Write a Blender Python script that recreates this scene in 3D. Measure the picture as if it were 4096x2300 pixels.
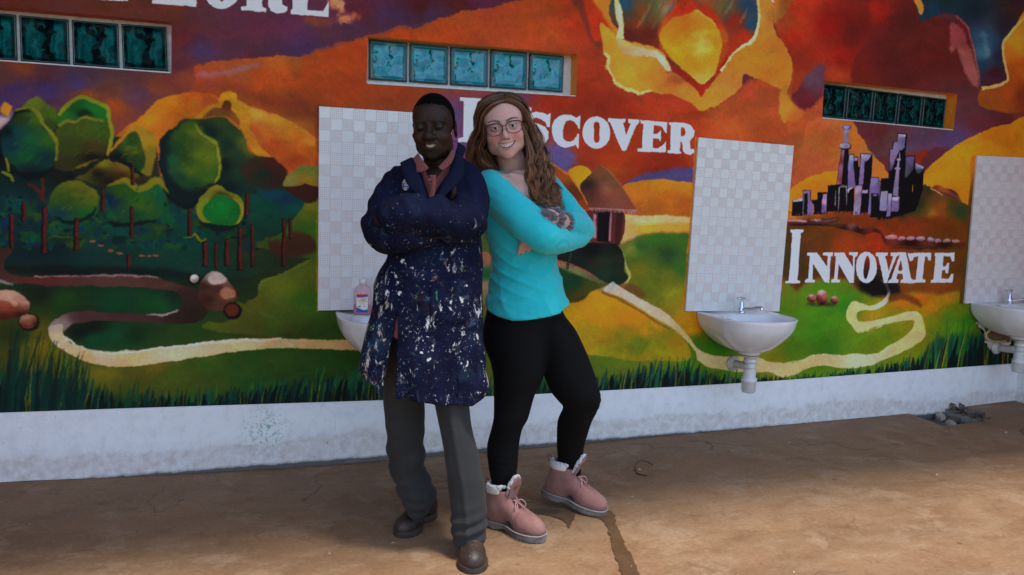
import bpy, bmesh, math, random
import numpy as np
from mathutils import Vector, Matrix

for _o in list(bpy.data.objects):
    bpy.data.objects.remove(_o, do_unlink=True)
scene = bpy.context.scene
COL = scene.collection

# ------------------------------------------------------------------ camera
FPX = 3306.0
CAMP = np.array([0.0, -4.0098, 1.339])
YAW, PITCH, ROLL = 0.3464, -0.1156, 0.0334


def cam_basis():
    f = np.array([math.sin(YAW) * math.cos(PITCH), math.cos(YAW) * math.cos(PITCH), math.sin(PITCH)])
    r = np.array([math.cos(YAW), -math.sin(YAW), 0.0])
    u = np.cross(r, f)
    return (math.cos(ROLL) * r + math.sin(ROLL) * u, -math.sin(ROLL) * r + math.cos(ROLL) * u, f)


CR, CU, CF = cam_basis()
cam_data = bpy.data.cameras.new('camera')
cam = bpy.data.objects.new('camera', cam_data)
COL.objects.link(cam)
cam_data.sensor_width = 36.0
cam_data.lens = FPX / 4096 * 36.0
cam_data.clip_end = 500
cam.matrix_world = Matrix(((CR[0], CU[0], -CF[0], CAMP[0]), (CR[1], CU[1], -CF[1], CAMP[1]),
                           (CR[2], CU[2], -CF[2], CAMP[2]), (0, 0, 0, 1)))
scene.camera = cam

# ------------------------------------------------------------------ light
SUN_EL, SUN_AZ = math.radians(74), math.radians(25)      # azimuth: degrees to the right of straight out from the wall
world = bpy.data.worlds.new('World')
scene.world = world
world.use_nodes = True
wn = world.node_tree
sky = wn.nodes.new('ShaderNodeTexSky')
sky.sky_type = 'NISHITA'
sky.sun_disc = False
sky.sun_elevation = SUN_EL
sky.sun_rotation = math.pi - SUN_AZ
sky.air_density = 1.0
sky.dust_density = 1.0
wn.links.new(sky.outputs[0], wn.nodes['Background'].inputs[0])
wn.nodes['Background'].inputs[1].default_value = 0.15
sd = bpy.data.lights.new('sun', 'SUN')
sun = bpy.data.objects.new('sun', sd)
COL.objects.link(sun)
sd.energy = 2.0
sd.angle = math.radians(9)
sd.color = (1.0, 0.93, 0.84)
_sv = Vector((math.sin(SUN_AZ) * math.cos(SUN_EL), -math.cos(SUN_AZ) * math.cos(SUN_EL), math.sin(SUN_EL)))
sun.rotation_euler = _sv.to_track_quat('Z', 'Y').to_euler()
scene.view_settings.view_transform = 'Standard'
scene.view_settings.look = 'None'
scene.view_settings.gamma = 1
scene.view_settings.exposure = 1.2
scene.view_settings.use_curve_mapping = False

# ------------------------------------------------------------------ geometry helpers


def ray(px, py):
    return CF + CR * ((px - 2048) / FPX) - CU * ((py - 1150) / FPX)


def on_wall(px, py, y=0.0):
    """point of the plane y = const seen at a photo pixel (used to measure positions)"""
    d = ray(px, py)
    t = (y - CAMP[1]) / d[1]
    return CAMP + t * d


def on_floor(px, py, z=0.0):
    d = ray(px, py)
    return CAMP + d * ((z - CAMP[2]) / d[2])


def obj(name, me, mat=None, parent=None, **props):
    o = bpy.data.objects.new(name, me)
    COL.objects.link(o)
    if mat is not None and me is not None and not me.materials:
        me.materials.append(mat)
    if parent is not None:
        o.parent = parent
    for k, v in props.items():
        o[k] = v
    return o


def thing(name, label, cat, loc=(0, 0, 0), rotz=0.0, group=None):
    o = bpy.data.objects.new(name, None)
    o.empty_display_size = 0.1
    COL.objects.link(o)
    o.location = loc
    o.rotation_euler = (0, 0, rotz)
    o['label'] = label
    o['category'] = cat
    if group:
        o['group'] = group
    return o


def mesh(name, verts, faces, smooth=False, uvs=None):
    me = bpy.data.meshes.new(name)
    me.from_pydata([tuple(map(float, v)) for v in verts], [], [tuple(f) for f in faces])
    if smooth:
        me.polygons.foreach_set('use_smooth', [True] * len(me.polygons))
    me.update()
    return me


def bm_mesh(name, bm, smooth=False):
    bmesh.ops.recalc_face_normals(bm, faces=bm.faces)
    me = bpy.data.meshes.new(name)
    bm.to_mesh(me)
    bm.free()
    if smooth:
        me.polygons.foreach_set('use_smooth', [True] * len(me.polygons))
    return me


def box_bm(bm, lo, hi, bevel=0.0, seg=1):
    r = bmesh.ops.create_cube(bm, size=1.0)
    vs = r['verts']
    for v in vs:
        v.co = Vector([(lo[i] + hi[i]) / 2 + v.co[i] * (hi[i] - lo[i]) for i in range(3)])
    if bevel > 0:
        es = list({e for v in vs for e in v.link_edges})
        bmesh.ops.bevel(bm, geom=es, offset=bevel, segments=seg, affect='EDGES', clamp_overlap=True)


def tube(pts, rad, n=10, cap=True, squash=None):
    """verts, faces of a tube along pts with radius (number or list)"""
    pts = np.asarray(pts, float)
    m = len(pts)
    rad = np.full(m, rad) if np.isscalar(rad) else np.asarray(rad, float)
    t = np.gradient(pts, axis=0)
    t /= np.linalg.norm(t, axis=1)[:, None] + 1e-9
    up = np.array([0, 0, 1.0]) if abs(t[0][2]) < 0.9 else np.array([1.0, 0, 0])
    verts = []
    a = np.cross(t[0], up)
    a /= np.linalg.norm(a)
    for i in range(m):
        a = a - t[i] * (a @ t[i])
        a /= np.linalg.norm(a) + 1e-9
        b = np.cross(t[i], a)
        for k in range(n):
            w = 2 * math.pi * k / n
            verts.append(pts[i] + rad[i] * (math.cos(w) * a + math.sin(w) * b))
    faces = []
    for i in range(m - 1):
        for k in range(n):
            k2 = (k + 1) % n
            faces.append((i * n + k, i * n + k2, (i + 1) * n + k2, (i + 1) * n + k))
    if cap:
        faces.append(tuple(range(n))[::-1])
        faces.append(tuple((m - 1) * n + k for k in range(n)))
    return verts, faces


def merge(parts):
    V, Fc = [], []
    for v, f in parts:
        o = len(V)
        V += list(v)
        Fc += [tuple(i + o for i in q) for q in f]
    return V, Fc


def lathe(profile, n=24, axis_o=(0, 0, 0)):
    V, Fc = [], []
    for r, z in profile:
        for k in range(n):
            w = 2 * math.pi * k / n
            V.append((axis_o[0] + r * math.cos(w), axis_o[1] + r * math.sin(w), axis_o[2] + z))
    for i in range(len(profile) - 1):
        for k in range(n):
            k2 = (k + 1) % n
            Fc.append((i * n + k, i * n + k2, (i + 1) * n + k2, (i + 1) * n + k))
    return V, Fc


def spline(pts, sub=6, closed=False):
    P = np.asarray(pts, float)
    n = len(P)
    out = []
    rng = range(n) if closed else range(n - 1)
    for i in rng:
        p0 = P[(i - 1) % n] if closed or i > 0 else P[0]
        p1 = P[i]
        p2 = P[(i + 1) % n]
        p3 = P[(i + 2) % n] if closed or i + 2 < n else P[-1]
        for s in range(sub):
            t = s / sub
            out.append(0.5 * (2 * p1 + (p2 - p0) * t + (2 * p0 - 5 * p1 + 4 * p2 - p3) * t * t + (3 * p1 - p0 - 3 * p2 + p3) * t ** 3))
    if not closed:
        out.append(P[-1])
    return np.array(out)


def lin(c):
    c = np.asarray(c, float) / 255.0
    return np.where(c <= 0.04045, c / 12.92, ((c + 0.055) / 1.055) ** 2.4)


# ------------------------------------------------------------------ materials
class NT:
    """small node-tree writer"""

    def __init__(self, name):
        self.m = bpy.data.materials.new(name)
        self.m.use_nodes = True
        self.t = self.m.node_tree
        self.b = self.t.nodes['Principled BSDF']
        self.pos = None

    def n(self, typ, **kw):
        nd = self.t.nodes.new('ShaderNode' + typ)
        for k, v in kw.items():
            if k.startswith('i_'):
                key = k[2:]
                key = int(key) if key.isdigit() else key
                nd.inputs[key].default_value = v
            else:
                setattr(nd, k, v)
        return nd

    def l(self, a, b):
        self.t.links.new(a, b)

    def coord(self, kind='Object', scale=(1, 1, 1), rot=(0, 0, 0)):
        tc = self.n('TexCoord')
        mp = self.n('Mapping')
        mp.inputs['Scale'].default_value = scale
        mp.inputs['Rotation'].default_value = rot
        self.l(tc.outputs[kind], mp.inputs[0])
        return mp.outputs[0]

    def noise(self, vec, scale, detail=4, rough=0.55, dist=0.0):
        nd = self.n('TexNoise')
        nd.inputs['Scale'].default_value = scale
        nd.inputs['Detail'].default_value = detail
        nd.inputs['Roughness'].default_value = rough
        nd.inputs['Distortion'].default_value = dist
        if vec is not None:
            self.l(vec, nd.inputs['Vector'])
        return nd.outputs[0]

    def noise_col(self, vec, scale):
        nd = self.n('TexNoise')
        nd.inputs['Scale'].default_value = scale
        nd.inputs['Detail'].default_value = 2
        self.l(vec, nd.inputs['Vector'])
        return nd.outputs['Color']

    def ramp(self, fac, stops, interp='LINEAR'):
        nd = self.n('ValToRGB')
        cr = nd.color_ramp
        cr.interpolation = interp
        while len(cr.elements) > 1:
            cr.elements.remove(cr.elements[-1])
        for i, (p, c) in enumerate(stops):
            e = cr.elements[0] if i == 0 else cr.elements.new(p)
            e.position = p
            c = (c, c, c) if np.isscalar(c) else c
            e.color = (*c, 1)
        self.l(fac, nd.inputs[0])
        return nd.outputs[0]

    def mix(self, fac, a, b, mode='MIX'):
        nd = self.n('MixRGB')
        nd.blend_type = mode
        for i, v in enumerate((fac, a, b)):
            if hasattr(v, 'is_linked') or hasattr(v, 'links'):
                self.l(v, nd.inputs[i])
            elif i == 0:
                nd.inputs[0].default_value = v
            else:
                nd.inputs[i].default_value = (*v, 1)
        return nd.outputs[0]

    def math(self, op, a, b=None):
        nd = self.n('Math', operation=op)
        for i, v in enumerate((a, b)):
            if v is None:
                continue
            if hasattr(v, 'links'):
                self.l(v, nd.inputs[i])
            else:
                nd.inputs[i].default_value = v
        return nd.outputs[0]

    def bump(self, h, strength=0.3, dist=0.002):
        nd = self.n('Bump')
        nd.inputs['Strength'].default_value = strength
        nd.inputs['Distance'].default_value = dist
        self.l(h, nd.inputs['Height'])
        self.l(nd.outputs[0], self.b.inputs['Normal'])
        return nd

    def set(self, **kw):
        for k, v in kw.items():
            key = {'col': 'Base Color', 'rough': 'Roughness', 'metal': 'Metallic', 'spec': 'Specular IOR Level', 'trans': 'Transmission Weight',
                   'ior': 'IOR', 'coat': 'Coat Weight', 'sheen': 'Sheen Weight', 'sss': 'Subsurface Weight', 'alpha': 'Alpha'}[k]
            if hasattr(v, 'links'):
                self.l(v, self.b.inputs[key])
            elif key == 'Base Color':
                self.b.inputs[key].default_value = (*v, 1)
            else:
                self.b.inputs[key].default_value = v
        return self


def simple(name, col, rough=0.6, var=0.12, scale=30, bump=0.0, bdist=0.001, **kw):
    """plain procedural material: a base colour broken up by noise"""
    m = NT(name)
    v = m.coord()
    nz = m.noise(v, scale, 5)
    c0 = tuple(x * (1 - var) for x in col)
    c1 = tuple(min(1, x * (1 + var)) for x in col)
    m.set(col=m.ramp(nz, [(0.3, c0), (0.7, c1)]), rough=rough, **kw)
    if bump:
        m.bump(m.noise(v, scale * 4, 4), bump, bdist)
    return m.m
# ------------------------------------------------------------------ the mural: painted in wall coordinates (metres) stroke by stroke
MX0, MX1, MZ0, MZ1, MRES = -1.75, 5.12, 0.20, 2.95, 0.0023
MW, MH = int((MX1 - MX0) / MRES), int((MZ1 - MZ0) / MRES)
ILLUM = np.array([0.52, 0.58, 0.70])          # photo value of a white surface / its albedo: turns colours read off the photo into paint colours
ZM = {'M': (0, 0, 1.5903), 'A': (0, 0, .6225), 'B': (0, 800, .8299), 'C': (1200, 0, .4841), 'D': (2300, 0, .4842), 'E': (3200, 0, .6914),
      'F': (3000, 900, .6915), 'G': (2100, 500, .7607), 'H': (640, 350, .4495), 'I': (400, 0, .427), 'J': (1800, 1000, .4841),
      'K': (2080, 440, .29115), 'L': (0, 640, .4841), 'N': (3120, 500, .34574), 'Q': (2700, 1150, .31126), 'T': (3500, 1150, .41504),
      'U': (1600, 350, .34572), 'V': (2700, 880, .27666)}
canvas = np.zeros((MH, MW, 3), np.float32)
rngm = np.random.default_rng(7)


def z2t(zoom, pts):
    """sketch coordinates -> texture pixels"""
    ox, oy, k = ZM[zoom]
    p = np.asarray(pts, float)
    px, py = ox + p[:, 0] * k, oy + p[:, 1] * k
    d = CF[None] + CR[None] * ((px - 2048) / FPX)[:, None] - CU[None] * ((py - 1150) / FPX)[:, None]
    t = -CAMP[1] / d[:, 1]
    w = CAMP[None] + d * t[:, None]
    return np.stack([(w[:, 0] - MX0) / MRES, (w[:, 2] - MZ0) / MRES], 1)


def blur1(a, r, ax):
    if r < 1:
        return a
    k = 2 * r + 1
    p = [(0, 0)] * a.ndim
    p[ax] = (r + 1, r)
    c = np.cumsum(np.pad(a, p, mode='edge'), axis=ax, dtype=np.float64)
    s1 = [slice(None)] * a.ndim
    s0 = [slice(None)] * a.ndim
    s1[ax] = slice(k, None)
    s0[ax] = slice(0, -k)
    return ((c[tuple(s1)] - c[tuple(s0)]) / k).astype(np.float32)


def blur(a, rx, ry=None, it=2):
    ry = rx if ry is None else ry
    for _ in range(it):
        a = blur1(blur1(a, int(rx), 1), int(ry), 0)
    return a


def nfield(rx, ry, seed):
    g = np.random.default_rng(seed).standard_normal((MH, MW)).astype(np.float32)
    g = blur(g, rx, ry)
    return g / (g.std() + 1e-9)


WOBX = nfield(2, 2, 1) * 0.16 + nfield(10, 10, 2) * 0.3
WOBY = nfield(2, 2, 3) * 0.16 + nfield(10, 10, 4) * 0.3


def fill(pts):
    """antialiased polygon coverage -> (x0, y0, mask)"""
    x0, y0 = np.floor(pts.min(0)).astype(int) - 30
    x1, y1 = np.ceil(pts.max(0)).astype(int) + 30
    x0, y0, x1, y1 = max(x0, 0), max(y0, 0), min(x1, MW), min(y1, MH)
    if x1 <= x0 + 1 or y1 <= y0 + 1:
        return None
    w, h = x1 - x0, y1 - y0
    acc = np.zeros((h, w + 2), np.float32)
    P = pts - (x0, y0)
    Q = np.roll(P, -1, 0)
    ya, yb, xa, xb = P[:, 1], Q[:, 1], P[:, 0], Q[:, 0]
    for r in range(max(0, int(P[:, 1].min()) - 1), min(h, int(P[:, 1].max()) + 2)):
        for s in (0.25, 0.75):
            y = r + s
            c = (ya <= y) != (yb <= y)
            if not c.any():
                continue
            xs = np.sort(xa[c] + (y - ya[c]) / (yb[c] - ya[c]) * (xb[c] - xa[c]))
            xs = np.clip(xs, 0, w)
            for a, b in zip(xs[::2], xs[1::2]):
                ia, ib = int(a), int(b)
                acc[r, ia] += 0.5 * (1 - (a - ia))
                acc[r, ia + 1] += 0.5 * (a - ia)
                acc[r, ib] -= 0.5 * (1 - (b - ib))
                acc[r, ib + 1] -= 0.5 * (b - ib)
    return x0, y0, np.clip(np.cumsum(acc, 1)[:, :w], 0, 1)


def shepard(tp, cols, x0, y0, w, h, power=2.6, step=5):
    gx = np.arange(0, w + step, step) + x0
    gy = np.arange(0, h + step, step) + y0
    X, Y = np.meshgrid(gx, gy)
    W = np.zeros_like(X, float)
    S = np.zeros((*X.shape, 3))
    for (tx, ty), c in zip(tp, cols):
        d = ((X - tx) ** 2 + ((Y - ty) * 1.35) ** 2 + 14) ** (-power / 2)
        W += d
        S += d[..., None] * c
    S /= W[..., None]
    yy, xx = np.arange(h) / step, np.arange(w) / step
    iy, ix = yy.astype(int), xx.astype(int)
    fy, fx = (yy - iy)[:, None, None], (xx - ix)[None, :, None]
    S = S.astype(np.float32)
    a = S[iy][:, ix] * (1 - fx) + S[iy][:, ix + 1] * fx
    b = S[iy + 1][:, ix] * (1 - fx) + S[iy + 1][:, ix + 1] * fx
    return (a * (1 - fy) + b * fy).astype(np.float32)


def paint(pts, zoom, col, f=2, wob=2.0, a=1.0, dry=0.0):
    """pts in texture px; f feather and wob wobble in texture px; dry: streaky, broken edge"""
    r = fill(pts)
    if r is None:
        return
    x0, y0, m = r
    h, w = m.shape
    if wob > 0:
        yy, xx = np.mgrid[0:h, 0:w]
        wx, wy = WOBX[y0:y0 + h, x0:x0 + w], WOBY[y0:y0 + h, x0:x0 + w]
        m = m[np.clip(yy + wy * wob, 0, h - 1).astype(int), np.clip(xx + wx * wob, 0, w - 1).astype(int)]
    if f >= 5:
        m = blur(m, max(1, round(f * 0.55)))
    elif f >= 3:
        m = blur(m, 1, it=2)
    elif f >= 1:
        m = blur(m, 1, it=1) * .6 + m * .4
    if dry > 0:
        s = STREAK[y0:y0 + h, x0:x0 + w]
        m = np.clip(m + dry * s * 2 * m * (1 - m), 0, 1)
    m = (m * a)[..., None]
    if isinstance(col, list):
        tp = z2t(zoom, [(c[0], c[1]) for c in col])
        cv = shepard(tp, [np.array(c[2], float) for c in col], x0, y0, w, h)
    else:
        cv = np.array(col, np.float32)
    sub = canvas[y0:y0 + h, x0:x0 + w]
    sub += (cv - sub) * m


def rotn(ang, l1, l2, seed, warp=14.0):
    """streaky noise along a direction (degrees), bent by the wobble fields"""
    g = blur(np.random.default_rng(seed).standard_normal((700, 700)).astype(np.float32), 1, 1)
    g /= g.std()
    yy, xx = np.mgrid[0:MH, 0:MW].astype(np.float32)
    xx += WOBX * warp
    yy += WOBY * warp
    c, s_ = math.cos(math.radians(ang)), math.sin(math.radians(ang))
    u, v = (xx * c + yy * s_) / l1 + 5000, (-xx * s_ + yy * c) / l2 + 5000
    iu, iv = u.astype(int), v.astype(int)
    fu, fv = u - iu, v - iv
    iu0, iv0, iu1, iv1 = iu % 700, iv % 700, (iu + 1) % 700, (iv + 1) % 700
    return g[iv0, iu0] * (1 - fu) * (1 - fv) + g[iv0, iu1] * fu * (1 - fv) + g[iv1, iu0] * (1 - fu) * fv + g[iv1, iu1] * fu * fv


STREAK = rotn(12, 26, 2.2, 11) * 0.6 + rotn(-40, 18, 2.0, 12) * 0.5 + rotn(75, 16, 2.5, 13) * 0.35


def P(zoom, pts, col, f=3, wob=2.5, sm=True, a=1.0, dry=0.35):
    p = spline(pts, 6, True) if sm else np.asarray(pts, float)
    paint(z2t(zoom, p), zoom, col, f, wob, a, dry)


def S(zoom, pts, w, col, f=2, wob=2.0, a=1.0, dry=0.35):
    p = spline(pts, 8) if len(pts) > 2 else np.linspace(pts[0], pts[1], 8)
    n = len(p)
    w = np.full(n, w, float) if np.isscalar(w) else np.interp(np.linspace(0, 1, n), np.linspace(0, 1, len(w)), w)
    t = np.gradient(p, axis=0)
    t /= np.linalg.norm(t, axis=1)[:, None] + 1e-9
    nn = np.stack([-t[:, 1], t[:, 0]], 1) * w[:, None] / 2
    paint(z2t(zoom, np.concatenate([p + nn, (p - nn)[::-1]])), zoom, col, f, wob, a, dry)


def O(zoom, cx, cy, rx, ry, col, f=2, wob=2.0, a=1.0, n=28, dry=0.3):
    w = np.linspace(0, 2 * math.pi, n, endpoint=False)
    paint(z2t(zoom, np.stack([cx + rx * np.cos(w), cy + ry * np.sin(w)], 1)), zoom, col, f, wob, a, dry)


def T(zoom, pts, holes=(), col=(206, 212, 224), sm=False):
    """white lettering"""
    r = fill(z2t(zoom, spline(pts, 4, True) if sm else np.asarray(pts, float)))
    if r is None:
        return
    x0, y0, m = r
    for hp in holes:
        q = fill(z2t(zoom, spline(hp, 4, True)))
        if q is None:
            continue
        hx, hy, hm = q
        ox, oy = hx - x0, hy - y0
        a0, b0 = max(0, ox), max(0, oy)
        a1, b1 = min(m.shape[1], ox + hm.shape[1]), min(m.shape[0], oy + hm.shape[0])
        if a1 > a0 and b1 > b0:
            m[b0:b1, a0:a1] *= 1 - hm[b0 - oy:b1 - oy, a0 - ox:a1 - ox]
    h, w = m.shape
    yy, xx = np.mgrid[0:h, 0:w]
    m = m[np.clip(yy + WOBY[y0:y0 + h, x0:x0 + w] * 0.9, 0, h - 1).astype(int), np.clip(xx + WOBX[y0:y0 + h, x0:x0 + w] * 0.9, 0, w - 1).astype(int)]
    sub = canvas[y0:y0 + h, x0:x0 + w]
    sub += (np.array(col, np.float32) - sub) * m[..., None]


def mural():
    # --- sky: broad colour fields
    sky_pts = {'A': [(100, 10, (88, 38, 24)), (700, 60, (92, 42, 28)), (1100, 60, (95, 45, 32)), (1300, 100, (85, 42, 50)), (1550, 150, (80, 40, 60)),
                     (1150, 250, (88, 36, 42)), (1300, 330, (70, 48, 90)), (1500, 300, (80, 42, 60)), (1600, 380, (85, 40, 50)), (1150, 420, (85, 38, 45)),
                     (150, 430, (120, 55, 25)), (300, 470, (75, 40, 45)), (560, 490, (75, 45, 60)), (80, 560, (65, 45, 95)), (300, 580, (60, 42, 90)),
                     (500, 540, (65, 48, 90)), (50, 520, (85, 48, 45)), (700, 560, (100, 52, 40)), (900, 600, (80, 48, 65)), (850, 640, (90, 55, 70)),
                     (560, 620, (130, 65, 25)), (750, 680, (140, 65, 20)), (1000, 560, (120, 60, 35)), (1200, 500, (130, 65, 35)), (10, 660, (70, 45, 90)),
                     (-500, 100, (90, 40, 25)), (-500, 500, (80, 45, 60)), (100, -300, (95, 40, 25)), (900, -300, (100, 45, 30))],
               'C': [(500, 100, (80, 30, 40)), (700, 150, (70, 40, 75)), (200, 280, (85, 45, 60)), (100, 330, (80, 40, 80)), (60, 420, (75, 45, 85)),
                     (450, 250, (75, 40, 70)), (1000, 50, (75, 22, 25)), (1300, 40, (80, 25, 28)), (800, 200, (70, 40, 75)), (1100, 130, (75, 42, 70)),
                     (1500, 30, (85, 35, 55)), (800, -300, (85, 25, 25)), (1900, -300, (120, 45, 25))]}
    alls, cs = [], []
    for k, v in sky_pts.items():
        alls.append(z2t(k, [(q[0], q[1]) for q in v]))
        cs += [np.array(q[2], float) for q in v]
    canvas[:] = shepard(np.concatenate(alls), cs, 0, 0, MW, MH)
    # orange field
    P('C', [(-930, 1200), (-900, 700), (-860, 560), (-780, 522), (-600, 500), (-300, 475), (0, 460), (130, 420), (300, 370), (450, 335), (560, 300), (700, 265), (850, 225), (1000, 205), (1150, 160),
            (1300, 125), (1450, 85), (1600, 50), (1780, 10), (1900, -40), (2000, -200), (3000, -200), (3000, 1600), (-900, 1600)],
      [(300, 500, (165, 65, 22)), (800, 280, (168, 65, 22)), (1200, 250, (172, 68, 22)), (2000, 200, (172, 68, 25)), (400, 750, (155, 58, 20)),
       (900, 780, (150, 55, 20)), (100, 700, (158, 60, 20)), (-200, 520, (190, 90, 30)), (-300, 650, (165, 68, 25)), (2350, 200, (165, 50, 20)),
       (1250, 950, (100, 60, 100)), (2300, 800, (160, 50, 20)), (1700, 800, (110, 52, 70)), (1500, 1100, (95, 60, 110)), (2100, 860, (150, 40, 20)),
       (1600, 600, (165, 62, 22)), (-500, 620, (150, 68, 35)), (1000, 500, (162, 62, 22)), (0, 900, (110, 48, 28)), (0, 1050, (170, 80, 25))], f=4, wob=5, dry=.9)
    S('C', [(0, 462), (300, 372), (700, 268), (1150, 165)], 22, (95, 55, 90), 5, 4, .6)
    P('A', [(1215, 500), (1290, 475), (1400, 463), (1480, 440), (1560, 428), (1660, 404), (1660, 420), (1500, 470), (1300, 500)], (140, 100, 130), 5, 4, a=.6)
    # purple and red behind the lettering
    O('U', 640, 420, 110, 150, (92, 66, 118), 22, 6, .8)
    O('U', 980, 330, 160, 200, (88, 55, 95), 22, 6)
    O('U', 1380, 110, 160, 50, (90, 55, 85), 18, 6, .9)
    O('U', 700, 700, 140, 60, (95, 62, 110), 18, 6, .8)
    # --- sky right part
    P('D', [(-10, 800), (200, 760), (500, 800), (1040, 900), (1500, 640), (1700, 600), (1900, 500), (2300, 900), (2300, 1500), (2300, 2400), (-10, 2400)],
      [(200, 900, (142, 40, 20)), (700, 900, (158, 52, 22)), (1200, 950, (165, 70, 35)), (1500, 800, (165, 70, 35)), (1900, 1050, (165, 75, 35)),
       (1300, 1100, (185, 80, 35)), (2100, 1150, (190, 95, 50)), (2200, 1050, (185, 95, 50)), (300, 1350, (165, 55, 20)), (700, 1400, (150, 35, 18)),
       (500, 1500, (155, 45, 18)), (100, 1400, (140, 45, 30)), (1600, 1080, (165, 68, 32)), (2050, 1300, (185, 85, 38)), (1000, 860, (150, 45, 20))], 10, 6)
    P('D', [(1640, 250), (1700, -60), (2900, -200), (2900, 1300), (2500, 1050), (2060, 980), (1900, 900), (1780, 780), (1790, 600), (1760, 430)],
      [(1800, 300, (165, 42, 16)), (2100, 200, (152, 22, 12)), (1900, 60, (170, 48, 20)), (1720, 200, (150, 60, 25)), (2200, 500, (140, 25, 14)),
       (1900, 500, (130, 38, 20)), (2000, 700, (150, 55, 25)), (2300, 300, (100, 26, 20)), (2500, 100, (110, 28, 20)), (2600, 600, (88, 28, 25)), (2150, 620, (175, 60, 25)),
       (2080, 850, (175, 80, 35))], 8, 6)
    P('D', [(-20, 50), (60, 150), (110, 300), (190, 400), (210, 350), (130, 250), (90, 100), (60, -30), (-20, -30)], (112, 45, 30), 5, 4)
    P('D', [(70, -30), (300, -30), (320, 300), (250, 200), (205, 210), (200, 330), (150, 320), (120, 200)], (178, 50, 20), 5, 4)
    P('D', [(150, -30), (310, -30), (345, 150), (360, 260), (310, 300), (250, 150)], (205, 115, 38), 5, 3)
    # inside of the sky opening
    P('D', [(360, -60), (1520, -60), (1510, 150), (1480, 300), (1440, 370), (1300, 450), (1200, 600), (1045, 800), (850, 640), (700, 440), (400, 340)],
      [(400, 40, (30, 75, 110)), (650, 60, (78, 92, 50)), (720, 70, (140, 120, 90)), (900, 50, (165, 50, 20)), (500, 200, (110, 45, 20)), (600, 280, (90, 30, 20)),
       (1230, 60, (90, 90, 50)), (1430, 60, (30, 65, 95)), (1450, 200, (30, 70, 105)), (1330, 180, (130, 35, 20)), (1400, 300, (168, 45, 20)), (1300, 380, (160, 45, 20)),
       (560, 90, (125, 65, 35)), (450, 280, (80, 28, 22)), (1100, 30, (140, 70, 40)), (700, 350, (110, 35, 20)), (430, 140, (75, 60, 50))], 4, 4)
    for i in range(26):
        x = rngm.uniform(420, 1440)
        y = rngm.uniform(-20, 130)
        c = [(30, 80, 110), (80, 95, 50), (150, 110, 80), (40, 70, 100), (120, 60, 30), (90, 100, 60)][rngm.integers(6)]
        if not 820 < x < 1120:
            S('D', [(x, y), (x - 30, y + 70), (x - 70, y + 130)], [10, 26, 6], c, 4, 3, .45)
    P('D', [(690, 280), (720, 170), (800, 90), (900, 30), (1050, 30), (1150, 90), (1220, 200), (1270, 330), (1240, 500), (1190, 580), (1150, 640), (1045, 710), (900, 590),
            (770, 480), (700, 400)], [(720, 250, (185, 85, 30)), (1250, 380, (150, 60, 25)), (900, 60, (170, 45, 20)), (1150, 160, (165, 50, 20)), (1220, 330, (185, 85, 30)),
                                      (1100, 80, (160, 48, 20))], 5, 3)
    wing = [(205, 215), (255, 205), (280, 250), (340, 320), (410, 330), (520, 360), (650, 400), (730, 450), (770, 520), (790, 590), (740, 610), (850, 620), (1010, 750),
            (1045, 800), (1120, 690), (1200, 600), (1250, 490), (1330, 410), (1450, 360), (1490, 270), (1505, 150), (1500, -60), (1620, -60), (1640, 250), (1720, 350),
            (1780, 480), (1790, 600), (1750, 780), (1740, 1000), (1700, 990), (1690, 830), (1700, 740), (1600, 690), (1480, 650), (1400, 620), (1380, 720), (1280, 800),
            (1150, 880), (1040, 915), (960, 860), (830, 800), (700, 775), (630, 760), (560, 780), (490, 770), (400, 730), (330, 690), (290, 600), (250, 560), (260, 470),
            (230, 450), (225, 360)]
    P('D', wing, [(300, 400, (212, 145, 40)), (600, 600, (215, 140, 38)), (450, 620, (220, 150, 40)), (900, 760, (205, 130, 45)), (1045, 860, (205, 130, 40)), (1250, 680, (200, 125, 45)),
                  (1500, 450, (195, 118, 35)), (1650, 500, (198, 122, 35)), (1700, 800, (200, 125, 42)), (1560, 120, (200, 140, 60)), (1550, 300, (200, 120, 40)), (850, 660, (180, 90, 40)),
                  (1580, 30, (150, 110, 50)), (1600, 600, (190, 108, 35))], 3, 4, dry=.6)
    P('D', [(1500, -60), (1820, -60), (1760, 60), (1650, 200), (1560, 120)], [(1600, 0, (190, 130, 50)), (1750, 20, (130, 75, 25))], 8, 4)
    P('D', [(790, 550), (880, 580), (1000, 670), (1045, 705), (1150, 600), (1200, 540), (1260, 450), (1230, 560), (1120, 670), (1045, 800), (1010, 750), (930, 690), (850, 620)],
      (152, 35, 20), 3, 3)
    P('D', [(340, 325), (430, 340), (560, 400), (680, 430), (750, 490), (780, 560), (795, 600), (740, 580), (690, 500), (600, 470), (450, 460), (370, 400)],
      [(420, 360, (215, 175, 90)), (550, 440, (205, 165, 125)), (730, 490, (230, 200, 160)), (400, 420, (190, 140, 90))], 4, 3, dry=.8)
    S('D', [(235, 435), (265, 470), (275, 560), (310, 620), (340, 690), (440, 740), (540, 768), (630, 752)], [26, 20, 24, 26, 28, 30, 24, 8], (228, 200, 130), 3, 3, .9, .8)
    S('D', [(1515, 120), (1500, 250), (1455, 345), (1380, 380), (1310, 440), (1260, 510), (1205, 595)], [22, 24, 30, 18, 16, 14, 26], (238, 215, 165), 2, 3, .95, .6)
    S('D', [(1505, -60), (1508, 20), (1518, 130)], 26, (225, 185, 100), 3, 3)
    S('D', [(320, -60), (350, 70), (375, 190), (370, 320)], [30, 50, 50, 60], (228, 198, 140), 3, 3, 1, .7)
    S('D', [(350, 50), (372, 150), (375, 260)], 18, (235, 225, 205), 3, 3, .9, .7)
    S('D', [(1620, 0), (1640, 20)], 16, (225, 220, 215), 2)
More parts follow.
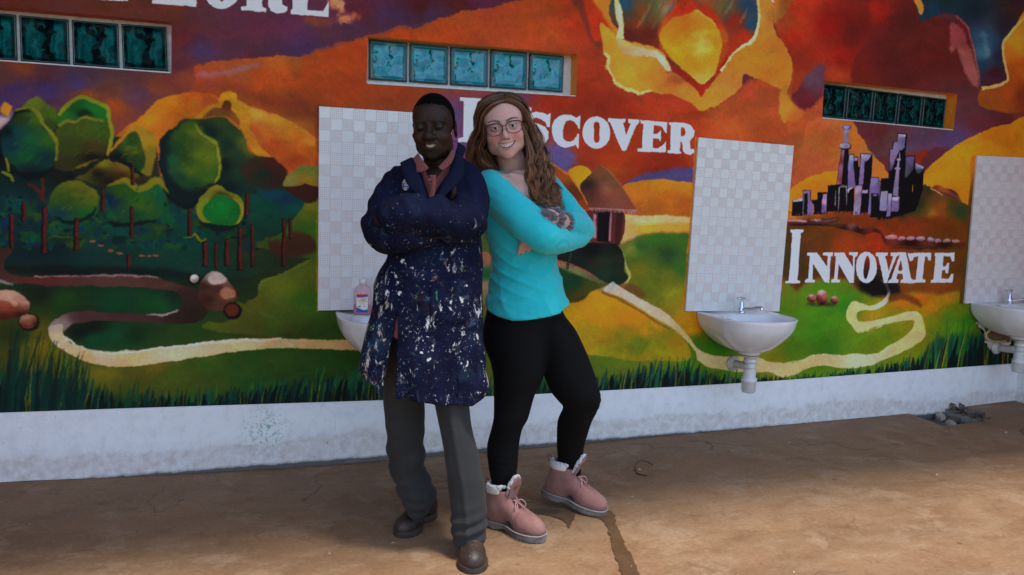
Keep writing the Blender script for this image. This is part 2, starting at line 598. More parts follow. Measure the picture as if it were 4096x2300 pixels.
    # the yellow heart of the sky
    P('D', [(700, 330), (730, 230), (800, 160), (880, 130), (950, 110), (1010, 75), (1060, 120), (1160, 190), (1205, 300), (1200, 420), (1170, 560), (1150, 610), (1045, 690), (900, 580),
            (780, 480)], [(760, 330, (215, 140, 28)), (850, 420, (225, 152, 28)), (900, 200, (205, 125, 25)), (1000, 560, (215, 138, 28)), (1150, 420, (218, 145, 30)), (1100, 240, (215, 145, 32)),
                          (1045, 660, (230, 165, 70)), (900, 150, (200, 110, 25)), (1000, 110, (215, 140, 40))], 3, 3)
    O('D', 1030, 370, 95, 130, (232, 168, 52), 12, 5, .9)
    O('D', 1040, 390, 50, 85, (240, 192, 90), 12, 5, .8)
    S('D', [(1000, 85), (1050, 120), (1110, 160), (1165, 200)], 14, (235, 175, 70), 3, 3, .9, .8)
    S('D', [(1160, 600), (1100, 650), (1045, 690), (960, 630)], 10, (235, 190, 90), 3, 2, .8)
    P('D', [(1790, 790), (1850, 700), (1950, 560), (2040, 540), (2060, 620), (2040, 780), (1960, 880), (1880, 905), (1800, 860)],
      [(1830, 780, (105, 30, 40)), (1950, 650, (95, 62, 82)), (2000, 580, (95, 60, 75)), (1900, 860, (100, 25, 35))], 6, 6, dry=1)
    P('D', [(1700, 780), (1760, 770), (1800, 860), (1880, 920), (1830, 1010), (1740, 1000), (1690, 990)], [(1730, 900, (205, 130, 40)), (1850, 960, (185, 95, 38))], 7, 5)
    # far right sky
    P('E', [(430, -60), (700, -60), (700, 90), (1000, 150), (1060, 480), (1320, 600), (1320, 1000), (900, 860), (400, 900), (290, 700), (300, 400), (400, 200)],
      [(500, 300, (85, 28, 25)), (700, 350, (92, 28, 25)), (600, 130, (80, 28, 25)), (430, 60, (140, 30, 18)), (1200, 700, (82, 36, 46)), (1000, 650, (102, 46, 55)), (900, 830, (82, 62, 110)),
       (550, 800, (95, 55, 60)), (450, 750, (88, 36, 45)), (700, 780, (86, 58, 84)), (350, 420, (110, 28, 20)), (600, 480, (85, 28, 24)), (900, 300, (88, 30, 28)),
       (1250, 640, (110, 50, 40)), (640, 880, (95, 65, 90))], 8, 8)
    P('E', [(270, 690), (320, 740), (380, 840), (460, 940), (510, 1010), (520, 1100), (0, 1100), (0, 900), (60, 700)],
      [(150, 800, (185, 85, 40)), (60, 950, (182, 85, 50)), (330, 800, (188, 105, 42)), (430, 950, (192, 112, 45)), (200, 720, (182, 92, 45)), (220, 900, (190, 100, 45))], 4, 5)
    P('E', [(870, 140), (930, 160), (970, 260), (1020, 380), (1038, 500), (990, 480), (940, 380), (900, 280), (870, 300)], [(950, 250, (130, 60, 65)), (1000, 440, (150, 85, 90)),
                                                                                                                       (930, 310, (150, 78, 80))], 5, 5, dry=.8)
    P('E', [(1310, 90), (1220, 190), (1170, 280), (1190, 390), (1200, 470), (1130, 500), (1045, 520), (1050, 620), (1320, 610)],
      [(1250, 250, (205, 135, 40)), (1200, 540, (165, 75, 25)), (1100, 560, (160, 72, 30)), (1290, 400, (170, 85, 25)), (1290, 150, (200, 130, 40)), (1280, 560, (120, 50, 25))], 4, 4)
    P('E', [(690, 110), (720, -60), (1320, -60), (1290, 60), (1220, 180), (1170, 260), (1185, 380), (1195, 460), (1140, 490), (1042, 500), (1035, 420), (1010, 330), (980, 200), (960, 140),
            (900, 90), (830, 80), (740, 118)], [(850, 20, (24, 42, 55)), (1000, 60, (22, 34, 48)), (1070, 230, (45, 85, 115)), (1060, 310, (52, 98, 128)), (1120, 430, (62, 26, 36)),
                                                (1180, 150, (40, 35, 55)), (1060, 380, (28, 55, 85)), (1240, 60, (60, 35, 38)), (1150, 330, (35, 40, 70)), (780, 80, (26, 52, 75)), (1100, 470, (70, 35, 55))], 4, 4, dry=.7)
    S('E', [(1320, 85), (1225, 180), (1172, 262), (1185, 380), (1200, 460), (1140, 495), (1050, 515)], [18, 16, 14, 14, 14, 20, 20], (222, 178, 105), 2, 3, .95, .7)
    S('E', [(900, 95), (960, 150), (985, 230), (1015, 340), (1035, 430), (1040, 495)], 10, (150, 80, 80), 3, 3, .8)
    S('E', [(660, -40), (690, 30), (700, 85)], [50, 40, 14], (205, 145, 55), 3, 4)
    S('E', [(1050, 190), (1070, 230), (1080, 330)], 30, (90, 135, 160), 8, 4, .5)
    # hills right
    P('E', [(715, 1000), (800, 920), (900, 840), (1000, 790), (1100, 745), (1200, 722), (1340, 712), (1340, 1260), (980, 1260), (900, 1110), (715, 1080)],
      [(1200, 760, (185, 120, 22)), (900, 950, (205, 138, 25)), (1000, 1050, (205, 132, 25)), (760, 1020, (205, 140, 28)), (960, 1150, (195, 118, 25))], 2, 3)
    P('N', [(90, 790), (200, 690), (320, 610), (450, 560), (560, 540), (700, 540), (900, 620), (1100, 760), (1100, 1000), (80, 1000)],
      [(300, 640, (212, 140, 20)), (600, 580, (208, 135, 20)), (300, 760, (208, 120, 25)), (500, 720, (205, 118, 28)), (200, 800, (205, 130, 25)), (900, 700, (190, 95, 30))], 2, 3)
    # mound and ground under the city
    P('N', [(60, 1000), (130, 1030), (600, 1000), (1000, 990), (1200, 1060), (1400, 1000), (1640, 720), (1700, 705), (1800, 730), (1900, 800), (2050, 870), (2215, 960), (2230, 1200), (2200, 1500),
            (40, 1500), (60, 1100)],
      [(1700, 760, (48, 46, 30)), (1600, 900, (35, 40, 25)), (1800, 850, (92, 60, 30)), (1850, 950, (132, 66, 20)), (1780, 1050, (160, 95, 28)), (1850, 1080, (140, 60, 20)), (2000, 950, (62, 60, 25)),
       (2080, 1000, (36, 60, 30)), (1500, 1050, (50, 55, 20)), (1550, 1180, (60, 88, 25)), (1350, 1180, (120, 60, 20)), (1700, 1180, (135, 46, 20)), (1400, 1100, (25, 25, 22)), (2000, 1150, (90, 55, 20)),
       (2150, 1250, (45, 50, 20)), (100, 1070, (185, 105, 40)), (400, 1060, (155, 72, 22)), (800, 1080, (150, 55, 20)), (1000, 1120, (152, 58, 20)), (300, 1250, (85, 60, 20)), (600, 1300, (110, 55, 18)),
       (900, 1320, (150, 55, 18)), (200, 1400, (62, 50, 18)), (1100, 1400, (140, 55, 18)), (1400, 1250, (145, 48, 20)), (1900, 1300, (130, 45, 20)), (1640, 1250, (50, 90, 30))], 3, 4)
    S('N', [(1740, 730), (1800, 762), (1880, 822)], [20, 16, 6], (190, 150, 110), 3, 2)
    P('N', [(1775, 705), (1850, 700), (1920, 740), (2050, 840), (2100, 885), (1950, 800), (1870, 780), (1800, 750)], [(1800, 720, (125, 55, 32)), (1880, 740, (160, 80, 55)), (2000, 810, (120, 60, 45))], 3, 2)
    S('N', [(1760, 1000), (1720, 1080), (1780, 1140), (1860, 1110)], 40, (165, 100, 30), 9, 4, .6)
    # ---- lower brown field right
    P('F', [(185, -10), (1270, -10), (1240, 400), (1200, 380), (1100, 400), (950, 385), (870, 400), (820, 420), (700, 400), (620, 370), (560, 320), (420, 310), (330, 340), (265, 385), (230, 350), (185, 310)],
      [(230, 200, (62, 50, 18)), (400, 120, (95, 52, 15)), (550, 100, (142, 56, 15)), (650, 130, (120, 50, 18)), (720, 160, (150, 42, 20)), (850, 180, (130, 46, 15)), (1000, 200, (122, 62, 15)),
       (1200, 250, (92, 50, 15)), (300, 330, (72, 46, 15)), (600, 330, (70, 45, 20)), (700, 300, (30, 25, 18)), (750, 380, (15, 15, 18)), (900, 330, (122, 66, 20)), (1100, 330, (122, 62, 18)), (1200, 330, (112, 56, 15))],
      9, 6)
    # ---- ground: base greens of the whole lower part
    grd = {'F': [(250, 600, (66, 112, 20)), (400, 580, (62, 117, 20)), (350, 500, (72, 122, 22)), (250, 700, (72, 107, 18)), (150, 760, (122, 116, 15)), (450, 700, (52, 102, 20)), (650, 680, (86, 122, 20)),
                 (560, 480, (56, 116, 25)), (700, 540, (152, 126, 25)), (850, 580, (122, 122, 20)), (780, 640, (92, 122, 20)), (900, 430, (172, 112, 15)), (1050, 480, (168, 120, 15)), (1150, 420, (168, 112, 15)),
                 (1200, 500, (92, 112, 15)), (1050, 560, (112, 116, 15)), (1250, 560, (52, 106, 20)), (950, 690, (112, 112, 15)), (1150, 540, (76, 116, 20)), (1400, 600, (45, 90, 20)), (200, 420, (80, 120, 22)),
                 (420, 400, (75, 120, 20)), (1300, 700, (60, 80, 15)), (1000, 420, (165, 95, 15))],
           'G': [(600, 640, (42, 86, 30)), (700, 600, (46, 92, 25)), (780, 600, (52, 96, 25)), (750, 680, (36, 66, 35)), (820, 750, (52, 96, 30)), (560, 650, (112, 116, 40)), (600, 760, (102, 102, 25)),
                 (650, 850, (86, 102, 20)), (750, 800, (96, 106, 25)), (800, 900, (132, 122, 20)), (870, 1060, (190, 130, 20)), (900, 1150, (60, 100, 20)), (1000, 1180, (40, 100, 20)), (1250, 1180, (130, 120, 20)),
                 (1300, 1100, (55, 110, 20)), (100, 800, (25, 70, 35)), (50, 900, (120, 90, 50)), (100, 1000, (130, 110, 20)), (-50, 1150, (90, 90, 20)), (-50, 1250, (60, 85, 22))],
           'B': [(100, 180, (15, 36, 36)), (300, 270, (10, 22, 25)), (450, 250, (28, 46, 20)), (400, 300, (18, 46, 25)), (700, 270, (25, 42, 20)), (900, 300, (18, 36, 20)), (1200, 280, (36, 36, 20)),
                 (1100, 220, (20, 50, 35)), (300, 335, (12, 22, 20)), (700, 335, (12, 22, 20)), (1000, 345, (15, 25, 20)), (300, 480, (26, 60, 20)), (550, 500, (12, 56, 32)), (750, 500, (15, 62, 30)),
                 (850, 450, (15, 32, 22)), (200, 450, (18, 30, 20)), (450, 610, (12, 22, 15)), (450, 680, (12, 62, 36)), (550, 660, (14, 66, 36)), (380, 640, (10, 20, 18)), (650, 650, (18, 46, 20)),
                 (900, 640, (36, 62, 20)), (250, 720, (92, 90, 15)), (200, 700, (108, 96, 15)), (350, 790, (72, 92, 20)), (500, 835, (96, 102, 25)), (750, 810, (86, 86, 20)), (1000, 770, (56, 82, 22)),
                 (1300, 745, (42, 66, 18)), (1500, 745, (36, 62, 18)), (100, 650, (30, 46, 15)), (185, 640, (82, 76, 15)), (800, 850, (60, 80, 20)), (1200, 830, (35, 70, 20)), (1700, 800, (30, 60, 20)),
                 (1900, 700, (50, 70, 20)), (-300, 400, (20, 40, 20)), (-300, 700, (60, 70, 18))]}
    alls, cs = [], []
    for k, v in grd.items():
        alls.append(z2t(k, [(q[0], q[1]) for q in v]))
        cs += [np.array(q[2], float) for q in v]
    gcol = shepard(np.concatenate(alls), cs, 0, 0, MW, MH)
    gp = np.concatenate([z2t('B', [(-900, 100), (0, 120), (700, 240), (1200, 190), (1530, 40)]), z2t('G', [(0, 560), (300, 600), (510, 560), (700, 560), (880, 560), (1250, 560), (1370, 900)]),
                         z2t('F', [(190, 310), (230, 350), (265, 385), (330, 340), (420, 310), (560, 320), (620, 370), (700, 400), (820, 420), (870, 400), (950, 385), (1100, 400), (1200, 380), (1240, 400), (1700, 420)]),
                         np.array([[MW + 50, -50], [-50, -50]])])
    x0, y0, m = fill(gp)
    m = blur(m, 5)[..., None]
    sub = canvas[y0:y0 + m.shape[0], x0:x0 + m.shape[1]]
    sub += (gcol[y0:y0 + m.shape[0], x0:x0 + m.shape[1]] - sub) * m

    # ---- left: yellow hill, peak, forest
    P('H', [(-300, 350), (-150, 240), (0, 105), (130, 65), (280, 42), (430, 55), (560, 90), (780, 160), (900, 200), (1100, 275), (1280, 370), (1405, 465), (1700, 600), (1700, 900), (900, 900), (-300, 900), (-420, 700), (-480, 520)],
      [(100, 110, (198, 122, 22)), (-100, 280, (202, 130, 22)), (300, 130, (192, 100, 20)), (200, 240, (185, 88, 20)), (400, 130, (180, 75, 22)), (60, 380, (190, 100, 25)), (1000, 280, (200, 125, 32)), (1200, 400, (192, 108, 25)),
       (950, 380, (188, 92, 25)), (1300, 560, (175, 85, 20)), (1000, 520, (165, 70, 22)), (1200, 650, (150, 62, 20)), (840, 400, (180, 75, 28)), (-250, 420, (175, 80, 25)), (1330, 480, (205, 125, 30)), (870, 230, (205, 150, 50))], 3, 3)
    S('H', [(480, 10), (700, 30), (1000, 130), (1200, 220), (1400, 250)], [20, 60, 80, 80, 60], (122, 52, 24), 12, 4, .75)
    S('H', [(0, 40), (300, 0), (560, -20), (800, 30)], [30, 40, 40, 20], (115, 58, 40), 12, 4, .7)
    S('H', [(700, 100), (850, 165), (1000, 230)], [10, 30, 10], (175, 65, 28), 7, 4, .7)
    S('A', [(0, 690), (60, 720)], 70, (205, 140, 35), 4, 3)
    P('A', [(-60, 750), (40, 750), (80, 712), (60, 770), (0, 830), (-60, 850)], (170, 165, 165), 5, 3)
    P('H', [(250, 290), (330, 240), (410, 165), (500, 140), (530, 80), (580, 35), (630, 28), (670, 60), (690, 110), (770, 150), (800, 220), (800, 310), (780, 370), (830, 430), (880, 510), (940, 570), (985, 630), (880, 615),
            (800, 540), (740, 430), (690, 330), (600, 270), (400, 270)], [(600, 60, (200, 132, 22)), (740, 250, (196, 125, 25)), (450, 170, (190, 115, 25)), (900, 590, (200, 125, 25)), (800, 450, (185, 105, 22))], 3, 3)
    P('H', [(380, 270), (430, 215), (480, 185), (530, 185), (560, 135), (600, 120), (635, 150), (625, 200), (670, 240), (705, 290), (705, 350), (660, 310), (600, 270), (480, 255)],
      [(600, 150, (95, 42, 15)), (500, 215, (125, 70, 22)), (670, 280, (140, 78, 25)), (430, 240, (115, 60, 20))], 3, 2)
    P('H', [(290, 300), (420, 270), (560, 262), (620, 300), (700, 390), (770, 470), (790, 550), (860, 600), (1000, 630), (1070, 700), (1110, 760), (1080, 870), (1150, 900), (1150, 1300), (300, 1300), (480, 860), (520, 700), (500, 520), (400, 430)],
      [(450, 400, (12, 30, 25)), (550, 300, (48, 62, 22)), (650, 400, (36, 56, 25)), (760, 480, (84, 88, 25)), (600, 520, (20, 42, 30)), (700, 620, (26, 52, 30)), (550, 700, (8, 14, 16)), (850, 680, (52, 26, 20)),
       (1020, 720, (62, 26, 20)), (900, 800, (18, 36, 28)), (700, 760, (20, 52, 35)), (800, 720, (36, 56, 25)), (800, 560, (95, 90, 25)), (700, 1000, (14, 50, 42)), (900, 1000, (14, 52, 40)), (600, 900, (10, 25, 25)), (500, 1250, (12, 50, 45))], 4, 4)
    # forest base
    P('A', [(-300, 900), (0, 840), (90, 730), (240, 650), (380, 740), (520, 660), (690, 740), (740, 880), (860, 830), (990, 920), (1030, 1150), (1120, 1230), (1300, 1400), (1700, 1500), (1700, 1750), (1200, 1780), (700, 1720), (0, 1690), (-300, 1700)],
      [(50, 1000, (8, 14, 16)), (200, 1180, (12, 34, 34)), (400, 1150, (18, 22, 14)), (100, 1300, (12, 45, 48)), (300, 1330, (12, 42, 44)), (500, 1450, (15, 62, 40)), (700, 1500, (14, 46, 48)), (900, 1500, (20, 60, 35)), (1100, 1400, (10, 55, 60)),
       (1250, 1500, (10, 62, 45)), (1400, 1600, (12, 48, 38)), (300, 1600, (12, 30, 32)), (800, 1620, (14, 48, 40)), (0, 1500, (10, 35, 35)), (1000, 1250, (60, 30, 20)), (1600, 1600, (35, 45, 22))], 4, 4)
    pal = [(10, 46, 60), (12, 70, 46), (10, 60, 60), (8, 30, 36), (16, 82, 40), (30, 72, 26), (10, 42, 72), (20, 60, 30), (50, 75, 20)]
    for i in range(75):
        x, y = rngm.uniform(-60, 1440), rngm.uniform(320, 720)
        O('L', x, y, rngm.uniform(25, 85), rngm.uniform(18, 48), pal[rngm.integers(len(pal))], int(rngm.integers(2, 7)), 7, .75)
    for i in range(34):
        x, y = rngm.uniform(-60, 900), rngm.uniform(930, 1440)
        O('H', x, y, rngm.uniform(25, 80), rngm.uniform(20, 48), pal[rngm.integers(len(pal))], int(rngm.integers(2, 7)), 7, .65)
    for i in range(150):
        x, y = rngm.uniform(-60, 1440), rngm.uniform(300, 730)
        c = [(6, 18, 22), (8, 26, 30), (14, 60, 34), (10, 48, 52), (24, 66, 28), (12, 40, 58), (40, 70, 20)][rngm.integers(7)]
        O('L', x, y, rngm.uniform(9, 34), rngm.uniform(7, 20), c, 1, 5, .8, 12)
    for i in range(70):
        x, y = rngm.uniform(500, 1000), rngm.uniform(940, 1440)
        c = [(6, 18, 22), (8, 26, 30), (14, 60, 34), (10, 48, 52), (24, 66, 28)][rngm.integers(5)]
        O('H', x, y, rngm.uniform(9, 34), rngm.uniform(7, 20), c, 1, 5, .75, 12)
    rim = (112, 116, 26)
    P('A', [(140, 690), (190, 650), (245, 630), (300, 670), (360, 720), (372, 800), (330, 845), (300, 800), (260, 730), (200, 695)], [(220, 650, (92, 105, 24)), (320, 740, (62, 88, 20)), (330, 810, (40, 60, 20))], 3, 3)
    P('A', [(370, 800), (378, 720), (440, 670), (520, 625), (580, 645), (670, 680), (697, 720), (690, 790), (600, 780), (520, 765), (430, 800)], [(420, 760, (30, 92, 28)), (600, 700, (22, 105, 28)), (540, 730, (12, 55, 22)), (660, 740, (25, 95, 28))], 3, 3)
    P('A', [(365, 830), (430, 785), (500, 785), (560, 760), (640, 780), (695, 800), (722, 870), (692, 1005), (600, 1045), (500, 1095), (430, 1115), (370, 1105), (350, 1050), (365, 960)],
      [(550, 850, (56, 78, 18)), (450, 950, (46, 62, 18)), (600, 950, (58, 52, 20)), (400, 1080, (46, 42, 18)), (650, 850, (52, 78, 20)), (600, 1020, (22, 16, 15)), (400, 850, (50, 70, 20))], 3, 3)
    S('A', [(375, 745), (440, 672), (520, 630), (600, 652), (682, 692), (697, 760), (718, 860), (690, 1010)], [18, 26, 28, 26, 26, 24, 26, 18], (116, 126, 25), 2, 2)
    S('A', [(375, 812), (420, 782), (480, 786), (540, 756), (610, 772), (662, 776)], 17, (106, 112, 30), 3, 2)
    S('A', [(500, 745), (540, 722), (590, 740)], 16, (8, 26, 14), 5, 2, .9)
    P('A', [(0, 950), (20, 850), (85, 760), (150, 710), (220, 700), (260, 750), (290, 830), (350, 890), (365, 960), (350, 1050), (320, 1085), (250, 1135), (150, 1120), (80, 1060), (20, 1010)],
      [(200, 900, (16, 84, 42)), (110, 850, (10, 70, 70)), (60, 940, (8, 46, 60)), (230, 760, (62, 88, 20)), (300, 900, (38, 84, 25)), (300, 1020, (10, 42, 46)), (200, 1100, (12, 30, 36)), (150, 1000, (14, 80, 46)), (50, 850, (6, 18, 20)), (120, 760, (30, 55, 18))], 4, 3)
    S('A', [(95, 718), (180, 692), (240, 722), (280, 800), (340, 868), (364, 930), (355, 1040)], [10, 20, 26, 24, 24, 24, 12], rim, 3, 2)
    S('A', [(90, 735), (140, 718), (190, 722)], 12, (8, 12, 10), 4, 2, .9)
    P('A', [(695, 985), (755, 910), (780, 868), (862, 796), (920, 828), (990, 866), (1008, 950), (988, 1050), (975, 1135), (925, 1130), (880, 1100), (830, 1040), (700, 1035)],
      [(740, 930, (160, 105, 25)), (860, 810, (165, 115, 28)), (960, 880, (140, 112, 25)), (980, 1000, (118, 106, 22)), (950, 1100, (112, 100, 22))], 3, 3)
    P('A', [(700, 1000), (760, 935), (852, 852), (900, 912), (932, 990), (930, 1080), (880, 1100), (830, 1040), (700, 1032)], [(850, 910, (32, 62, 25)), (850, 970, (72, 88, 20)), (760, 1015, (10, 15, 15)), (900, 1050, (25, 60, 25)), (840, 1040, (30, 50, 20))], 4, 3)
    P('A', [(470, 1115), (520, 1060), (600, 1032), (690, 1032), (800, 1058), (885, 1110), (900, 1150), (1000, 1160), (850, 1195), (680, 1195), (560, 1175)],
      [(520, 1085, (128, 108, 26)), (650, 1045, (122, 110, 25)), (800, 1075, (110, 92, 22)), (620, 1120, (16, 16, 12)), (780, 1130, (62, 32, 15)), (870, 1120, (85, 80, 20)), (700, 1170, (25, 20, 14)), (900, 1170, (45, 26, 18)), (560, 1120, (60, 62, 18))], 4, 3)
    P('A', [(330, 1250), (370, 1200), (430, 1170), (510, 1158), (570, 1198), (620, 1228), (632, 1290), (600, 1400), (420, 1420), (300, 1360)],
      [(480, 1180, (100, 98, 20)), (560, 1270, (78, 92, 20)), (420, 1290, (46, 72, 20)), (380, 1380, (15, 56, 60)), (560, 1390, (15, 82, 36)), (600, 1240, (110, 100, 22)), (470, 1230, (75, 85, 18))], 3, 3)
    P('A', [(680, 1210), (750, 1170), (820, 1153), (870, 1190), (920, 1200), (1000, 1150), (1040, 1150), (1060, 1200), (1092, 1248), (1050, 1300), (1020, 1400), (800, 1440), (680, 1300)],
      [(780, 1230, (42, 72, 20)), (950, 1290, (42, 78, 25)), (1030, 1280, (10, 76, 56)), (700, 1290, (10, 32, 60)), (850, 1380, (20, 62, 40)), (900, 1320, (60, 85, 22))], 3, 4)
    S('A', [(682, 1200), (760, 1172), (820, 1166), (880, 1216), (950, 1202), (1015, 1165), (1080, 1240)], [10, 36, 40, 40, 40, 44, 16], (124, 106, 20), 4, 3)
    S('L', [(0, 95), (40, 112), (80, 132), (105, 182)], 24, (108, 112, 24), 2, 2)
    S('L', [(40, -20), (60, 40), (65, 100)], 24, (100, 108, 26), 2, 2)
    # centre tree
    P('H', [(0, 470), (60, 405), (140, 355), (190, 305), (260, 280), (330, 300), (360, 350), (385, 420), (460, 460), (510, 500), (522, 590), (547, 670), (540, 740), (510, 820), (480, 880), (430, 900), (340, 1030), (250, 1072), (150, 1030), (80, 940), (20, 800),
            (-15, 700), (-15, 560)], (13, 24, 28), 3, 3)
    P('H', [(60, 560), (100, 440), (190, 320), (260, 290), (320, 302), (360, 352), (385, 422), (460, 462), (510, 502), (520, 590), (545, 670), (538, 740), (510, 820), (480, 868), (440, 860), (400, 900), (250, 905), (140, 840), (70, 740)],
      [(100, 650, (18, 78, 46)), (75, 550, (12, 46, 36)), (200, 450, (42, 72, 20)), (300, 400, (84, 98, 20)), (350, 600, (74, 94, 15)), (270, 750, (68, 88, 18)), (420, 800, (52, 88, 20)), (180, 800, (20, 62, 36)), (210, 640, (36, 60, 20)),
       (450, 500, (84, 98, 25)), (300, 870, (25, 66, 30)), (260, 340, (60, 82, 20)), (150, 520, (28, 62, 26)), (430, 640, (80, 98, 18))], 7, 3)
    S('H', [(300, 325), (352, 405), (395, 435), (472, 478), (505, 530), (512, 600), (532, 690), (515, 800), (478, 862)], [10, 22, 18, 28, 22, 24, 30, 28, 14], (126, 128, 26), 4, 2)
    # right of it
    P('H', [(680, 745), (760, 690), (900, 640), (1000, 638), (1070, 700), (1112, 770), (1080, 875), (950, 885), (860, 850), (760, 815)], [(800, 730, (50, 34, 20)), (1000, 680, (62, 26, 18)), (900, 780, (22, 40, 26)), (1040, 820, (40, 26, 18))], 6, 5, dry=.7)
    P('H', [(800, 1000), (900, 920), (1000, 908), (1150, 950), (1250, 990), (1290, 1050), (1250, 1120), (1180, 1170), (1100, 1250), (1000, 1300), (860, 1380), (790, 1200)],
      [(1000, 950, (15, 52, 70)), (1130, 1010, (15, 42, 66)), (900, 1050, (12, 62, 42)), (1000, 1150, (12, 56, 46)), (1180, 1080, (12, 62, 52)), (880, 1250, (14, 50, 40))], 4, 6, dry=.7)
    P('H', [(1170, 1200), (1250, 1100), (1310, 1020), (1420, 1000), (1440, 1500), (860, 1420), (1000, 1330), (1100, 1260)],
      [(1300, 1150, (78, 88, 20)), (1350, 1070, (106, 98, 20)), (1300, 1250, (46, 78, 20)), (1380, 1300, (46, 88, 20)), (950, 1380, (50, 72, 24))], 4, 5)
    P('H', [(980, 1446), (960, 1370), (1080, 1350), (1150, 1290), (1230, 1278), (1330, 1310), (1378, 1380), (1360, 1460), (1200, 1520), (1000, 1500)], (60, 33, 22), 5, 5)
    P('H', [(1110, 905), (1200, 885), (1290, 858), (1420, 880), (1420, 1000), (1330, 1030), (1270, 1030), (1150, 950)], (50, 26, 18), 4, 4)
    P('H', [(1083, 870), (1110, 800), (1180, 740), (1250, 698), (1320, 698), (1420, 720), (1420, 870), (1280, 858), (1200, 885), (1120, 892)],
      [(1150, 800, (105, 115, 50)), (1300, 820, (124, 108, 25)), (1340, 720, (86, 108, 42)), (1250, 720, (90, 105, 35))], 3, 3)
    S('H', [(330, 1200), (450, 1240), (600, 1255), (720, 1180)], [20, 50, 60, 30], (8, 22, 24), 6, 3)
    P('H', [(328, 1050), (360, 970), (430, 910), (490, 870), (540, 878), (590, 918), (670, 953), (727, 1000), (747, 1060), (737, 1150), (700, 1207), (640, 1225), (560, 1222), (450, 1207), (380, 1197), (333, 1150)],
      [(345, 1080, (120, 122, 25)), (500, 890, (120, 118, 22)), (740, 1080, (128, 126, 25)), (560, 930, (105, 105, 20))], 2, 2)
    S('H', [(440, 1000), (500, 945), (580, 950), (650, 985)], [10, 26, 26, 8], (42, 50, 12), 5, 2)
    P('H', [(375, 1110), (420, 1030), (470, 972), (540, 957), (620, 985), (690, 1030), (715, 1090), (700, 1160), (650, 1222), (540, 1222), (430, 1192)], [(550, 1080, (16, 110, 42)), (450, 1050, (20, 98, 38)), (600, 1190, (18, 95, 36)), (680, 1100, (15, 85, 35))], 2, 2)
    S('H', [(205, 1337), (270, 1332), (310, 1303), (340, 1350), (380, 1367), (412, 1343)], [10, 16, 20, 20, 18, 10], (102, 106, 20), 1, 1)
    for z, pts_, w_ in (('A', [(60, 1090), (160, 1135), (270, 1120), (340, 1080)], 50), ('A', [(360, 1095), (450, 1125), (540, 1090), (690, 1015)], 46), ('A', [(340, 1400), (430, 1425), (560, 1405), (620, 1340)], 26),
                       ('A', [(690, 1420), (820, 1450), (1000, 1420)], 26), ('H', [(20, 900), (110, 1010), (240, 1065), (350, 1010)], 40), ('A', [(700, 1035), (800, 1045), (880, 1105), (930, 1135)], 30)):
        S(z, pts_, [8, w_, w_, 8], (8, 16, 18), 4, 4, .85)
    # brush marks inside the crowns
    for z, cx, cy, rx, ry, c1, c2 in (('A', 190, 920, 130, 170, (30, 100, 50), (8, 50, 46)), ('A', 550, 900, 140, 120, (72, 92, 24), (36, 52, 16)), ('H', 330, 600, 170, 240, (104, 116, 28), (46, 74, 18)), ('H', 560, 1080, 130, 100, (34, 128, 54), (14, 92, 34)),
                                  ('A', 480, 1270, 120, 80, (92, 104, 26), (26, 66, 32)), ('A', 860, 1290, 150, 90, (64, 92, 28), (16, 58, 36)), ('A', 850, 960, 70, 80, (84, 98, 24), (24, 52, 22)), ('H', 660, 560, 110, 200, (44, 66, 30), (14, 32, 26))):
        for i in range(26):
            a_, r_ = rngm.uniform(0, 6.28), math.sqrt(rngm.random())
            x, y = cx + rx * r_ * math.cos(a_), cy + ry * r_ * math.sin(a_)
            l_ = rngm.uniform(20, 60)
            S(z, [(x - l_ * .4, y + l_ * .3), (x, y - l_ * .1), (x + l_ * .4, y - l_ * .25)], [3, rngm.uniform(6, 14), 3], c1 if rngm.random() < .5 else c2, 2, 2, .4)
    # trunks

    def trunk(z, x, ya, yb, w, c=(80, 30, 24)):
        S(z, [(x, ya), (x, yb)], [w * .8, w], (26, 12, 12), 2, 1.5)
        S(z, [(x + w * .18, ya + 4), (x + w * .2, yb - 6)], [w * .5, w * .52], c, 2, 1.5)
    for a in ((88, 455, 735, 44), (190, 340, 510, 42), (360, 390, 775, 52), (625, 475, 755, 50), (845, 225, 430, 36), (1092, 60, 212, 32), (1082, 385, 648, 36), (1060, 780, 930, 44)):
        trunk('L', *a)
    S('L', [(225, 200), (290, 232), (330, 290), (345, 340)], [22, 28, 34, 36], (70, 28, 22), 2, 1.5)
    S('L', [(342, 150), (352, 250), (350, 345)], [30, 30, 36], (74, 30, 24), 2, 1.5)
    for a in ((258, 1070, 1325, 46), (768, 945, 1142, 42), (1155, 1170, 1355, 36)):
        trunk('H', *a)
    for a in ((985, 200, 322, 28), (1038, 205, 332, 18), (1090, 190, 320, 28), (1153, 130, 342, 28), (1213, 120, 325, 20), (1365, 90, 322, 24)):
        trunk('B', *a)
    for i in range(9):
        S('L', [(400 + i * 22, 640 + rngm.uniform(-12, 12)), (414 + i * 22, 640)], 12, (125, 72, 40), 1, 2)
    for x, y in ((765, 675), (830, 712), (915, 760), (985, 778), (1170, 800), (1235, 795), (1290, 790)):
        O('L', x, y, 26, 11, (128, 72, 55), 2, 3)
    # dark ground shadows painted under the trees
    S('B', [(-20, 330), (300, 345), (700, 345), (940, 370)], [20, 40, 40, 20], (10, 18, 20), 8, 3, .8)
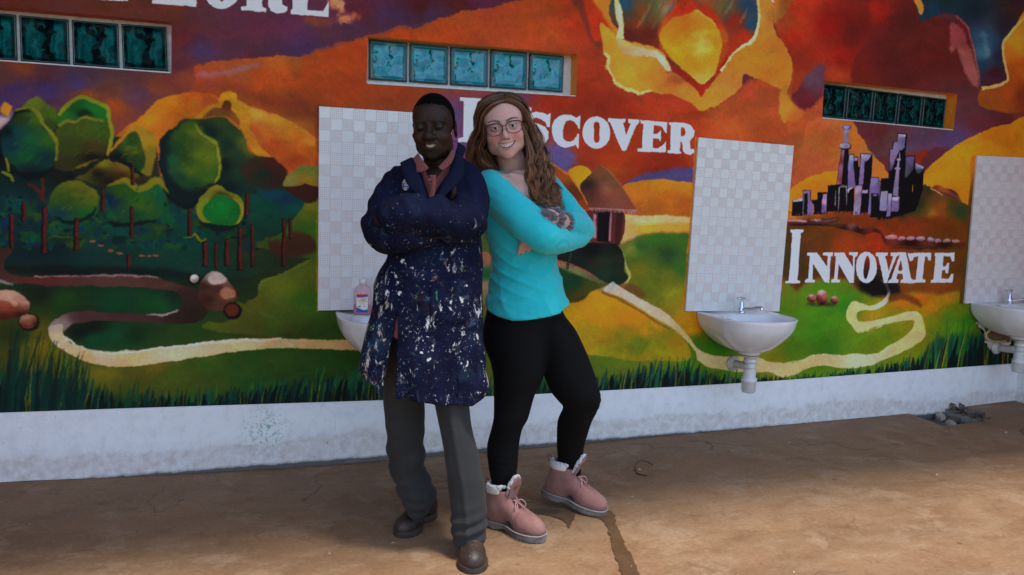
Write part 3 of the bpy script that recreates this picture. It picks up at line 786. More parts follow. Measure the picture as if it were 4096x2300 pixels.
    # meadow
    P('B', [(1540, 270), (1440, 310), (1380, 350), (1270, 390), (1245, 430), (1240, 470), (1190, 495), (1130, 500), (1100, 585), (1000, 590), (975, 620), (1100, 640), (1300, 660), (1620, 690), (1640, 560), (1560, 300)],
      [(1350, 420, (84, 94, 22)), (1450, 350, (68, 88, 20)), (1270, 420, (78, 88, 25)), (1200, 520, (74, 78, 20)), (1350, 560, (62, 78, 20)), (1480, 480, (42, 78, 18)), (1050, 600, (74, 84, 20)), (1400, 640, (46, 58, 18)), (1530, 620, (36, 62, 18))], 4, 3)
    S('B', [(1500, 290), (1380, 348), (1275, 388), (1247, 430), (1240, 470), (1190, 493)], 8, (105, 110, 35), 3, 2, .7)
    # winding path, left
    P('B', [(60, 238), (20, 290), (18, 330), (50, 362), (150, 370), (300, 368), (600, 365), (760, 378), (850, 405), (930, 420), (965, 470), (1000, 540), (960, 585), (880, 600), (700, 590), (500, 580), (350, 600), (290, 640), (232, 625), (250, 590), (300, 560),
            (400, 540), (550, 545), (700, 555), (800, 555), (860, 535), (885, 500), (860, 450), (800, 435), (600, 420), (300, 415), (100, 410), (20, 390), (-40, 370), (-40, 240)],
      [(200, 390, (78, 36, 30)), (600, 390, (84, 50, 43)), (800, 410, (72, 42, 36)), (900, 480, (46, 28, 25)), (930, 560, (36, 25, 20)), (600, 570, (68, 36, 38)), (400, 565, (70, 42, 42)), (280, 610, (130, 112, 112)), (20, 280, (62, 36, 30))], 2, 2.5)
    S('B', [(160, 371), (400, 367), (680, 367), (780, 380)], [6, 8, 9, 4], (150, 112, 102), 1, 3, .8, .9)
    S('B', [(700, 556), (800, 553), (860, 530)], [6, 12, 10], (155, 135, 135), 2, 3, .9, .9)
    S('B', [(-20, 385), (20, 400), (60, 412)], 10, (150, 140, 140), 3, 3, .8)
    P('B', [(232, 615), (295, 600), (302, 650), (350, 700), (450, 730), (600, 735), (750, 715), (950, 690), (1150, 670), (1365, 664), (1368, 672), (1900, 684), (1900, 726), (1400, 716), (1200, 726), (1000, 752), (800, 782), (650, 802), (550, 806),
            (430, 786), (340, 746), (270, 700), (236, 660)], [(270, 650, (200, 175, 132)), (500, 745, (196, 186, 152)), (600, 780, (210, 176, 116)), (900, 720, (202, 182, 142)), (1250, 680, (202, 176, 132)), (1300, 705, (192, 152, 106)),
                                                               (1550, 700, (186, 146, 96)), (255, 620, (165, 148, 132)), (400, 770, (210, 170, 110))], 2, 2)
    S('B', [(300, 655), (400, 716), (550, 737), (750, 719), (1000, 690), (1360, 669)], [6, 12, 14, 12, 12, 10], (215, 206, 182), 2, 3, .8, .9)
    # rocks, left
    P('B', [(-40, 450), (40, 438), (100, 460), (135, 490), (142, 520), (100, 562), (50, 577), (-40, 572)], [(50, 465, (165, 125, 105)), (110, 490, (165, 120, 100)), (60, 525, (120, 56, 36)), (20, 520, (128, 62, 42)), (90, 555, (55, 18, 14)), (20, 565, (70, 25, 18))], 2, 2)
    P('B', [(-40, 450), (50, 439), (110, 465), (138, 497), (122, 505), (92, 487), (72, 520), (40, 488), (-40, 482)], [(30, 455, (178, 140, 120)), (110, 485, (165, 122, 102))], 3, 2)
    O('B', 138, 590, 52, 42, (26, 12, 10), 4, 2)
    O('B', 134, 587, 44, 35, [(125, 568, (172, 118, 92)), (140, 595, (140, 78, 55)), (120, 610, (90, 38, 26)), (170, 600, (50, 20, 14))], 2, 2)
    P('B', [(955, 440), (972, 388), (1008, 352), (1050, 349), (1088, 373), (1108, 408), (1145, 440), (1143, 472), (1102, 504), (1060, 534), (998, 524), (962, 492)],
      [(1040, 375, (190, 165, 155)), (985, 420, (56, 28, 25)), (1000, 480, (52, 25, 22)), (1095, 450, (150, 96, 76)), (1060, 505, (72, 42, 30)), (1138, 450, (50, 20, 18)), (1050, 430, (62, 30, 28))], 2, 2)
    P('B', [(1000, 380), (1030, 352), (1070, 358), (1092, 395), (1050, 408), (1010, 402)], (192, 168, 158), 3, 2)
    P('B', [(1060, 440), (1090, 422), (1130, 440), (1130, 470), (1090, 482), (1060, 465)], (152, 100, 82), 3, 2)
    O('B', 937, 382, 30, 28, (15, 14, 12), 4, 2)
    O('B', 937, 380, 21, 21, [(930, 372, (205, 192, 182)), (945, 395, (130, 105, 95))], 2, 1)
    O('B', 1120, 535, 46, 40, (22, 12, 10), 3, 2)
    O('B', 1117, 531, 33, 28, (84, 32, 24), 3, 2)
    # ---- middle: hut and hills
    O('G', 170, 180, 95, 85, (92, 74, 135), 14, 6)
    O('G', 700, 190, 160, 30, (155, 40, 18), 14, 6, .8)
    O('G', 470, 250, 60, 30, (165, 62, 22), 14, 6, .8)
    P('G', [(500, 330), (560, 285), (640, 255), (740, 235), (900, 226), (900, 330), (780, 300), (680, 300), (580, 320)], [(740, 260, (78, 62, 128)), (560, 300, (90, 62, 115)), (870, 250, (76, 62, 130))], 6, 4)
    O('G', 285, 292, 78, 76, (202, 134, 20), 2, 2)
    P('G', [(510, 330), (560, 305), (640, 290), (720, 287), (800, 297), (900, 322), (900, 500), (560, 480), (530, 400)],
      [(700, 310, (198, 128, 30)), (600, 370, (196, 112, 30)), (750, 380, (184, 98, 25)), (700, 440, (165, 82, 25)), (830, 420, (168, 82, 25)), (560, 440, (172, 82, 30)), (850, 330, (195, 122, 30))], 2, 2)
    P('G', [(505, 475), (600, 478), (730, 476), (900, 492), (900, 525), (650, 530), (520, 550), (495, 570)], [(600, 490, (215, 175, 118)), (800, 500, (205, 172, 115)), (540, 530, (210, 170, 90))], 3, 2)
    P('G', [(500, 548), (650, 524), (900, 518), (900, 562), (640, 568), (500, 620)], [(650, 540, (208, 152, 45)), (820, 540, (205, 145, 50)), (520, 590, (190, 165, 90))], 5, 3)
    P('G', [(90, 170), (150, 208), (220, 258), (280, 330), (332, 412), (332, 438), (250, 442), (60, 430)], [(200, 270, (150, 68, 22)), (280, 360, (95, 42, 18)), (200, 380, (62, 28, 16)), (310, 420, (130, 52, 20)), (130, 230, (155, 72, 22))], 3, 3, dry=.8)
    S('G', [(110, 185), (220, 262), (300, 360), (332, 425)], [8, 8, 10, 10], (188, 122, 48), 1, 2, .9)
    P('G', [(330, 450), (512, 455), (496, 622), (350, 626), (338, 560)], [(350, 540, (98, 42, 40)), (410, 500, (70, 32, 32)), (480, 540, (85, 36, 36))], 2, 1.5)
    P('G', [(480, 458), (512, 458), (498, 625), (472, 622)], (56, 26, 26), 3, 2)
    P('G', [(383, 458), (442, 458), (440, 618), (374, 612)], (12, 10, 12), 2, 1, sm=False)
    S('G', [(366, 470), (364, 600)], 14, (158, 112, 118), 3, 1)
    S('G', [(449, 465), (444, 612)], 11, (150, 104, 108), 2, 1)
    P('G', [(398, 213), (450, 250), (520, 340), (588, 456), (560, 462), (450, 447), (335, 437), (325, 400), (288, 325), (340, 265)],
      [(325, 320, (48, 28, 22)), (400, 250, (112, 62, 42)), (430, 340, (132, 82, 62)), (480, 420, (122, 68, 52)), (380, 420, (102, 56, 46)), (540, 430, (126, 62, 46)), (350, 370, (85, 45, 36)), (470, 330, (125, 66, 46))], 2, 2)
    S('G', [(398, 214), (455, 258), (525, 345), (588, 455)], 5, (175, 95, 45), 1, 2, .8)
    for i in range(60):
        x = 338 + i * 4.2
        y = 444 + 12 * (x - 338) / 250
        S('G', [(x, y - 10), (x + rngm.uniform(-4, 4), y + rngm.uniform(4, 14))], [4, 2], (178, 142, 138), 0, 0, .7)
    S('G', [(482, 640), (515, 690), (535, 760), (548, 800), (510, 850)], [30, 16, 14, 14, 30], (185, 172, 105), 4, 3, .8)
    P('G', [(120, 720), (170, 660), (340, 622), (480, 628), (522, 700), (518, 770), (542, 800), (520, 832), (470, 852), (430, 862), (400, 822), (300, 772), (180, 725)],
      [(350, 660, (12, 12, 14)), (400, 730, (36, 42, 25)), (500, 720, (30, 36, 25)), (470, 810, (20, 36, 25)), (500, 640, (15, 18, 15)), (250, 700, (20, 25, 22)), (420, 780, (25, 50, 35))], 2, 2)
    P('G', [(100, 750), (250, 785), (350, 812), (430, 830), (445, 860), (380, 870), (310, 920), (260, 955), (230, 948), (100, 960)], [(250, 830, (18, 52, 30)), (350, 850, (58, 68, 20)), (280, 910, (62, 58, 15)), (410, 850, (80, 80, 30)), (150, 880, (20, 60, 30))], 3, 2)
    S('G', [(100, 705), (230, 752), (320, 792), (410, 830)], [30, 34, 34, 10], [(150, 730, (150, 95, 75)), (260, 765, (112, 112, 72)), (370, 815, (95, 92, 60))], 3, 2)
    S('G', [(120, 700), (230, 730), (300, 762), (372, 802)], 7, (158, 76, 58), 2, 2)
    P('J', [(200, 40), (330, 40), (330, 200), (320, 430), (260, 420), (200, 300)], [(290, 70, (150, 90, 70)), (310, 200, (22, 80, 40)), (290, 310, (150, 110, 90)), (300, 400, (130, 105, 60))], 4, 3)
    P('G', [(200, 960), (300, 925), (360, 872), (400, 868), (500, 910), (640, 990), (760, 1070), (830, 1130), (870, 1200), (840, 1240), (700, 1240), (480, 1230), (200, 1150)],
      [(420, 900, (198, 138, 20)), (560, 1000, (198, 122, 20)), (400, 1000, (192, 132, 20)), (650, 1080, (172, 122, 20)), (500, 1100, (142, 122, 20)), (700, 1180, (132, 122, 20)), (350, 1080, (152, 122, 20)), (600, 1150, (106, 112, 20)), (450, 950, (200, 128, 20)),
       (800, 1150, (150, 115, 22))], 3, 3)
    P('G', [(470, 845), (560, 840), (630, 880), (620, 910), (560, 895)], (92, 62, 25), 8, 4, a=.8)
    # path middle
    P('G', [(375, 870), (440, 842), (470, 833), (540, 878), (640, 933), (730, 983), (800, 1048), (860, 1118), (910, 1180), (1000, 1215), (1100, 1218), (1250, 1230), (1250, 1300), (1000, 1282), (910, 1242), (893, 1192), (830, 1122), (760, 1062), (640, 992), (500, 907), (430, 887)],
      [(450, 850, (192, 188, 175)), (550, 900, (205, 175, 155)), (700, 980, (202, 168, 132)), (850, 1120, (198, 162, 118)), (960, 1230, (202, 162, 118)), (400, 872, (150, 110, 60)), (1150, 1250, (205, 168, 125))], 1, 1.5)
    S('G', [(400, 878), (500, 922), (640, 1005), (760, 1078)], [8, 14, 10, 6], (95, 55, 20), 4, 2, .7)
    P('G', [(412, 870), (460, 822), (475, 845), (450, 872)], (160, 175, 165), 3, 2)
    P('F', [(-150, 770), (30, 785), (200, 800), (300, 785), (370, 755), (520, 755), (600, 745), (720, 745), (800, 700), (900, 640), (945, 580), (930, 550), (760, 580), (640, 622), (590, 590), (555, 540), (560, 490), (590, 445), (640, 450), (700, 470), (760, 440), (790, 400), (785, 370),
            (757, 325), (780, 320), (805, 380), (805, 410), (780, 460), (720, 490), (650, 495), (620, 505), (615, 535), (640, 560), (760, 545), (900, 508), (960, 503), (990, 530), (1012, 610), (1000, 660), (930, 710), (850, 750), (760, 785), (690, 815), (560, 830), (420, 815), (330, 830),
            (270, 860), (185, 882), (120, 855), (30, 850), (-150, 840)],
      [(100, 820, (206, 172, 126)), (450, 790, (206, 168, 122)), (650, 780, (216, 196, 152)), (950, 620, (212, 174, 108)), (960, 540, (212, 178, 118)), (700, 590, (212, 182, 118)), (590, 520, (216, 182, 112)), (650, 470, (222, 192, 132)), (760, 440, (202, 192, 162)), (780, 350, (110, 105, 100))], 1, 1.5)
    S('F', [(200, 798), (300, 783), (370, 753), (520, 753)], 4, (225, 215, 195), 1, 2, .8)
    S('F', [(760, 585), (640, 625), (592, 594)], 4, (225, 225, 205), 1, 2, .6)
    S('F', [(930, 710), (1000, 660), (1013, 610), (992, 530)], 6, (215, 160, 60), 2, 2, .7)
    P('F', [(620, 330), (680, 318), (752, 325), (790, 360), (790, 400), (740, 410), (690, 412), (640, 382)], (16, 15, 16), 10, 4)
    P('F', [(800, 335), (850, 340), (868, 395), (820, 405), (808, 390)], (24, 22, 20), 7, 3)
    S('F', [(800, 425), (880, 415), (950, 440), (992, 475)], [44, 42, 34, 8], (92, 56, 20), 6, 3, .9)
    # rock trio
    O('F', 360, 455, 40, 10, (40, 50, 20), 6, 2)
    O('F', 440, 462, 60, 10, (45, 50, 20), 6, 2)
    for cx, cy, rx, ry in ((355, 425, 28, 24), (487, 435, 25, 25), (415, 421, 36, 46)):
        O('F', cx, cy, rx, ry, [(cx - rx * .2, cy - ry * .7, (200, 165, 160)), (cx + rx * .3, cy - ry * .1, (165, 85, 72)), (cx - rx * .5, cy + ry * .2, (110, 35, 28)), (cx, cy + ry * .8, (50, 14, 14)), (cx - rx * .9, cy + ry * .3, (60, 20, 18))], 2, 1.5)
    # ledges
    S('N', [(75, 1132), (250, 1140), (400, 1130), (550, 1115), (675, 1092)], [40, 58, 60, 62, 40], (84, 34, 34), 3, 3)
    S('N', [(80, 1152), (400, 1160), (620, 1158)], [10, 18, 10], (30, 10, 12), 3, 3)
    S('N', [(85, 1112), (190, 1105), (300, 1125)], [20, 30, 16], (172, 148, 158), 3, 4, 1, .8)
    S('N', [(340, 1108), (400, 1102), (470, 1105)], [16, 24, 10], (162, 140, 158), 3, 4, 1, .8)
    S('N', [(430, 1118), (560, 1105), (665, 1090)], [10, 18, 10], (120, 70, 85), 3, 3)
    P('N', [(625, 1140), (720, 1150), (820, 1140), (880, 1160), (922, 1205), (1080, 1195), (1160, 1230), (1195, 1290), (1160, 1262), (1080, 1252), (970, 1270), (820, 1232), (690, 1212), (630, 1185)],
      [(700, 1165, (88, 38, 30)), (820, 1155, (130, 75, 60)), (720, 1200, (30, 12, 14)), (900, 1225, (40, 16, 16)), (1050, 1215, (110, 40, 32)), (1080, 1242, (40, 14, 16)), (1170, 1255, (75, 32, 32))], 3, 3)
    P('N', [(1160, 1240), (1200, 1290), (1320, 1285), (1500, 1300), (1760, 1315), (2000, 1335), (2150, 1365), (2100, 1408), (1800, 1414), (1400, 1410), (1230, 1395), (1180, 1330)],
      [(1300, 1360, (98, 42, 38)), (1700, 1370, (96, 40, 36)), (2050, 1375, (90, 34, 28)), (1190, 1300, (70, 26, 26)), (1500, 1405, (40, 14, 15)), (1900, 1405, (45, 15, 15))], 3, 3)
    for cx, cy, rx, ry in ((1280, 1300, 78, 26), (1405, 1312, 48, 26), (1510, 1318, 52, 22), (1622, 1322, 58, 26), (1738, 1330, 42, 28), (1828, 1338, 48, 22), (1925, 1340, 48, 22), (2030, 1345, 46, 18)):
        O('N', cx, cy, rx, ry, [(cx, cy - 14, (188, 165, 178)), (cx, cy + 18, (130, 80, 82))], 3, 3)
    S('N', [(1250, 1420), (1600, 1430), (2100, 1425)], [8, 26, 8], (28, 16, 14), 5, 3)
    # ---- the city
    dk, pu, li = (12, 10, 16), (112, 96, 156), (160, 146, 196)

    def b(pts, c, f=1, wob=.8):
        P('N', pts, c, f, wob, sm=False, dry=.15)
    b([(1165, 622), (1250, 620), (1256, 500), (1264, 278), (1298, 276), (1302, 193), (1348, 192), (1354, 100), (1468, 103), (1446, 356), (1562, 352), (1562, 442), (1658, 480), (1648, 760), (1560, 1000), (1380, 1052), (1230, 1098), (1100, 1098), (1160, 900)], dk)
    b([(1360, 110), (1450, 112), (1436, 262), (1385, 330), (1330, 420), (1290, 520), (1260, 530), (1272, 285), (1305, 285), (1312, 200), (1352, 200)],
      [(1400, 120, (150, 136, 182)), (1400, 230, (118, 98, 152)), (1320, 240, (135, 118, 172)), (1285, 400, (118, 100, 150)), (1280, 510, (80, 68, 105)), (1420, 180, (105, 88, 140))], 2)
    b([(1362, 112), (1448, 114), (1442, 134), (1368, 140)], (170, 160, 200))
    P('N', [(1385, 300), (1340, 380), (1310, 520), (1420, 560), (1440, 300), (1410, 300)], dk, 3, 1)
    b([(1452, 366), (1555, 363), (1535, 520), (1470, 600), (1440, 625)], [(1500, 400, (98, 84, 138)), (1460, 520, (78, 80, 105)), (1510, 520, (60, 55, 85))], 3)
    b([(1565, 442), (1655, 484), (1650, 512), (1620, 560), (1585, 570), (1560, 500)], [(1600, 470, (140, 130, 170)), (1610, 540, (60, 70, 82))], 3)
    b([(1560, 442), (1656, 482), (1650, 508), (1570, 470)], (158, 150, 190))
    S('N', [(1534, 690), (1530, 770)], [4, 8], (200, 140, 40), 1, 0)
    b([(142, 870), (262, 858), (256, 1052), (132, 1054)], dk)
    b([(145, 872), (205, 862), (215, 850), (262, 852), (260, 886), (150, 893)], (182, 176, 204))
    b([(258, 756), (352, 756), (345, 1045), (252, 1048)], dk)
    b([(264, 762), (346, 762), (342, 870), (380, 900), (380, 1040), (255, 1045)], [(300, 775, (125, 108, 165)), (340, 960, (108, 92, 150)), (260, 900, (115, 98, 150))])
    b([(275, 800), (318, 790), (310, 1035), (264, 1042)], dk, 2)
    b([(350, 872), (428, 868), (428, 778), (548, 778), (548, 1028), (388, 1036), (384, 925)], dk, 2)
    b([(492, 800), (541, 795), (532, 1020), (468, 1028)], [(525, 900, (165, 150, 205)), (480, 950, (85, 74, 120))], 2)
    b([(548, 700), (700, 694), (700, 1002), (540, 1006)], dk)
    b([(704, 285), (788, 288), (790, 702), (643, 697)], dk)
    b([(708, 290), (742, 292), (704, 690), (647, 695)], [(715, 310, (138, 98, 138)), (690, 500, (140, 95, 130)), (725, 420, (110, 48, 45)), (660, 680, (140, 110, 150)), (695, 650, (120, 52, 45))], 2)
    O('N', 752, 250, 70, 46, dk, 1, 1)
    O('N', 748, 243, 64, 36, [(720, 230, (172, 165, 200)), (760, 250, (125, 112, 165)), (790, 230, (150, 140, 185))], 2, 1)
    b([(742, 55), (794, 55), (779, 216), (736, 213)], [(770, 80, (150, 138, 180)), (755, 190, (128, 115, 160)), (785, 100, (105, 92, 140))])
    O('N', 768, 35, 60, 25, (96, 78, 125), 2, 1)
    O('N', 766, 32, 32, 20, (152, 138, 184), 2, 1)
    b([(796, 336), (854, 336), (856, 366), (902, 368), (900, 488), (922, 488), (910, 705), (775, 738), (780, 428)], dk)
    b([(800, 345), (848, 345), (846, 470), (870, 738), (780, 738), (786, 432)], [(820, 370, (168, 150, 188)), (810, 500, (142, 128, 180)), (830, 680, (110, 96, 145)), (845, 500, (85, 74, 115))], 2)
    b([(850, 378), (897, 376), (890, 414), (850, 414)], (142, 128, 178))
    b([(926, 332), (1068, 338), (1046, 702), (903, 698)], dk)
    b([(930, 385), (978, 396), (956, 690), (906, 695)], [(950, 420, (130, 112, 155)), (925, 640, (125, 108, 158))], 2)
    b([(932, 340), (1058, 346), (1030, 392), (985, 432), (938, 388)], [(960, 360, (165, 155, 196)), (1020, 370, (150, 140, 184)), (985, 415, (118, 105, 150))], 2)
    b([(668, 710), (775, 704), (772, 1002), (658, 1006)], dk)
    S('N', [(682, 722), (668, 995)], [11, 7], (158, 158, 178), 1, 1)
    S('N', [(680, 722), (768, 714)], 9, (140, 140, 165), 1, 1)
    S('N', [(763, 716), (766, 830), (764, 930)], [9, 10, 5], (150, 150, 180), 1, 1)
    S('N', [(642, 760), (632, 940)], [5, 8], (150, 150, 170), 1, 1)
    b([(770, 735), (852, 728), (852, 1002), (768, 1012)], dk)
    P('N', [(778, 740), (840, 730), (800, 752), (782, 790)], (178, 168, 205), 2, 1)
    b([(945, 698), (1048, 690), (1022, 1012), (922, 1018)], dk)
    b([(870, 705), (942, 705), (922, 1040), (845, 1042)], [(885, 760, (165, 150, 190)), (930, 800, (122, 104, 148)), (870, 980, (160, 140, 176)), (910, 1000, (135, 115, 155))])
    b([(948, 758), (1016, 756), (1012, 790), (944, 792)], (158, 148, 188))
    b([(1042, 602), (1142, 606), (1142, 650), (1168, 654), (1160, 770), (1146, 1000), (1006, 1034), (1026, 760)], dk)
    b([(1047, 610), (1136, 612), (1136, 656), (1162, 660), (1152, 770), (1140, 900), (1040, 1030), (1010, 1034), (1032, 760)], [(1080, 660, (132, 116, 176)), (1100, 760, (112, 98, 158)), (1020, 1000, (120, 104, 160)), (1150, 720, (92, 80, 130))])
    b([(1052, 792), (1138, 794), (1146, 1078), (1042, 1072)], dk)
    O('N', 1096, 812, 26, 11, (120, 106, 155), 2, 1)
    b([(1140, 880), (1230, 990), (1230, 1098), (1100, 1098), (1142, 1000)], dk)
    b([(1166, 766), (1242, 770), (1228, 1000), (1146, 996)], [(1200, 800, (150, 142, 175)), (1180, 950, (132, 124, 168))])
    b([(1246, 797), (1290, 797), (1270, 1058), (1226, 1068)], [(1265, 810, (172, 166, 200)), (1250, 950, (125, 110, 165))])
    b([(1338, 520), (1374, 520), (1362, 832), (1298, 822)], [(1350, 560, (140, 126, 178)), (1330, 780, (128, 112, 165))])
    O('N', 1355, 505, 33, 18, (142, 128, 180), 1, 1)
    S('N', [(1368, 415), (1357, 492)], [18, 26], (140, 126, 178), 1, .5)
    O('N', 1367, 405, 24, 16, (146, 134, 182), 1, 1)
    S('N', [(1381, 322), (1376, 400)], [4, 13], (150, 138, 182), 1, .5)
    b([(1290, 840), (1380, 838), (1364, 1006), (1278, 1006)], [(1330, 930, (122, 106, 160)), (1300, 980, (115, 100, 152))])
    b([(1290, 838), (1379, 838), (1352, 882), (1292, 874)], (176, 170, 200))
    # ragged paint at the city's foot
    for i in range(70):
        x = rngm.uniform(130, 1400)
        yb = np.interp(x, [130, 560, 1000, 1100, 1240, 1400], [1050, 1018, 1030, 1090, 1095, 1050])
        S('N', [(x, yb - 14), (x + rngm.uniform(-8, 8), yb + rngm.uniform(0, 16))], [10, 3], dk if rngm.random() < .5 else (150, 66, 22), 1, 1, .8)
    # ---- grass
    skl = [(0, 1650.6), (1394, 1605), (1930, 1586), (3020, 1528), (4037, 1455), (4300, 1430)]
    top = [(-900, 1430), (0, 1420), (150, 1450), (330, 1510), (700, 1560), (1000, 1530), (1300, 1470), (1500, 1500), (2100, 1510), (2400, 1480), (2700, 1430), (2760, 1450), (2900, 1480), (3150, 1500), (3400, 1470), (3560, 1440), (3680, 1390), (3760, 1300), (3950, 1290), (4050, 1340), (4300, 1300)]

    def blades(n, x0, x1, c, h0, h1, w, a):
        for i in range(n):
            x = rngm.uniform(x0, x1)
            yb = np.interp(x, [p[0] for p in skl], [p[1] for p in skl]) + 25 + (0 if x > 0 else -x * .033)
            yt = np.interp(x, [p[0] for p in top], [p[1] for p in top])
            h = (yb - yt) * rngm.uniform(h0, h1)
            s = rngm.uniform(.0, .28) * h
            k = rngm.uniform(.6, 1.3) * w
            ox, oy, kk = ZM['M']
            cc = np.clip(np.array(c[rngm.integers(len(c))]) * rngm.uniform(.8, 1.2), 0, 255)
            S('M', [(x / kk, yb / kk), ((x + s * .4) / kk, (yb - h * .5) / kk), ((x + s) / kk, (yb - h) / kk)], [k, k * .8, k * .12], tuple(cc), 1, 1, a)
    X0, X1 = -900, 4330
    base = [p for p in top]
    gp = [(p[0] / 1.5903, (p[1] + 45) / 1.5903) for p in base] + [(4400 / 1.5903, 1700 / 1.5903), (-900 / 1.5903, 1800 / 1.5903)]
    P('M', gp, [(100, 960, (12, 42, 32)), (500, 990, (14, 46, 30)), (900, 980, (12, 44, 28)), (1400, 970, (20, 62, 36)), (1700, 930, (14, 60, 46)), (2000, 950, (14, 48, 42)), (2400, 880, (14, 52, 44))], 16, 8, sm=False, a=.8)
    blades(420, X0, X1, [(14, 66, 40), (20, 84, 36), (12, 56, 52), (36, 92, 30), (16, 72, 56)], .7, 1.12, 9, .7)
    blades(420, X0, X1, [(10, 44, 48), (8, 30, 34), (12, 52, 36), (10, 56, 60)], .45, 1.0, 10, .8)
    blades(620, X0, X1, [(6, 16, 18), (8, 22, 20), (8, 26, 28)], .25, .78, 13, .85)
    blades(150, X0, X1, [(110, 115, 24), (96, 100, 20), (60, 90, 28), (130, 120, 30)], .6, 1.05, 3.2, .65)
    blades(60, 0, 330, [(10, 46, 40), (8, 30, 30)], 1.0, 1.5, 8, .7)
    # strips of paint along the tile panels and windows
    S('V', [(300, -1200), (240, -300), (205, 200), (110, 1320)], 24, [(300, -1200, (200, 100, 25)), (230, -200, (190, 120, 20)), (150, 900, (165, 115, 15)), (120, 1300, (185, 110, 10))], 3, 2)
    S('H', [(1400, 150), (1400, 700)], 22, (120, 42, 15), 5, 2)
    S('H', [(1400, 1000), (1398, 2000)], 20, (120, 110, 15), 3, 2)
    S('E', [(1000, 900), (985, 1250), (960, 1500), (930, 1760)], 26, [(1000, 900, (185, 105, 20)), (985, 1250, (80, 50, 20)), (950, 1600, (85, 55, 15))], 4, 3)
    S('G', [(905, 975), (905, 1090)], 26, (205, 130, 15), 5, 3)
    # ---- lettering
    T('I', [(40, -420), (300, -420), (400, -340), (400, -240), (300, -160), (200, -160), (200, -25), (262, -20), (260, 15), (-40, -4), (-40, -36), (40, -30), (40, -380)], [[(200, -380), (270, -370), (300, -290), (260, -205), (200, -200)]])
    T('I', [(485, -400), (720, -400), (720, -365), (660, -360), (655, -15), (790, -10), (850, -110), (905, -110), (900, 66), (480, 33), (483, 2), (530, -2), (530, -365), (485, -370)])
    O('I', 1135, -160, 190, 252, (206, 212, 224), 0, .8, dry=0)
    O('I', 1135, -160, 52, 180, (112, 58, 40), 1, .8, dry=0)
    T('I', [(1320, -370), (1600, -360), (1720, -300), (1740, -200), (1660, -120), (1700, -60), (1706, 50), (1748, 65), (1748, 100), (1720, 120), (1650, 128), (1600, 105), (1576, 60), (1560, -80), (1515, -110), (1515, 65), (1556, 85), (1553, 118), (1320, 99), (1320, 65), (1368, 58),
            (1368, -330), (1320, -335)], [[(1515, -310), (1570, -300), (1590, -240), (1560, -180), (1515, -175)]])
    T('I', [(1780, -330), (2180, -310), (2165, -190), (2120, -200), (2060, -270), (1945, -275), (1945, -150), (2000, -150), (2030, -200), (2060, -195), (2050, -60), (2020, -60), (2000, -105), (1942, -108), (1940, 97), (2085, 106), (2128, 30), (2138, 15), (2135, 160), (1780, 138), (1782, 95), (1802, 92),
            (1808, -290), (1780, -295)])
    P('C', [(230, -20), (330, -10), (375, 40), (360, 100), (310, 110), (300, 60), (240, 50)], [(280, 20, (190, 120, 80)), (350, 60, (205, 140, 100)), (320, 90, (170, 100, 70))], 6, 5, dry=.8)
    P('C', [(300, 120), (380, 130), (460, 90), (490, 120), (430, 180), (340, 200)], [(340, 160, (180, 110, 80)), (450, 120, (160, 85, 60))], 7, 5, dry=.9)
    O('C', 150, 170, 120, 30, (118, 62, 22), 10, 4, .7)
    T('U', [(692, 115), (1010, 132), (1250, 200), (1330, 380), (1240, 580), (1000, 645), (670, 632), (672, 590), (730, 575), (735, 165), (692, 160)], [[(882, 190), (1000, 200), (1130, 260), (1160, 390), (1110, 520), (990, 570), (880, 570)]])
    T('U', [(1360, 225), (1520, 235), (1515, 275), (1480, 280), (1470, 600), (1510, 610), (1505, 650), (1345, 640), (1350, 600), (1385, 595), (1395, 275), (1360, 270)])
    T('K', [(413, 55), (400, 240), (362, 238), (345, 180), (290, 130), (220, 105), (180, 115), (165, 150), (190, 180), (270, 205), (345, 245), (388, 310), (385, 390), (345, 450), (270, 485), (190, 470), (150, 440), (130, 480), (110, 480), (115, 310), (150, 310), (170, 380), (220, 425), (255, 430),
            (265, 395), (230, 360), (150, 310), (80, 240), (70, 130), (120, 55), (215, 25), (300, 40), (370, 75), (398, 52)])
    T('K', [(827, 85), (818, 277), (775, 215), (740, 160), (685, 138), (630, 155), (595, 210), (583, 300), (590, 390), (625, 430), (680, 440), (735, 415), (775, 370), (785, 335), (808, 333), (803, 532), (790, 528), (765, 480), (690, 505), (610, 522), (520, 490), (460, 420), (430, 320), (430, 230),
            (460, 150), (520, 95), (600, 72), (700, 75), (775, 115), (810, 85)])
    w = np.linspace(0, 2 * math.pi, 40, endpoint=False)
    T('K', np.stack([1045 + 190 * np.cos(w), 317 + 222 * np.sin(w)], 1), [[(1010, 215), (1020, 178), (1048, 168), (1078, 180), (1090, 220), (1090, 320), (1084, 410), (1072, 448), (1045, 458), (1018, 445), (1006, 405), (1008, 310)]])
    T('K', [(1205, 113), (1445, 130), (1440, 172), (1408, 178), (1455, 355), (1520, 190), (1480, 175), (1482, 130), (1634, 140), (1628, 180), (1600, 205), (1450, 555), (1420, 565), (1392, 555), (1235, 180), (1200, 165)])
    T('K', [(1650, 145), (2020, 170), (2010, 325), (1985, 300), (1950, 235), (1910, 218), (1835, 212), (1828, 335), (1885, 325), (1935, 280), (1928, 440), (1895, 400), (1825, 388), (1818, 525), (1890, 528), (1950, 500), (2003, 435), (1997, 590), (1610, 570), (1612, 535), (1670, 525), (1690, 190), (1652, 185)])
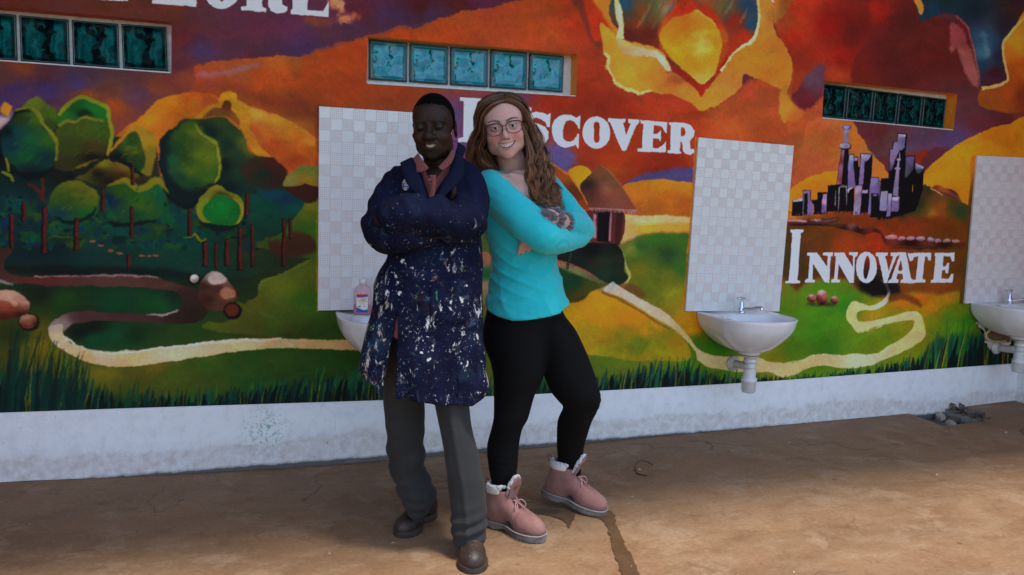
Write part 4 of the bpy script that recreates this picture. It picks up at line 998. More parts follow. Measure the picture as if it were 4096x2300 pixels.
    T('K', [(2045, 172), (2250, 185), (2340, 215), (2397, 290), (2385, 360), (2330, 425), (2340, 540), (2385, 535), (2387, 590), (2330, 618), (2260, 600), (2235, 560), (2230, 470), (2210, 435), (2195, 440), (2190, 570), (2208, 580), (2205, 605), (2020, 595), (2025, 562), (2060, 552), (2070, 210), (2045, 205)],
      [[(2207, 248), (2250, 260), (2272, 300), (2262, 345), (2225, 362), (2203, 360)]])
    T('V', [(1660, 140), (1855, 138), (1852, 180), (1815, 190), (1765, 870), (1805, 885), (1800, 915), (1592, 918), (1595, 890), (1640, 880), (1690, 190), (1660, 180)])
    T('F', [(328, 160), (385, 160), (445, 245), (447, 178), (418, 175), (420, 160), (478, 158), (475, 178), (465, 185), (455, 335), (432, 335), (362, 225), (358, 318), (375, 322), (372, 335), (315, 335), (318, 318), (333, 312), (345, 182), (330, 178)])
    T('F', [(487, 160), (542, 160), (592, 245), (593, 178), (570, 175), (570, 160), (622, 160), (618, 180), (605, 188), (597, 335), (573, 335), (510, 228), (502, 318), (518, 320), (516, 335), (467, 335), (468, 320), (483, 312), (495, 182), (484, 178)])
    T('F', np.stack([671 + 61 * np.cos(w), 246 + 90 * np.sin(w)], 1), [np.stack([672 + 17 * np.cos(w) - 6 * np.sin(w), 245 + 68 * np.sin(w)], 1)])
    T('F', [(725, 162), (795, 160), (793, 178), (780, 182), (800, 270), (825, 182), (810, 178), (812, 160), (862, 160), (860, 175), (845, 182), (800, 300), (792, 337), (772, 337), (770, 320), (740, 185), (727, 180)])
    T('F', [(862, 160), (900, 160), (930, 310), (947, 320), (945, 337), (868, 337), (870, 320), (883, 315), (879, 285), (852, 285), (845, 312), (858, 320), (855, 337), (795, 337), (800, 322), (815, 315), (860, 185)], [[(856, 262), (870, 205), (878, 262)]])
    T('F', [(910, 165), (1045, 160), (1045, 205), (1030, 205), (1022, 182), (1010, 182), (995, 315), (1012, 320), (1010, 335), (940, 335), (942, 320), (958, 315), (970, 182), (950, 185), (935, 210), (920, 208)])
    T('F', [(1068, 163), (1182, 162), (1178, 210), (1165, 210), (1155, 182), (1118, 182), (1112, 240), (1130, 240), (1138, 222), (1150, 222), (1143, 280), (1130, 280), (1127, 262), (1110, 262), (1105, 312), (1145, 312), (1162, 285), (1175, 285), (1168, 333), (1042, 335), (1044, 320), (1060, 315),
            (1072, 182), (1066, 178)])
    # brush marks over everything
    hue = rotn(15, 70, 9, 31, 30)
    canvas[..., 0] *= 1 + .045 * hue
    canvas[..., 1] *= 1 + .03 * rotn(-20, 50, 8, 32, 30)
    br = 1 + 0.028 * STREAK + 0.02 * rotn(20, 60, 7, 21) + 0.03 * nfield(34, 30, 22) + 0.016 * nfield(1, 1, 23)
    np.multiply(canvas, br[..., None], out=canvas)
    canvas[..., 0] *= 1 + 0.03 * nfield(50, 24, 24)
    canvas[..., 2] *= 1 + 0.05 * nfield(60, 26, 25)
    np.clip(canvas, 0, 255, out=canvas)


mural()
_lin = lin(canvas)
_lin = np.where(_lin.min(-1, keepdims=True) > .42, _lin, _lin * .88) / ILLUM
_img = bpy.data.images.new('mural_paint', MW, MH, float_buffer=True, is_data=True)
_buf = np.ones((MH, MW, 4), np.float32)
_buf[..., :3] = np.clip(_lin, 0.004, 0.86)
_img.pixels.foreach_set(_buf.ravel())
_img.update()
_img.pack()
del _buf, _lin
# ------------------------------------------------------------------ wall, windows, floor
SK = [(-300, 1659), (0, 1650.6), (600, 1630), (1394, 1605), (1930, 1586), (2400, 1563), (3020.7, 1527.9), (3560, 1489), (4037, 1455), (4120, 1449)]
SKW = [on_wall(*p) for p in SK]
RW = 5.105            # right-hand wall


def mural_mat():
    m = NT('mural_paint')
    uv = m.n('UVMap')
    im = m.n('TexImage')
    im.image = _img
    im.interpolation = 'Cubic'
    im.extension = 'EXTEND'
    m.l(uv.outputs[0], im.inputs[0])
    v = m.coord()
    grit = m.noise(v, 260, 3)
    m.l(m.mix(0.16, im.outputs[0], m.ramp(grit, [(0.35, 0.62), (0.65, 1.0)]), 'MULTIPLY'), m.b.inputs['Base Color'])
    m.set(rough=m.ramp(m.noise(v, 7, 4), [(0.3, 0.5), (0.7, 0.66)]), spec=0.1)
    h = m.mix(0.5, m.noise(v, 22, 6), m.noise(v, 130, 3))
    m.bump(h, 0.35, 0.004)
    return m.m


M_MURAL = mural_mat()


def plaster_mat():
    m = NT('white_plinth_paint')
    v = m.coord()
    sep = m.n('SeparateXYZ')
    m.l(v, sep.inputs[0])
    nz = m.noise(v, 5, 6, .65)
    fine = m.noise(v, 70, 4)
    base = m.ramp(m.noise(v, 16, 6, .65), [(0.22, (0.68, 0.68, 0.69)), (0.5, (0.80, 0.81, 0.83)), (0.8, (0.84, 0.85, 0.86))])
    # splash dirt that thins out upwards
    nz2 = m.noise(v, 2.4, 6, .7)
    hgt = m.math('ADD', sep.outputs[2], m.math('MULTIPLY', nz2, -0.20))
    d1 = m.ramp(hgt, [(0.0, .55), (0.02, 0.14), (0.07, 0.0)])
    d1 = m.math('MULTIPLY', d1, m.ramp(m.noise(v, 28, 6, .7), [(0.35, 0.25), (0.65, 1.0)]))
    c = m.mix(d1, base, (0.42, 0.31, 0.23))
    # dark damp grime right at the floor
    g = m.math('ADD', m.math('ADD', sep.outputs[2], .024), m.math('MULTIPLY', m.noise(v, 9, 5, .7), -0.034))
    c = m.mix(m.ramp(g, [(0.0, 0.9), (0.004, 0.5), (0.015, 0.0)]), c, (0.05, 0.045, 0.04))
    # ochre dust clouds and a few rubbed streaks
    c = m.mix(m.ramp(m.noise(m.coord(scale=(1, 1, 1.6)), 2.2, 5, .6), [(0.55, 0.0), (0.75, 0.22)]), c, (0.62, 0.52, 0.42))
    st = m.noise(m.coord(scale=(26, 1, 1.4)), 3.2, 3, .6)
    c = m.mix(m.ramp(st, [(0.66, 0.0), (0.74, 0.4)]), c, (0.50, 0.38, 0.26))
    sp = m.ramp(m.noise(v, 95, 2), [(0.70, 0.0), (0.74, 0.8)])
    c = m.mix(m.math('MULTIPLY', sp, m.ramp(m.noise(v, 3, 2), [(0.45, 0.0), (0.6, 1.0)])), c, (0.16, 0.12, 0.09))
    # green paint splashed on the plinth
    dv = m.n('VectorMath', operation='DISTANCE')
    m.l(v, dv.inputs[0])
    gx = on_wall(1060, 1720)
    dv.inputs[1].default_value = (gx[0], -0.008, gx[2])
    gm = m.math('MULTIPLY', m.ramp(dv.outputs['Value'], [(0.03, 1.0), (0.15, 0.0)]), m.ramp(m.noise(v, 75, 4, .7), [(0.52, 0.0), (0.62, 0.85)]))
    c = m.mix(gm, c, (0.10, 0.30, 0.20))
    m.set(col=c, rough=0.62, spec=0.3)
    m.bump(m.mix(0.4, m.noise(v, 26, 6, .6), fine), 0.5, 0.005)
    return m.m


M_PLINTH = plaster_mat()
M_WHITE = simple('white_mortar', (0.66, 0.65, 0.62), 0.7, 0.14, 40, 0.4)
M_REVEAL = simple('ochre_reveal_paint', tuple(lin((186, 110, 22)) / ILLUM), 0.6, 0.16, 25, 0.3)
M_REVEAL_RED = simple('red_brown_reveal_paint', tuple(lin((140, 52, 20)) / ILLUM), 0.6, 0.3, 22, 0.3)
M_CONC = simple('grey_concrete', (0.22, 0.20, 0.18), 0.85, 0.25, 12, 0.6, 0.004)
M_BACK = simple('wall_render', (0.55, 0.52, 0.48), 0.85, 0.15, 8, 0.3)

# --- wall with three window openings
OPEN = [  # corners of the openings: left-bottom, right-bottom, right-top, left-top
    [(-1.188, 1.802), (-0.177, 1.804), (-0.173, 2.026), (-1.188, 2.018)],
    [(0.680, 1.823), (1.766, 1.838), (1.762, 2.054), (0.684, 2.043)],
    [(3.331, 1.822), (4.340, 1.808), (4.342, 2.032), (3.328, 2.039)]]
REC = 0.075
xs = [MX0, OPEN[0][0][0], OPEN[0][1][0], OPEN[1][0][0], OPEN[1][1][0], OPEN[2][0][0], OPEN[2][1][0], RW]
zs = [-0.35, 1.82, 2.03, MZ1]
co = {}
for i, x in enumerate(xs):
    for j, z in enumerate(zs):
        co[i, j] = (x, z)
for k, cn in enumerate(OPEN):
    i = 1 + 2 * k
    co[i, 1], co[i + 1, 1], co[i + 1, 2], co[i, 2] = cn
V, Fc, uvs, mi = [], [], [], []


def wquad(pts, mat):
    b0 = len(V)
    for p in pts:
        V.append(p)
    Fc.append(tuple(range(b0, b0 + 4)))
    mi.append(mat)


for i in range(len(xs) - 1):
    for j in range(3):
        if j == 1 and i in (1, 3, 5):
            continue
        q = [co[i, j], co[i + 1, j], co[i + 1, j + 1], co[i, j + 1]]
        wquad([(p[0], 0.0, p[1]) for p in q], 0)
for k, cn in enumerate(OPEN):
    for a, b_ in ((0, 1), (1, 2), (2, 3), (3, 0)):
        pa, pb = cn[a], cn[b_]
        wquad([(pb[0], 0, pb[1]), (pa[0], 0, pa[1]), (pa[0], REC + .07, pa[1]), (pb[0], REC + .07, pb[1])], 3 if a == 0 else (2 if k == 0 else 1))
# back and ends
wquad([(RW, .25, -.35), (MX0, .25, -.35), (MX0, .25, MZ1), (RW, .25, MZ1)], 4)
wquad([(MX0, .25, -.35), (MX0, 0, -.35), (MX0, 0, MZ1), (MX0, .25, MZ1)], 4)
wquad([(MX0, 0, MZ1), (RW, 0, MZ1), (RW, .25, MZ1), (MX0, .25, MZ1)], 4)
wm = mesh('painted_wall', V, Fc)
for m_ in (M_MURAL, M_REVEAL, M_REVEAL_RED, M_WHITE, M_BACK):
    wm.materials.append(m_)
wm.polygons.foreach_set('material_index', mi)
uvl = wm.uv_layers.new(name='UVMap')
uvl.data.foreach_set('uv', np.array([[(v[0] - MX0) / (MX1 - MX0), (v[2] - MZ0) / (MZ1 - MZ0)] for v in V], np.float32).ravel())
wall = obj('painted_wall', wm, None)
wall['label'] = 'long wall with a bright mural of forest, hut and city lettered DISCOVER and INNOVATE'
wall['category'] = 'wall'

# plinth: a band of white paint on slightly thicker render
pts = spline([(p[0], p[2]) for p in SKW], 8)
V, Fc = [], []
for x, z in pts:
    x = min(x, RW)
    V += [(x, -0.004, -0.33), (x, -0.008, z - 0.004), (x, -0.003, z), (x, 0.01, z)]
for i in range(len(pts) - 1):
    for k in range(3):
        Fc.append((i * 4 + k, (i + 1) * 4 + k, (i + 1) * 4 + k + 1, i * 4 + k + 1))
obj('plinth', mesh('plinth', V, Fc), M_PLINTH, wall)


# glass blocks


def glass_mat(name, base, lite, dark, sc, cut, streak, spec=.2):
    """coloured pressed glass: soft folds of light and dark painted into the colour of a glossy face"""
    m = NT(name)
    v = m.coord('Object')
    ad = m.n('VectorMath', operation='MULTIPLY_ADD')
    m.l(m.noise_col(v, sc * .8), ad.inputs[0])
    ad.inputs[1].default_value = (.5, .2, .5)
    m.l(m.coord('Object', rot=(0, streak, 0), scale=(1, 1, .55)), ad.inputs[2])
    n1 = m.noise(ad.outputs[0], sc, 2, .4, .6)
    n2 = m.noise(ad.outputs[0], sc * 2.6, 3, .5, 1.2)
    c = m.mix(m.ramp(n2, [(.40, 0.0), (.62, 1.0)]), base, lite)
    c = m.mix(m.ramp(n1, [(cut - .012, 1.0), (cut + .02, 0.0)]), c, dark)
    # darker line along the pressed edge of the pane
    sep = m.n('SeparateXYZ')
    m.l(v, sep.inputs[0])
    e = m.math('MAXIMUM', m.math('ABSOLUTE', sep.outputs[0]), m.math('ABSOLUTE', sep.outputs[2]))
    c = m.mix(m.ramp(e, [(.37, 0.0), (.40, .75), (.425, .75), (.44, 0.0)]), c, dark)
    m.set(col=c, rough=0.07, spec=spec)
    m.bump(m.mix(0.5, n1, n2), 0.08, 0.006)
    return m.m


M_GL = [glass_mat('teal_glass_painted_dim', (0.0, .050, .050), (0.0, .12, .115), (0.0, .007, .009), 3.0, .44, .3, .05),  # brightness differs per window: sky reflection and room glow painted into the tint
        glass_mat('teal_glass_painted_sky', (.075, .25, .36), (.02, .42, .48), (.002, .075, .075), 4.0, .355, .5, .3),
        glass_mat('teal_glass_painted_dark', (0.0, .014, .015), (0.0, .10, .085), (0.0, .006, .007), 4.2, .44, .6, .06)]
M_GEDGE = simple('dark_glass_edge', (0.02, 0.045, 0.045), 0.2, 0.2, 30)


def block_mesh(seed, mat):
    """one glass block 0.19 wide: rim, sunken pane with pressed waves; local origin at the centre of its face"""
    rg = np.random.default_rng(seed)
    h, n = 0.5, 12
    V, Fc, mi = [], [], []
    ph = rg.uniform(0, 6.28, 6)
    rings = [(0.500, 0.050), (0.500, 0.004), (0.488, 0.0), (0.455, 0.001), (0.440, 0.010)]
    g = np.linspace(-1, 1, n)

    def ring(s):
        return [(x * s, y * s) for x, y in [(t, -1) for t in g[:-1]] + [(1, t) for t in g[:-1]] + [(-t, 1) for t in g[:-1]] + [(-1, -t) for t in g[:-1]]]
    m = 4 * (n - 1)
    for s, d in rings:
        for x, y in ring(s):
            V.append((x, d, y))
    for r in range(len(rings) - 1):
        for k in range(m):
            k2 = (k + 1) % m
            Fc.append((r * m + k, r * m + k2, (r + 1) * m + k2, (r + 1) * m + k))
            mi.append(1 if r < 3 else 0)
    # pane grid
    b0 = len(V)
    for j in range(n):
        for i in range(n):
            x, y = g[i] * .44, g[j] * .44
            e = (1 - g[i] ** 4) * (1 - g[j] ** 4)
            d = 0.010 + e * (-0.006 + 0.006 * math.sin(9 * x + 5 * y + ph[0]) + 0.005 * math.sin(-7 * x + 11 * y + ph[1]) + 0.004 * math.sin(17 * x + ph[2]) * math.sin(15 * y + ph[3]))
            V.append((x, d, y))
    for j in range(n - 1):
        for i in range(n - 1):
            Fc.append((b0 + j * n + i, b0 + j * n + i + 1, b0 + (j + 1) * n + i + 1, b0 + (j + 1) * n + i))
            mi.append(0)
    me = mesh('glass_block', V, Fc, True)
    me.materials.append(mat)
    me.materials.append(M_GEDGE)
    me.polygons.foreach_set('material_index', mi)
    return me


# mortar line positions per window (photo), blocks set between them
MORT = [[(-345.0, 22, -345.0, 212), (-136, 41, -133, 231), (72, 59, 77.6, 248), (283, 79, 285.7, 262), (481.4, 94.7, 485, 276.4), (674, 108, 675, 287)],
        [(1473, 157, 1467, 320), (1634.9, 171.8, 1629.8, 331), (1797.9, 187.3, 1792.9, 340.7), (1956.3, 197, 1953.2, 352.3), (2111.2, 210.6, 2108, 362), (2258, 226, 2252, 371)],
        [(3278, 332, 3271, 468), (3383.9, 344.7, 3375.5, 478.3), (3490.4, 360.2, 3480.4, 487.6), (3589.8, 372.7, 3580.4, 496.9), (3687.6, 384.2, 3677.3, 507.8), (3782, 396, 3772, 518)]]
WLAB = ['row of dim teal glass blocks high in the wall above the painted forest', 'row of bright blue-green glass blocks above the two people',
        'row of dark green glass blocks above the painted city']
for k, ml in enumerate(MORT):
    cn = OPEN[k]
    y0 = REC
    # mortar bed: a plate behind the blocks filling the opening
    bm = bmesh.new()
    lo = min(c[0] for c in cn) - .02
    hi = max(c[0] for c in cn) + .02
    box_bm(bm, (lo, y0 + .004, 1.78), (hi, y0 + .06, 2.08), 0.0)
    win = obj('glass_block_window', bm_mesh('glass_block_window', bm), M_WHITE, wall)
    win['label'] = WLAB[k]
    # sloping white sill
    sb = [(cn[0][0] + .004, 0.001, cn[0][1] + .006), (cn[1][0] - .004, 0.001, cn[1][1] + .006), (cn[1][0] - .004, y0 + .004, cn[1][1] + .013), (cn[0][0] + .004, y0 + .004, cn[0][1] + .013)]
    sv = sb + [(p[0], p[1], p[2] - .005) for p in sb]
    obj('sill', mesh('sill', sv, [(0, 1, 2, 3), (0, 4, 5, 1), (1, 5, 6, 2), (3, 2, 6, 7), (0, 3, 7, 4)]), M_WHITE, win)
    for q in range(5):
        a, b_ = ml[q], ml[q + 1]
        c4 = [on_wall(a[2], a[3], y0), on_wall(b_[2], b_[3], y0), on_wall(b_[0], b_[1], y0), on_wall(a[0], a[1], y0)]
        ctr = sum(c4) / 4
        wx = ((c4[1] - c4[0]) + (c4[2] - c4[3])) / 2
        wz = ((c4[3] - c4[0]) + (c4[2] - c4[1])) / 2
        gw, gh = np.linalg.norm(wx) - .013, np.linalg.norm(wz) - .004
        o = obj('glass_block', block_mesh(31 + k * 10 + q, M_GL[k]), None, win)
        o.location = (ctr[0], y0 - .014, ctr[2])
        o.rotation_euler = (0, -math.atan2(wx[2], wx[0]), 0)
        o.scale = (gw, 1, gh)

# right-hand return wall
bm = bmesh.new()
box_bm(bm, (RW, -1.75, -.35), (RW + .2, .25, MZ1), 0)
M_RIGHT = simple('ochre_wall_paint', tuple(lin((150, 80, 30)) / ILLUM), 0.6, 0.25, 5, 0.3)
rwall = obj('return_wall', bm_mesh('return_wall', bm), M_RIGHT, None, label='short wall meeting the mural wall at the far right corner, white at its foot', category='wall')
V = []
for y in np.linspace(-1.75, 0, 12):
    V += [(RW - .004, y, -.33), (RW - .008, y, .300), (RW - .002, y, .304), (RW + .01, y, .304)]
Fc = [((i + 1) * 4 + k, i * 4 + k, i * 4 + k + 1, (i + 1) * 4 + k + 1) for i in range(11) for k in range(3)]
obj('plinth', mesh('plinth', V, Fc), M_PLINTH, rwall)

# veranda roof over the wall: it keeps the sun off the wall and off the strip of floor beside it
M_ROOF = simple('roof_sheet_underside', (.42, .41, .40), .6, .15, 6, .2)
bm = bmesh.new()
box_bm(bm, (MX0 - 1.2, -1.98, 3.60), (RW + 1.6, .3, 3.67), 0)
roof = obj('veranda_roof', bm_mesh('veranda_roof', bm), M_ROOF, None, label='flat veranda roof shading the mural wall and the floor beside it', category='roof')
bm = bmesh.new()
box_bm(bm, (MX0 - .2, -1.75, -.35), (MX0, .25, MZ1), 0)  # unseen left end wall, added to darken that side of the mural
obj('return_wall', bm_mesh('return_wall', bm), M_RIGHT, None, label='unseen end wall added on the left to block light from that side', category='wall')

# --- floor
HX0, HX1, HY0 = 4.175, 4.485, -0.285
_prof = np.array([(-4, .02), (-0.892, .013), (-0.312, -.014), (0.533, -.030), (1.6, -.022), (2.978, -.005), (4.13, .008), (5.094, .045), (12, .05)])


def floor_z(x, y):
    e = np.interp(x, _prof[:, 0], _prof[:, 1])
    t = min(1.0, max(0.0, 1 + y / 0.75))
    return e * t * t * (3 - 2 * t) + 0.0025 * math.sin(2.3 * x + 1.1 * y) * math.sin(3.1 * y + .5) * min(1, abs(y))


fx = sorted(set([-60, -30, -12, -6] + [round(v, 4) for v in np.arange(-3, 7.01, .25)] + [HX0, HX1, 9, 14, 30, 60]))
fy = sorted(set([-60, -30, -15, -9] + [round(v, 4) for v in np.arange(-6, -.99, .25)] + [round(v, 4) for v in np.arange(-.95, .01, .095)] + [HY0, 0.0, .02]))
fx = [x for x in fx if not (x not in (HX0, HX1) and min(abs(x - HX0), abs(x - HX1)) < .04)]
fy = [y for y in fy if y == HY0 or abs(y - HY0) > .03]
V = [(x, y, floor_z(x, min(y, 0))) for y in fy for x in fx]
nx = len(fx)
Fc, Fg = [], []
for j in range(len(fy) - 1):
    for i in range(nx - 1):
        if HX0 - 1e-6 <= fx[i] and fx[i + 1] <= HX1 + 1e-6 and fy[j] >= HY0 - 1e-6:
            continue
        (Fg if fy[j] < -5.9 else Fc).append((j * nx + i, j * nx + i + 1, (j + 1) * nx + i + 1, (j + 1) * nx + i))


def floor_mat(name='dusty_concrete', wet=False):
    m = NT(name)
    v = m.coord()
    big = m.noise(m.coord(rot=(0, 0, .35), scale=(1, 1.5, 1)), 1.1, 6, .6, .6)
    mid = m.noise(m.coord(rot=(0, 0, -.3), scale=(1, 2.2, 1)), 4.5, 6, .62, .5)
    fine = m.noise(v, 60, 5, .7)
    c = m.ramp(big, [(0.3, (0.29, 0.185, 0.115)), (0.5, (0.37, 0.245, 0.155)), (0.7, (0.45, 0.31, 0.205))])
    c = m.mix(m.ramp(mid, [(0.5, 0.0), (0.72, 0.62)]), c, (0.46, 0.36, 0.27))
    c = m.mix(m.ramp(mid, [(0.28, 0.55), (0.44, 0.0)]), c, (0.20, 0.115, 0.065))
    c = m.mix(m.ramp(m.noise(v, 2.1, 5, .65), [(0.56, 0.0), (0.74, 0.45)]), c, (0.26, 0.125, 0.065))
    c = m.mix(m.ramp(m.noise(m.coord(rot=(0, 0, .5), scale=(1, 3, 1)), 14, 4, .6), [(0.60, 0.0), (0.72, .40)]), c, (0.55, 0.47, 0.39))
    pat = m.noise(v, 3.3, 9, .74, .25)
    c = m.mix(m.ramp(pat, [(0.53, 0.0), (0.60, 0.55)]), c, (0.50, 0.40, 0.31))
    c = m.mix(m.ramp(m.noise(v, 7.5, 9, .76, .2), [(0.55, 0.0), (0.63, 0.5)]), c, (0.25, 0.135, 0.08))
    c = m.mix(m.ramp(m.noise(v, 1.7, 8, .7, .4), [(0.58, 0.0), (0.66, 0.6)]), c, (0.31, 0.15, 0.085))
    crk = m.n('TexVoronoi', feature='DISTANCE_TO_EDGE')
    crk.inputs['Scale'].default_value = .9
    cw_ = m.n('VectorMath', operation='MULTIPLY_ADD')
    m.l(m.noise_col(v, 2.6), cw_.inputs[0])
    cw_.inputs[1].default_value = (.9, .9, 0)
    m.l(m.coord(scale=(1, 1, 0)), cw_.inputs[2])
    m.l(cw_.outputs[0], crk.inputs['Vector'])
    c = m.mix(m.math('MULTIPLY', m.ramp(crk.outputs['Distance'], [(0.0, .8), (0.006, 0.0)]), m.ramp(m.noise(v, 1.3, 2), [(.5, 0.0), (.6, 1.0)])), c, (0.10, 0.06, 0.04))
    c = m.mix(0.6, c, m.ramp(fine, [(0.25, 0.4), (0.75, 1.0)]), 'MULTIPLY')
    # a few dark oily drops
    vo = m.n('TexVoronoi')
    vo.inputs['Scale'].default_value = 3.2
    m.l(m.coord(scale=(1, 1.1, 0)), vo.inputs['Vector'])
    c = m.mix(m.ramp(m.math('ADD', vo.outputs['Distance'], m.math('MULTIPLY', fine, .06)), [(0.055, 0.7), (0.075, 0.0)]), c, (0.10, 0.055, 0.03))
    sp = m.ramp(m.noise(v, 120, 2), [(0.72, 0.0), (0.75, 0.8)])
    c = m.mix(sp, c, (0.55, 0.50, 0.44))
    sp2 = m.ramp(m.noise(v, 90, 2, .5, .3), [(0.25, 0.7), (0.28, 0.0)])
    c = m.mix(sp2, c, (0.09, 0.05, 0.035))
    # grime packed against the wall
    sep = m.n('SeparateXYZ')
    m.l(v, sep.inputs[0])
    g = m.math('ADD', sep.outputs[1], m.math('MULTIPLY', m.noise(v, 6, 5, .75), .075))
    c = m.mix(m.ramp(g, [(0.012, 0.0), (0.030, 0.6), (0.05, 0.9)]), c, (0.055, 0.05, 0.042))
    c = m.mix(1.0, c, (.74, .64, .51), 'MULTIPLY')
    if wet:
        c = m.mix(1.0, c, (.40, .36, .33), 'MULTIPLY')
    m.set(col=c, rough=m.ramp(mid, [(0.3, 0.28 if wet else 0.55), (0.7, 0.5 if wet else 0.8)]), spec=0.4 if wet else 0.3)
    m.bump(m.mix(0.5, m.noise(v, 18, 6, .65), fine), 0.35, 0.004)
    return m.m


M_FLOOR = floor_mat()
obj('yard', mesh('yard', V, Fg), simple('yard_low_bounce_green', (.045, .065, .022), .95, .5, 3, .3), None, kind='structure', label='unseen yard beyond the veranda, made dark green to cut warm bounce')  # unseen far ground, coloured dark green to cut warm bounce onto the wall
obj('floor', mesh('floor', V, Fc, True), M_FLOOR, None, kind='structure', label='worn brown concrete floor with dust and stains')
# pit in the floor by the wall
V = [(HX0, 0, .005), (HX1, 0, .01), (HX1, HY0, .003), (HX0, HY0, .003)]
V = [(x, y, floor_z(x, y)) for x, y, z in V] + [(HX0 + .01, 0, -.32), (HX1 - .02, 0, -.32), (HX1 - .02, HY0 + .01, -.32), (HX0 + .01, HY0 + .01, -.32)]
obj('floor_pit', mesh('floor_pit', V, [(0, 4, 7, 3), (3, 7, 6, 2), (2, 6, 5, 1), (1, 5, 4, 0), (4, 5, 6, 7)]), M_CONC, None, kind='structure', label='open square pit broken into the floor beside the wall')


def chunk(name, seed, size, mat):
    rg = np.random.default_rng(seed)
    bm = bmesh.new()
    bmesh.ops.create_icosphere(bm, subdivisions=2, radius=1)
    n3 = rg.normal(size=(7, 3))
    for v in bm.verts:
        d = np.array(v.co)
        s = 1.0
        for q in n3:
            q = q / np.linalg.norm(q)
            s = min(s, 0.72 / max(.1, d @ q))
        v.co = Vector(d * s * np.array(size) * (1 + rg.uniform(-.05, .05)))
    return bm_mesh(name, bm)


M_RUB = simple('rubble_stone', (0.085, 0.068, 0.055), 0.9, 0.5, 14, 0.7, 0.006)
M_RUBL = simple('pale_rubble', (0.38, 0.33, 0.27), 0.9, 0.4, 14, 0.7, 0.006)
rub = [(4.34, -.10, -.01, .07, .06, .05, 0, 'dark rounded lump of rubble at the back of the floor pit'), (4.35, -.19, -.02, .06, .05, .05, 0, 'dark grey rubble lump in the middle of the floor pit'),
       (4.38, -.15, 0.015, .05, .025, .03, 1, 'pale broken sliver lying on the rubble in the floor pit'), (4.42, -.22, -.01, .075, .05, .045, 0, 'flat dark rubble slab at the front right of the floor pit'),
       (4.44, -.10, 0.0, .07, .07, .045, 0, 'brown rubble slab under the right edge of the floor pit'), (4.335, -.235, -.05, .06, .045, .06, 0, 'black rubble chunk at the front left of the floor pit'),
       (4.40, -.05, .0, .05, .035, .03, 1, 'pale mortar lump against the wall behind the floor pit')]
for i, (x, y, z, a, b_, c, pale, lb) in enumerate(rub):
    o = obj('rubble_chunk', chunk('rubble_chunk', 60 + i, (a, b_, c), M_RUBL if pale else M_RUB), M_RUBL if pale else M_RUB, None, label=lb, category='rubble', group='rubble in the floor pit')
    o.location = (x, y, z - (.05 if y < -.08 else .015))
    o.rotation_euler = (.2 * i, .1, .7 * i)
V, Fc = [], []
rg = np.random.default_rng(5)
for i in range(160):
    x, y, s = rg.uniform(HX0 + .14, HX1 + .10), rg.uniform(HY0 + .02, -.02), rg.uniform(.006, .022)
    z = -.13 + .27 * (x - HX0 - .13) if x < HX1 else floor_z(x, y)
    p = rg.normal(size=(4, 3)) * s + (x, y, z + s * .4)
    b0 = len(V)
    V += list(p)
    Fc += [(b0, b0 + 1, b0 + 2), (b0, b0 + 2, b0 + 3), (b0, b0 + 3, b0 + 1), (b0 + 1, b0 + 3, b0 + 2)]
obj('rubble_crumbs', mesh('rubble_crumbs', V, Fc), M_RUB, None, kind='stuff', label='small crumbs of broken concrete around the floor pit')
# rubble bed filling the pit's right half
V, Fc = [], []
nn = 14
for j in range(nn):
    for i in range(nn):
        x, y = HX0 + .12 + (HX1 - HX0 - .125) * i / (nn - 1), HY0 + .012 + (-HY0 - .014) * j / (nn - 1)
        V.append((x, y, -.27 + .19 * min(1, i / 6) + .05 * min(1, max(0, (i - 8) / 5)) + rg.uniform(-.028, .028)))
Fc = [(j * nn + i, j * nn + i + 1, (j + 1) * nn + i + 1, (j + 1) * nn + i) for j in range(nn - 1) for i in range(nn - 1)]
obj('rubble_bed', mesh('rubble_bed', V, Fc), M_RUB, None, kind='stuff', label='bed of dark rubble filling the floor pit')

# trail of water running towards the camera
def sheet(name, pts, z, mat, wob=.003, seed=3, **kw):
    rg = np.random.default_rng(seed)
    p = spline(pts, 10, True)
    p = p + rg.normal(size=p.shape) * wob
    bm = bmesh.new()
    vs = [bm.verts.new((x, y, floor_z(x, y) + z)) for x, y in p]
    f = bm.faces.new(vs)
    bmesh.ops.triangulate(bm, faces=[f])
    me = bm_mesh(name, bm)
    for pl in me.polygons:
        if pl.normal.z < 0:
            pl.flip()
    return obj(name, me, mat, None, **kw)


M_WET = floor_mat('wet_concrete', True)
px = [(2395, 2040), (2450, 2052), (2470, 2110), (2500, 2180), (2530, 2240), (2560, 2310), (2590, 2400), (2510, 2400), (2490, 2310), (2460, 2230), (2440, 2150), (2425, 2100), (2395, 2075), (2350, 2065)]
sheet('water_trail', [on_floor(*p)[:2] for p in px], .004, M_WET, label='dark wet trail of water on the floor running from the raised pink boot', category='water')
px = [(2150, 2035), (2230, 2040), (2300, 2050), (2290, 2085), (2275, 2115), (2255, 2085), (2190, 2062), (2120, 2050)]
sheet('wet_patch', [on_floor(*p)[:2] for p in px], .004, M_WET, label='small dark wet patch on the floor between the two pink boots', category='water', seed=9)
# bent wire
wp = [(2610, 1862), (2590, 1853), (2565, 1848), (2548, 1856), (2540, 1872), (2545, 1890), (2562, 1900), (2590, 1908)]
p3 = [on_floor(*p) + np.array([0, 0, .004 + .004 * math.sin(i)]) for i, p in enumerate(wp)]
vv, ff = tube(spline(p3, 6), .0028, 6)
obj('bent_wire', mesh('bent_wire', vv, ff, True), simple('rusty_wire', (0.06, 0.04, 0.03), .7), None, label='thin hooked piece of wire lying on the floor behind the pink boots', category='wire')
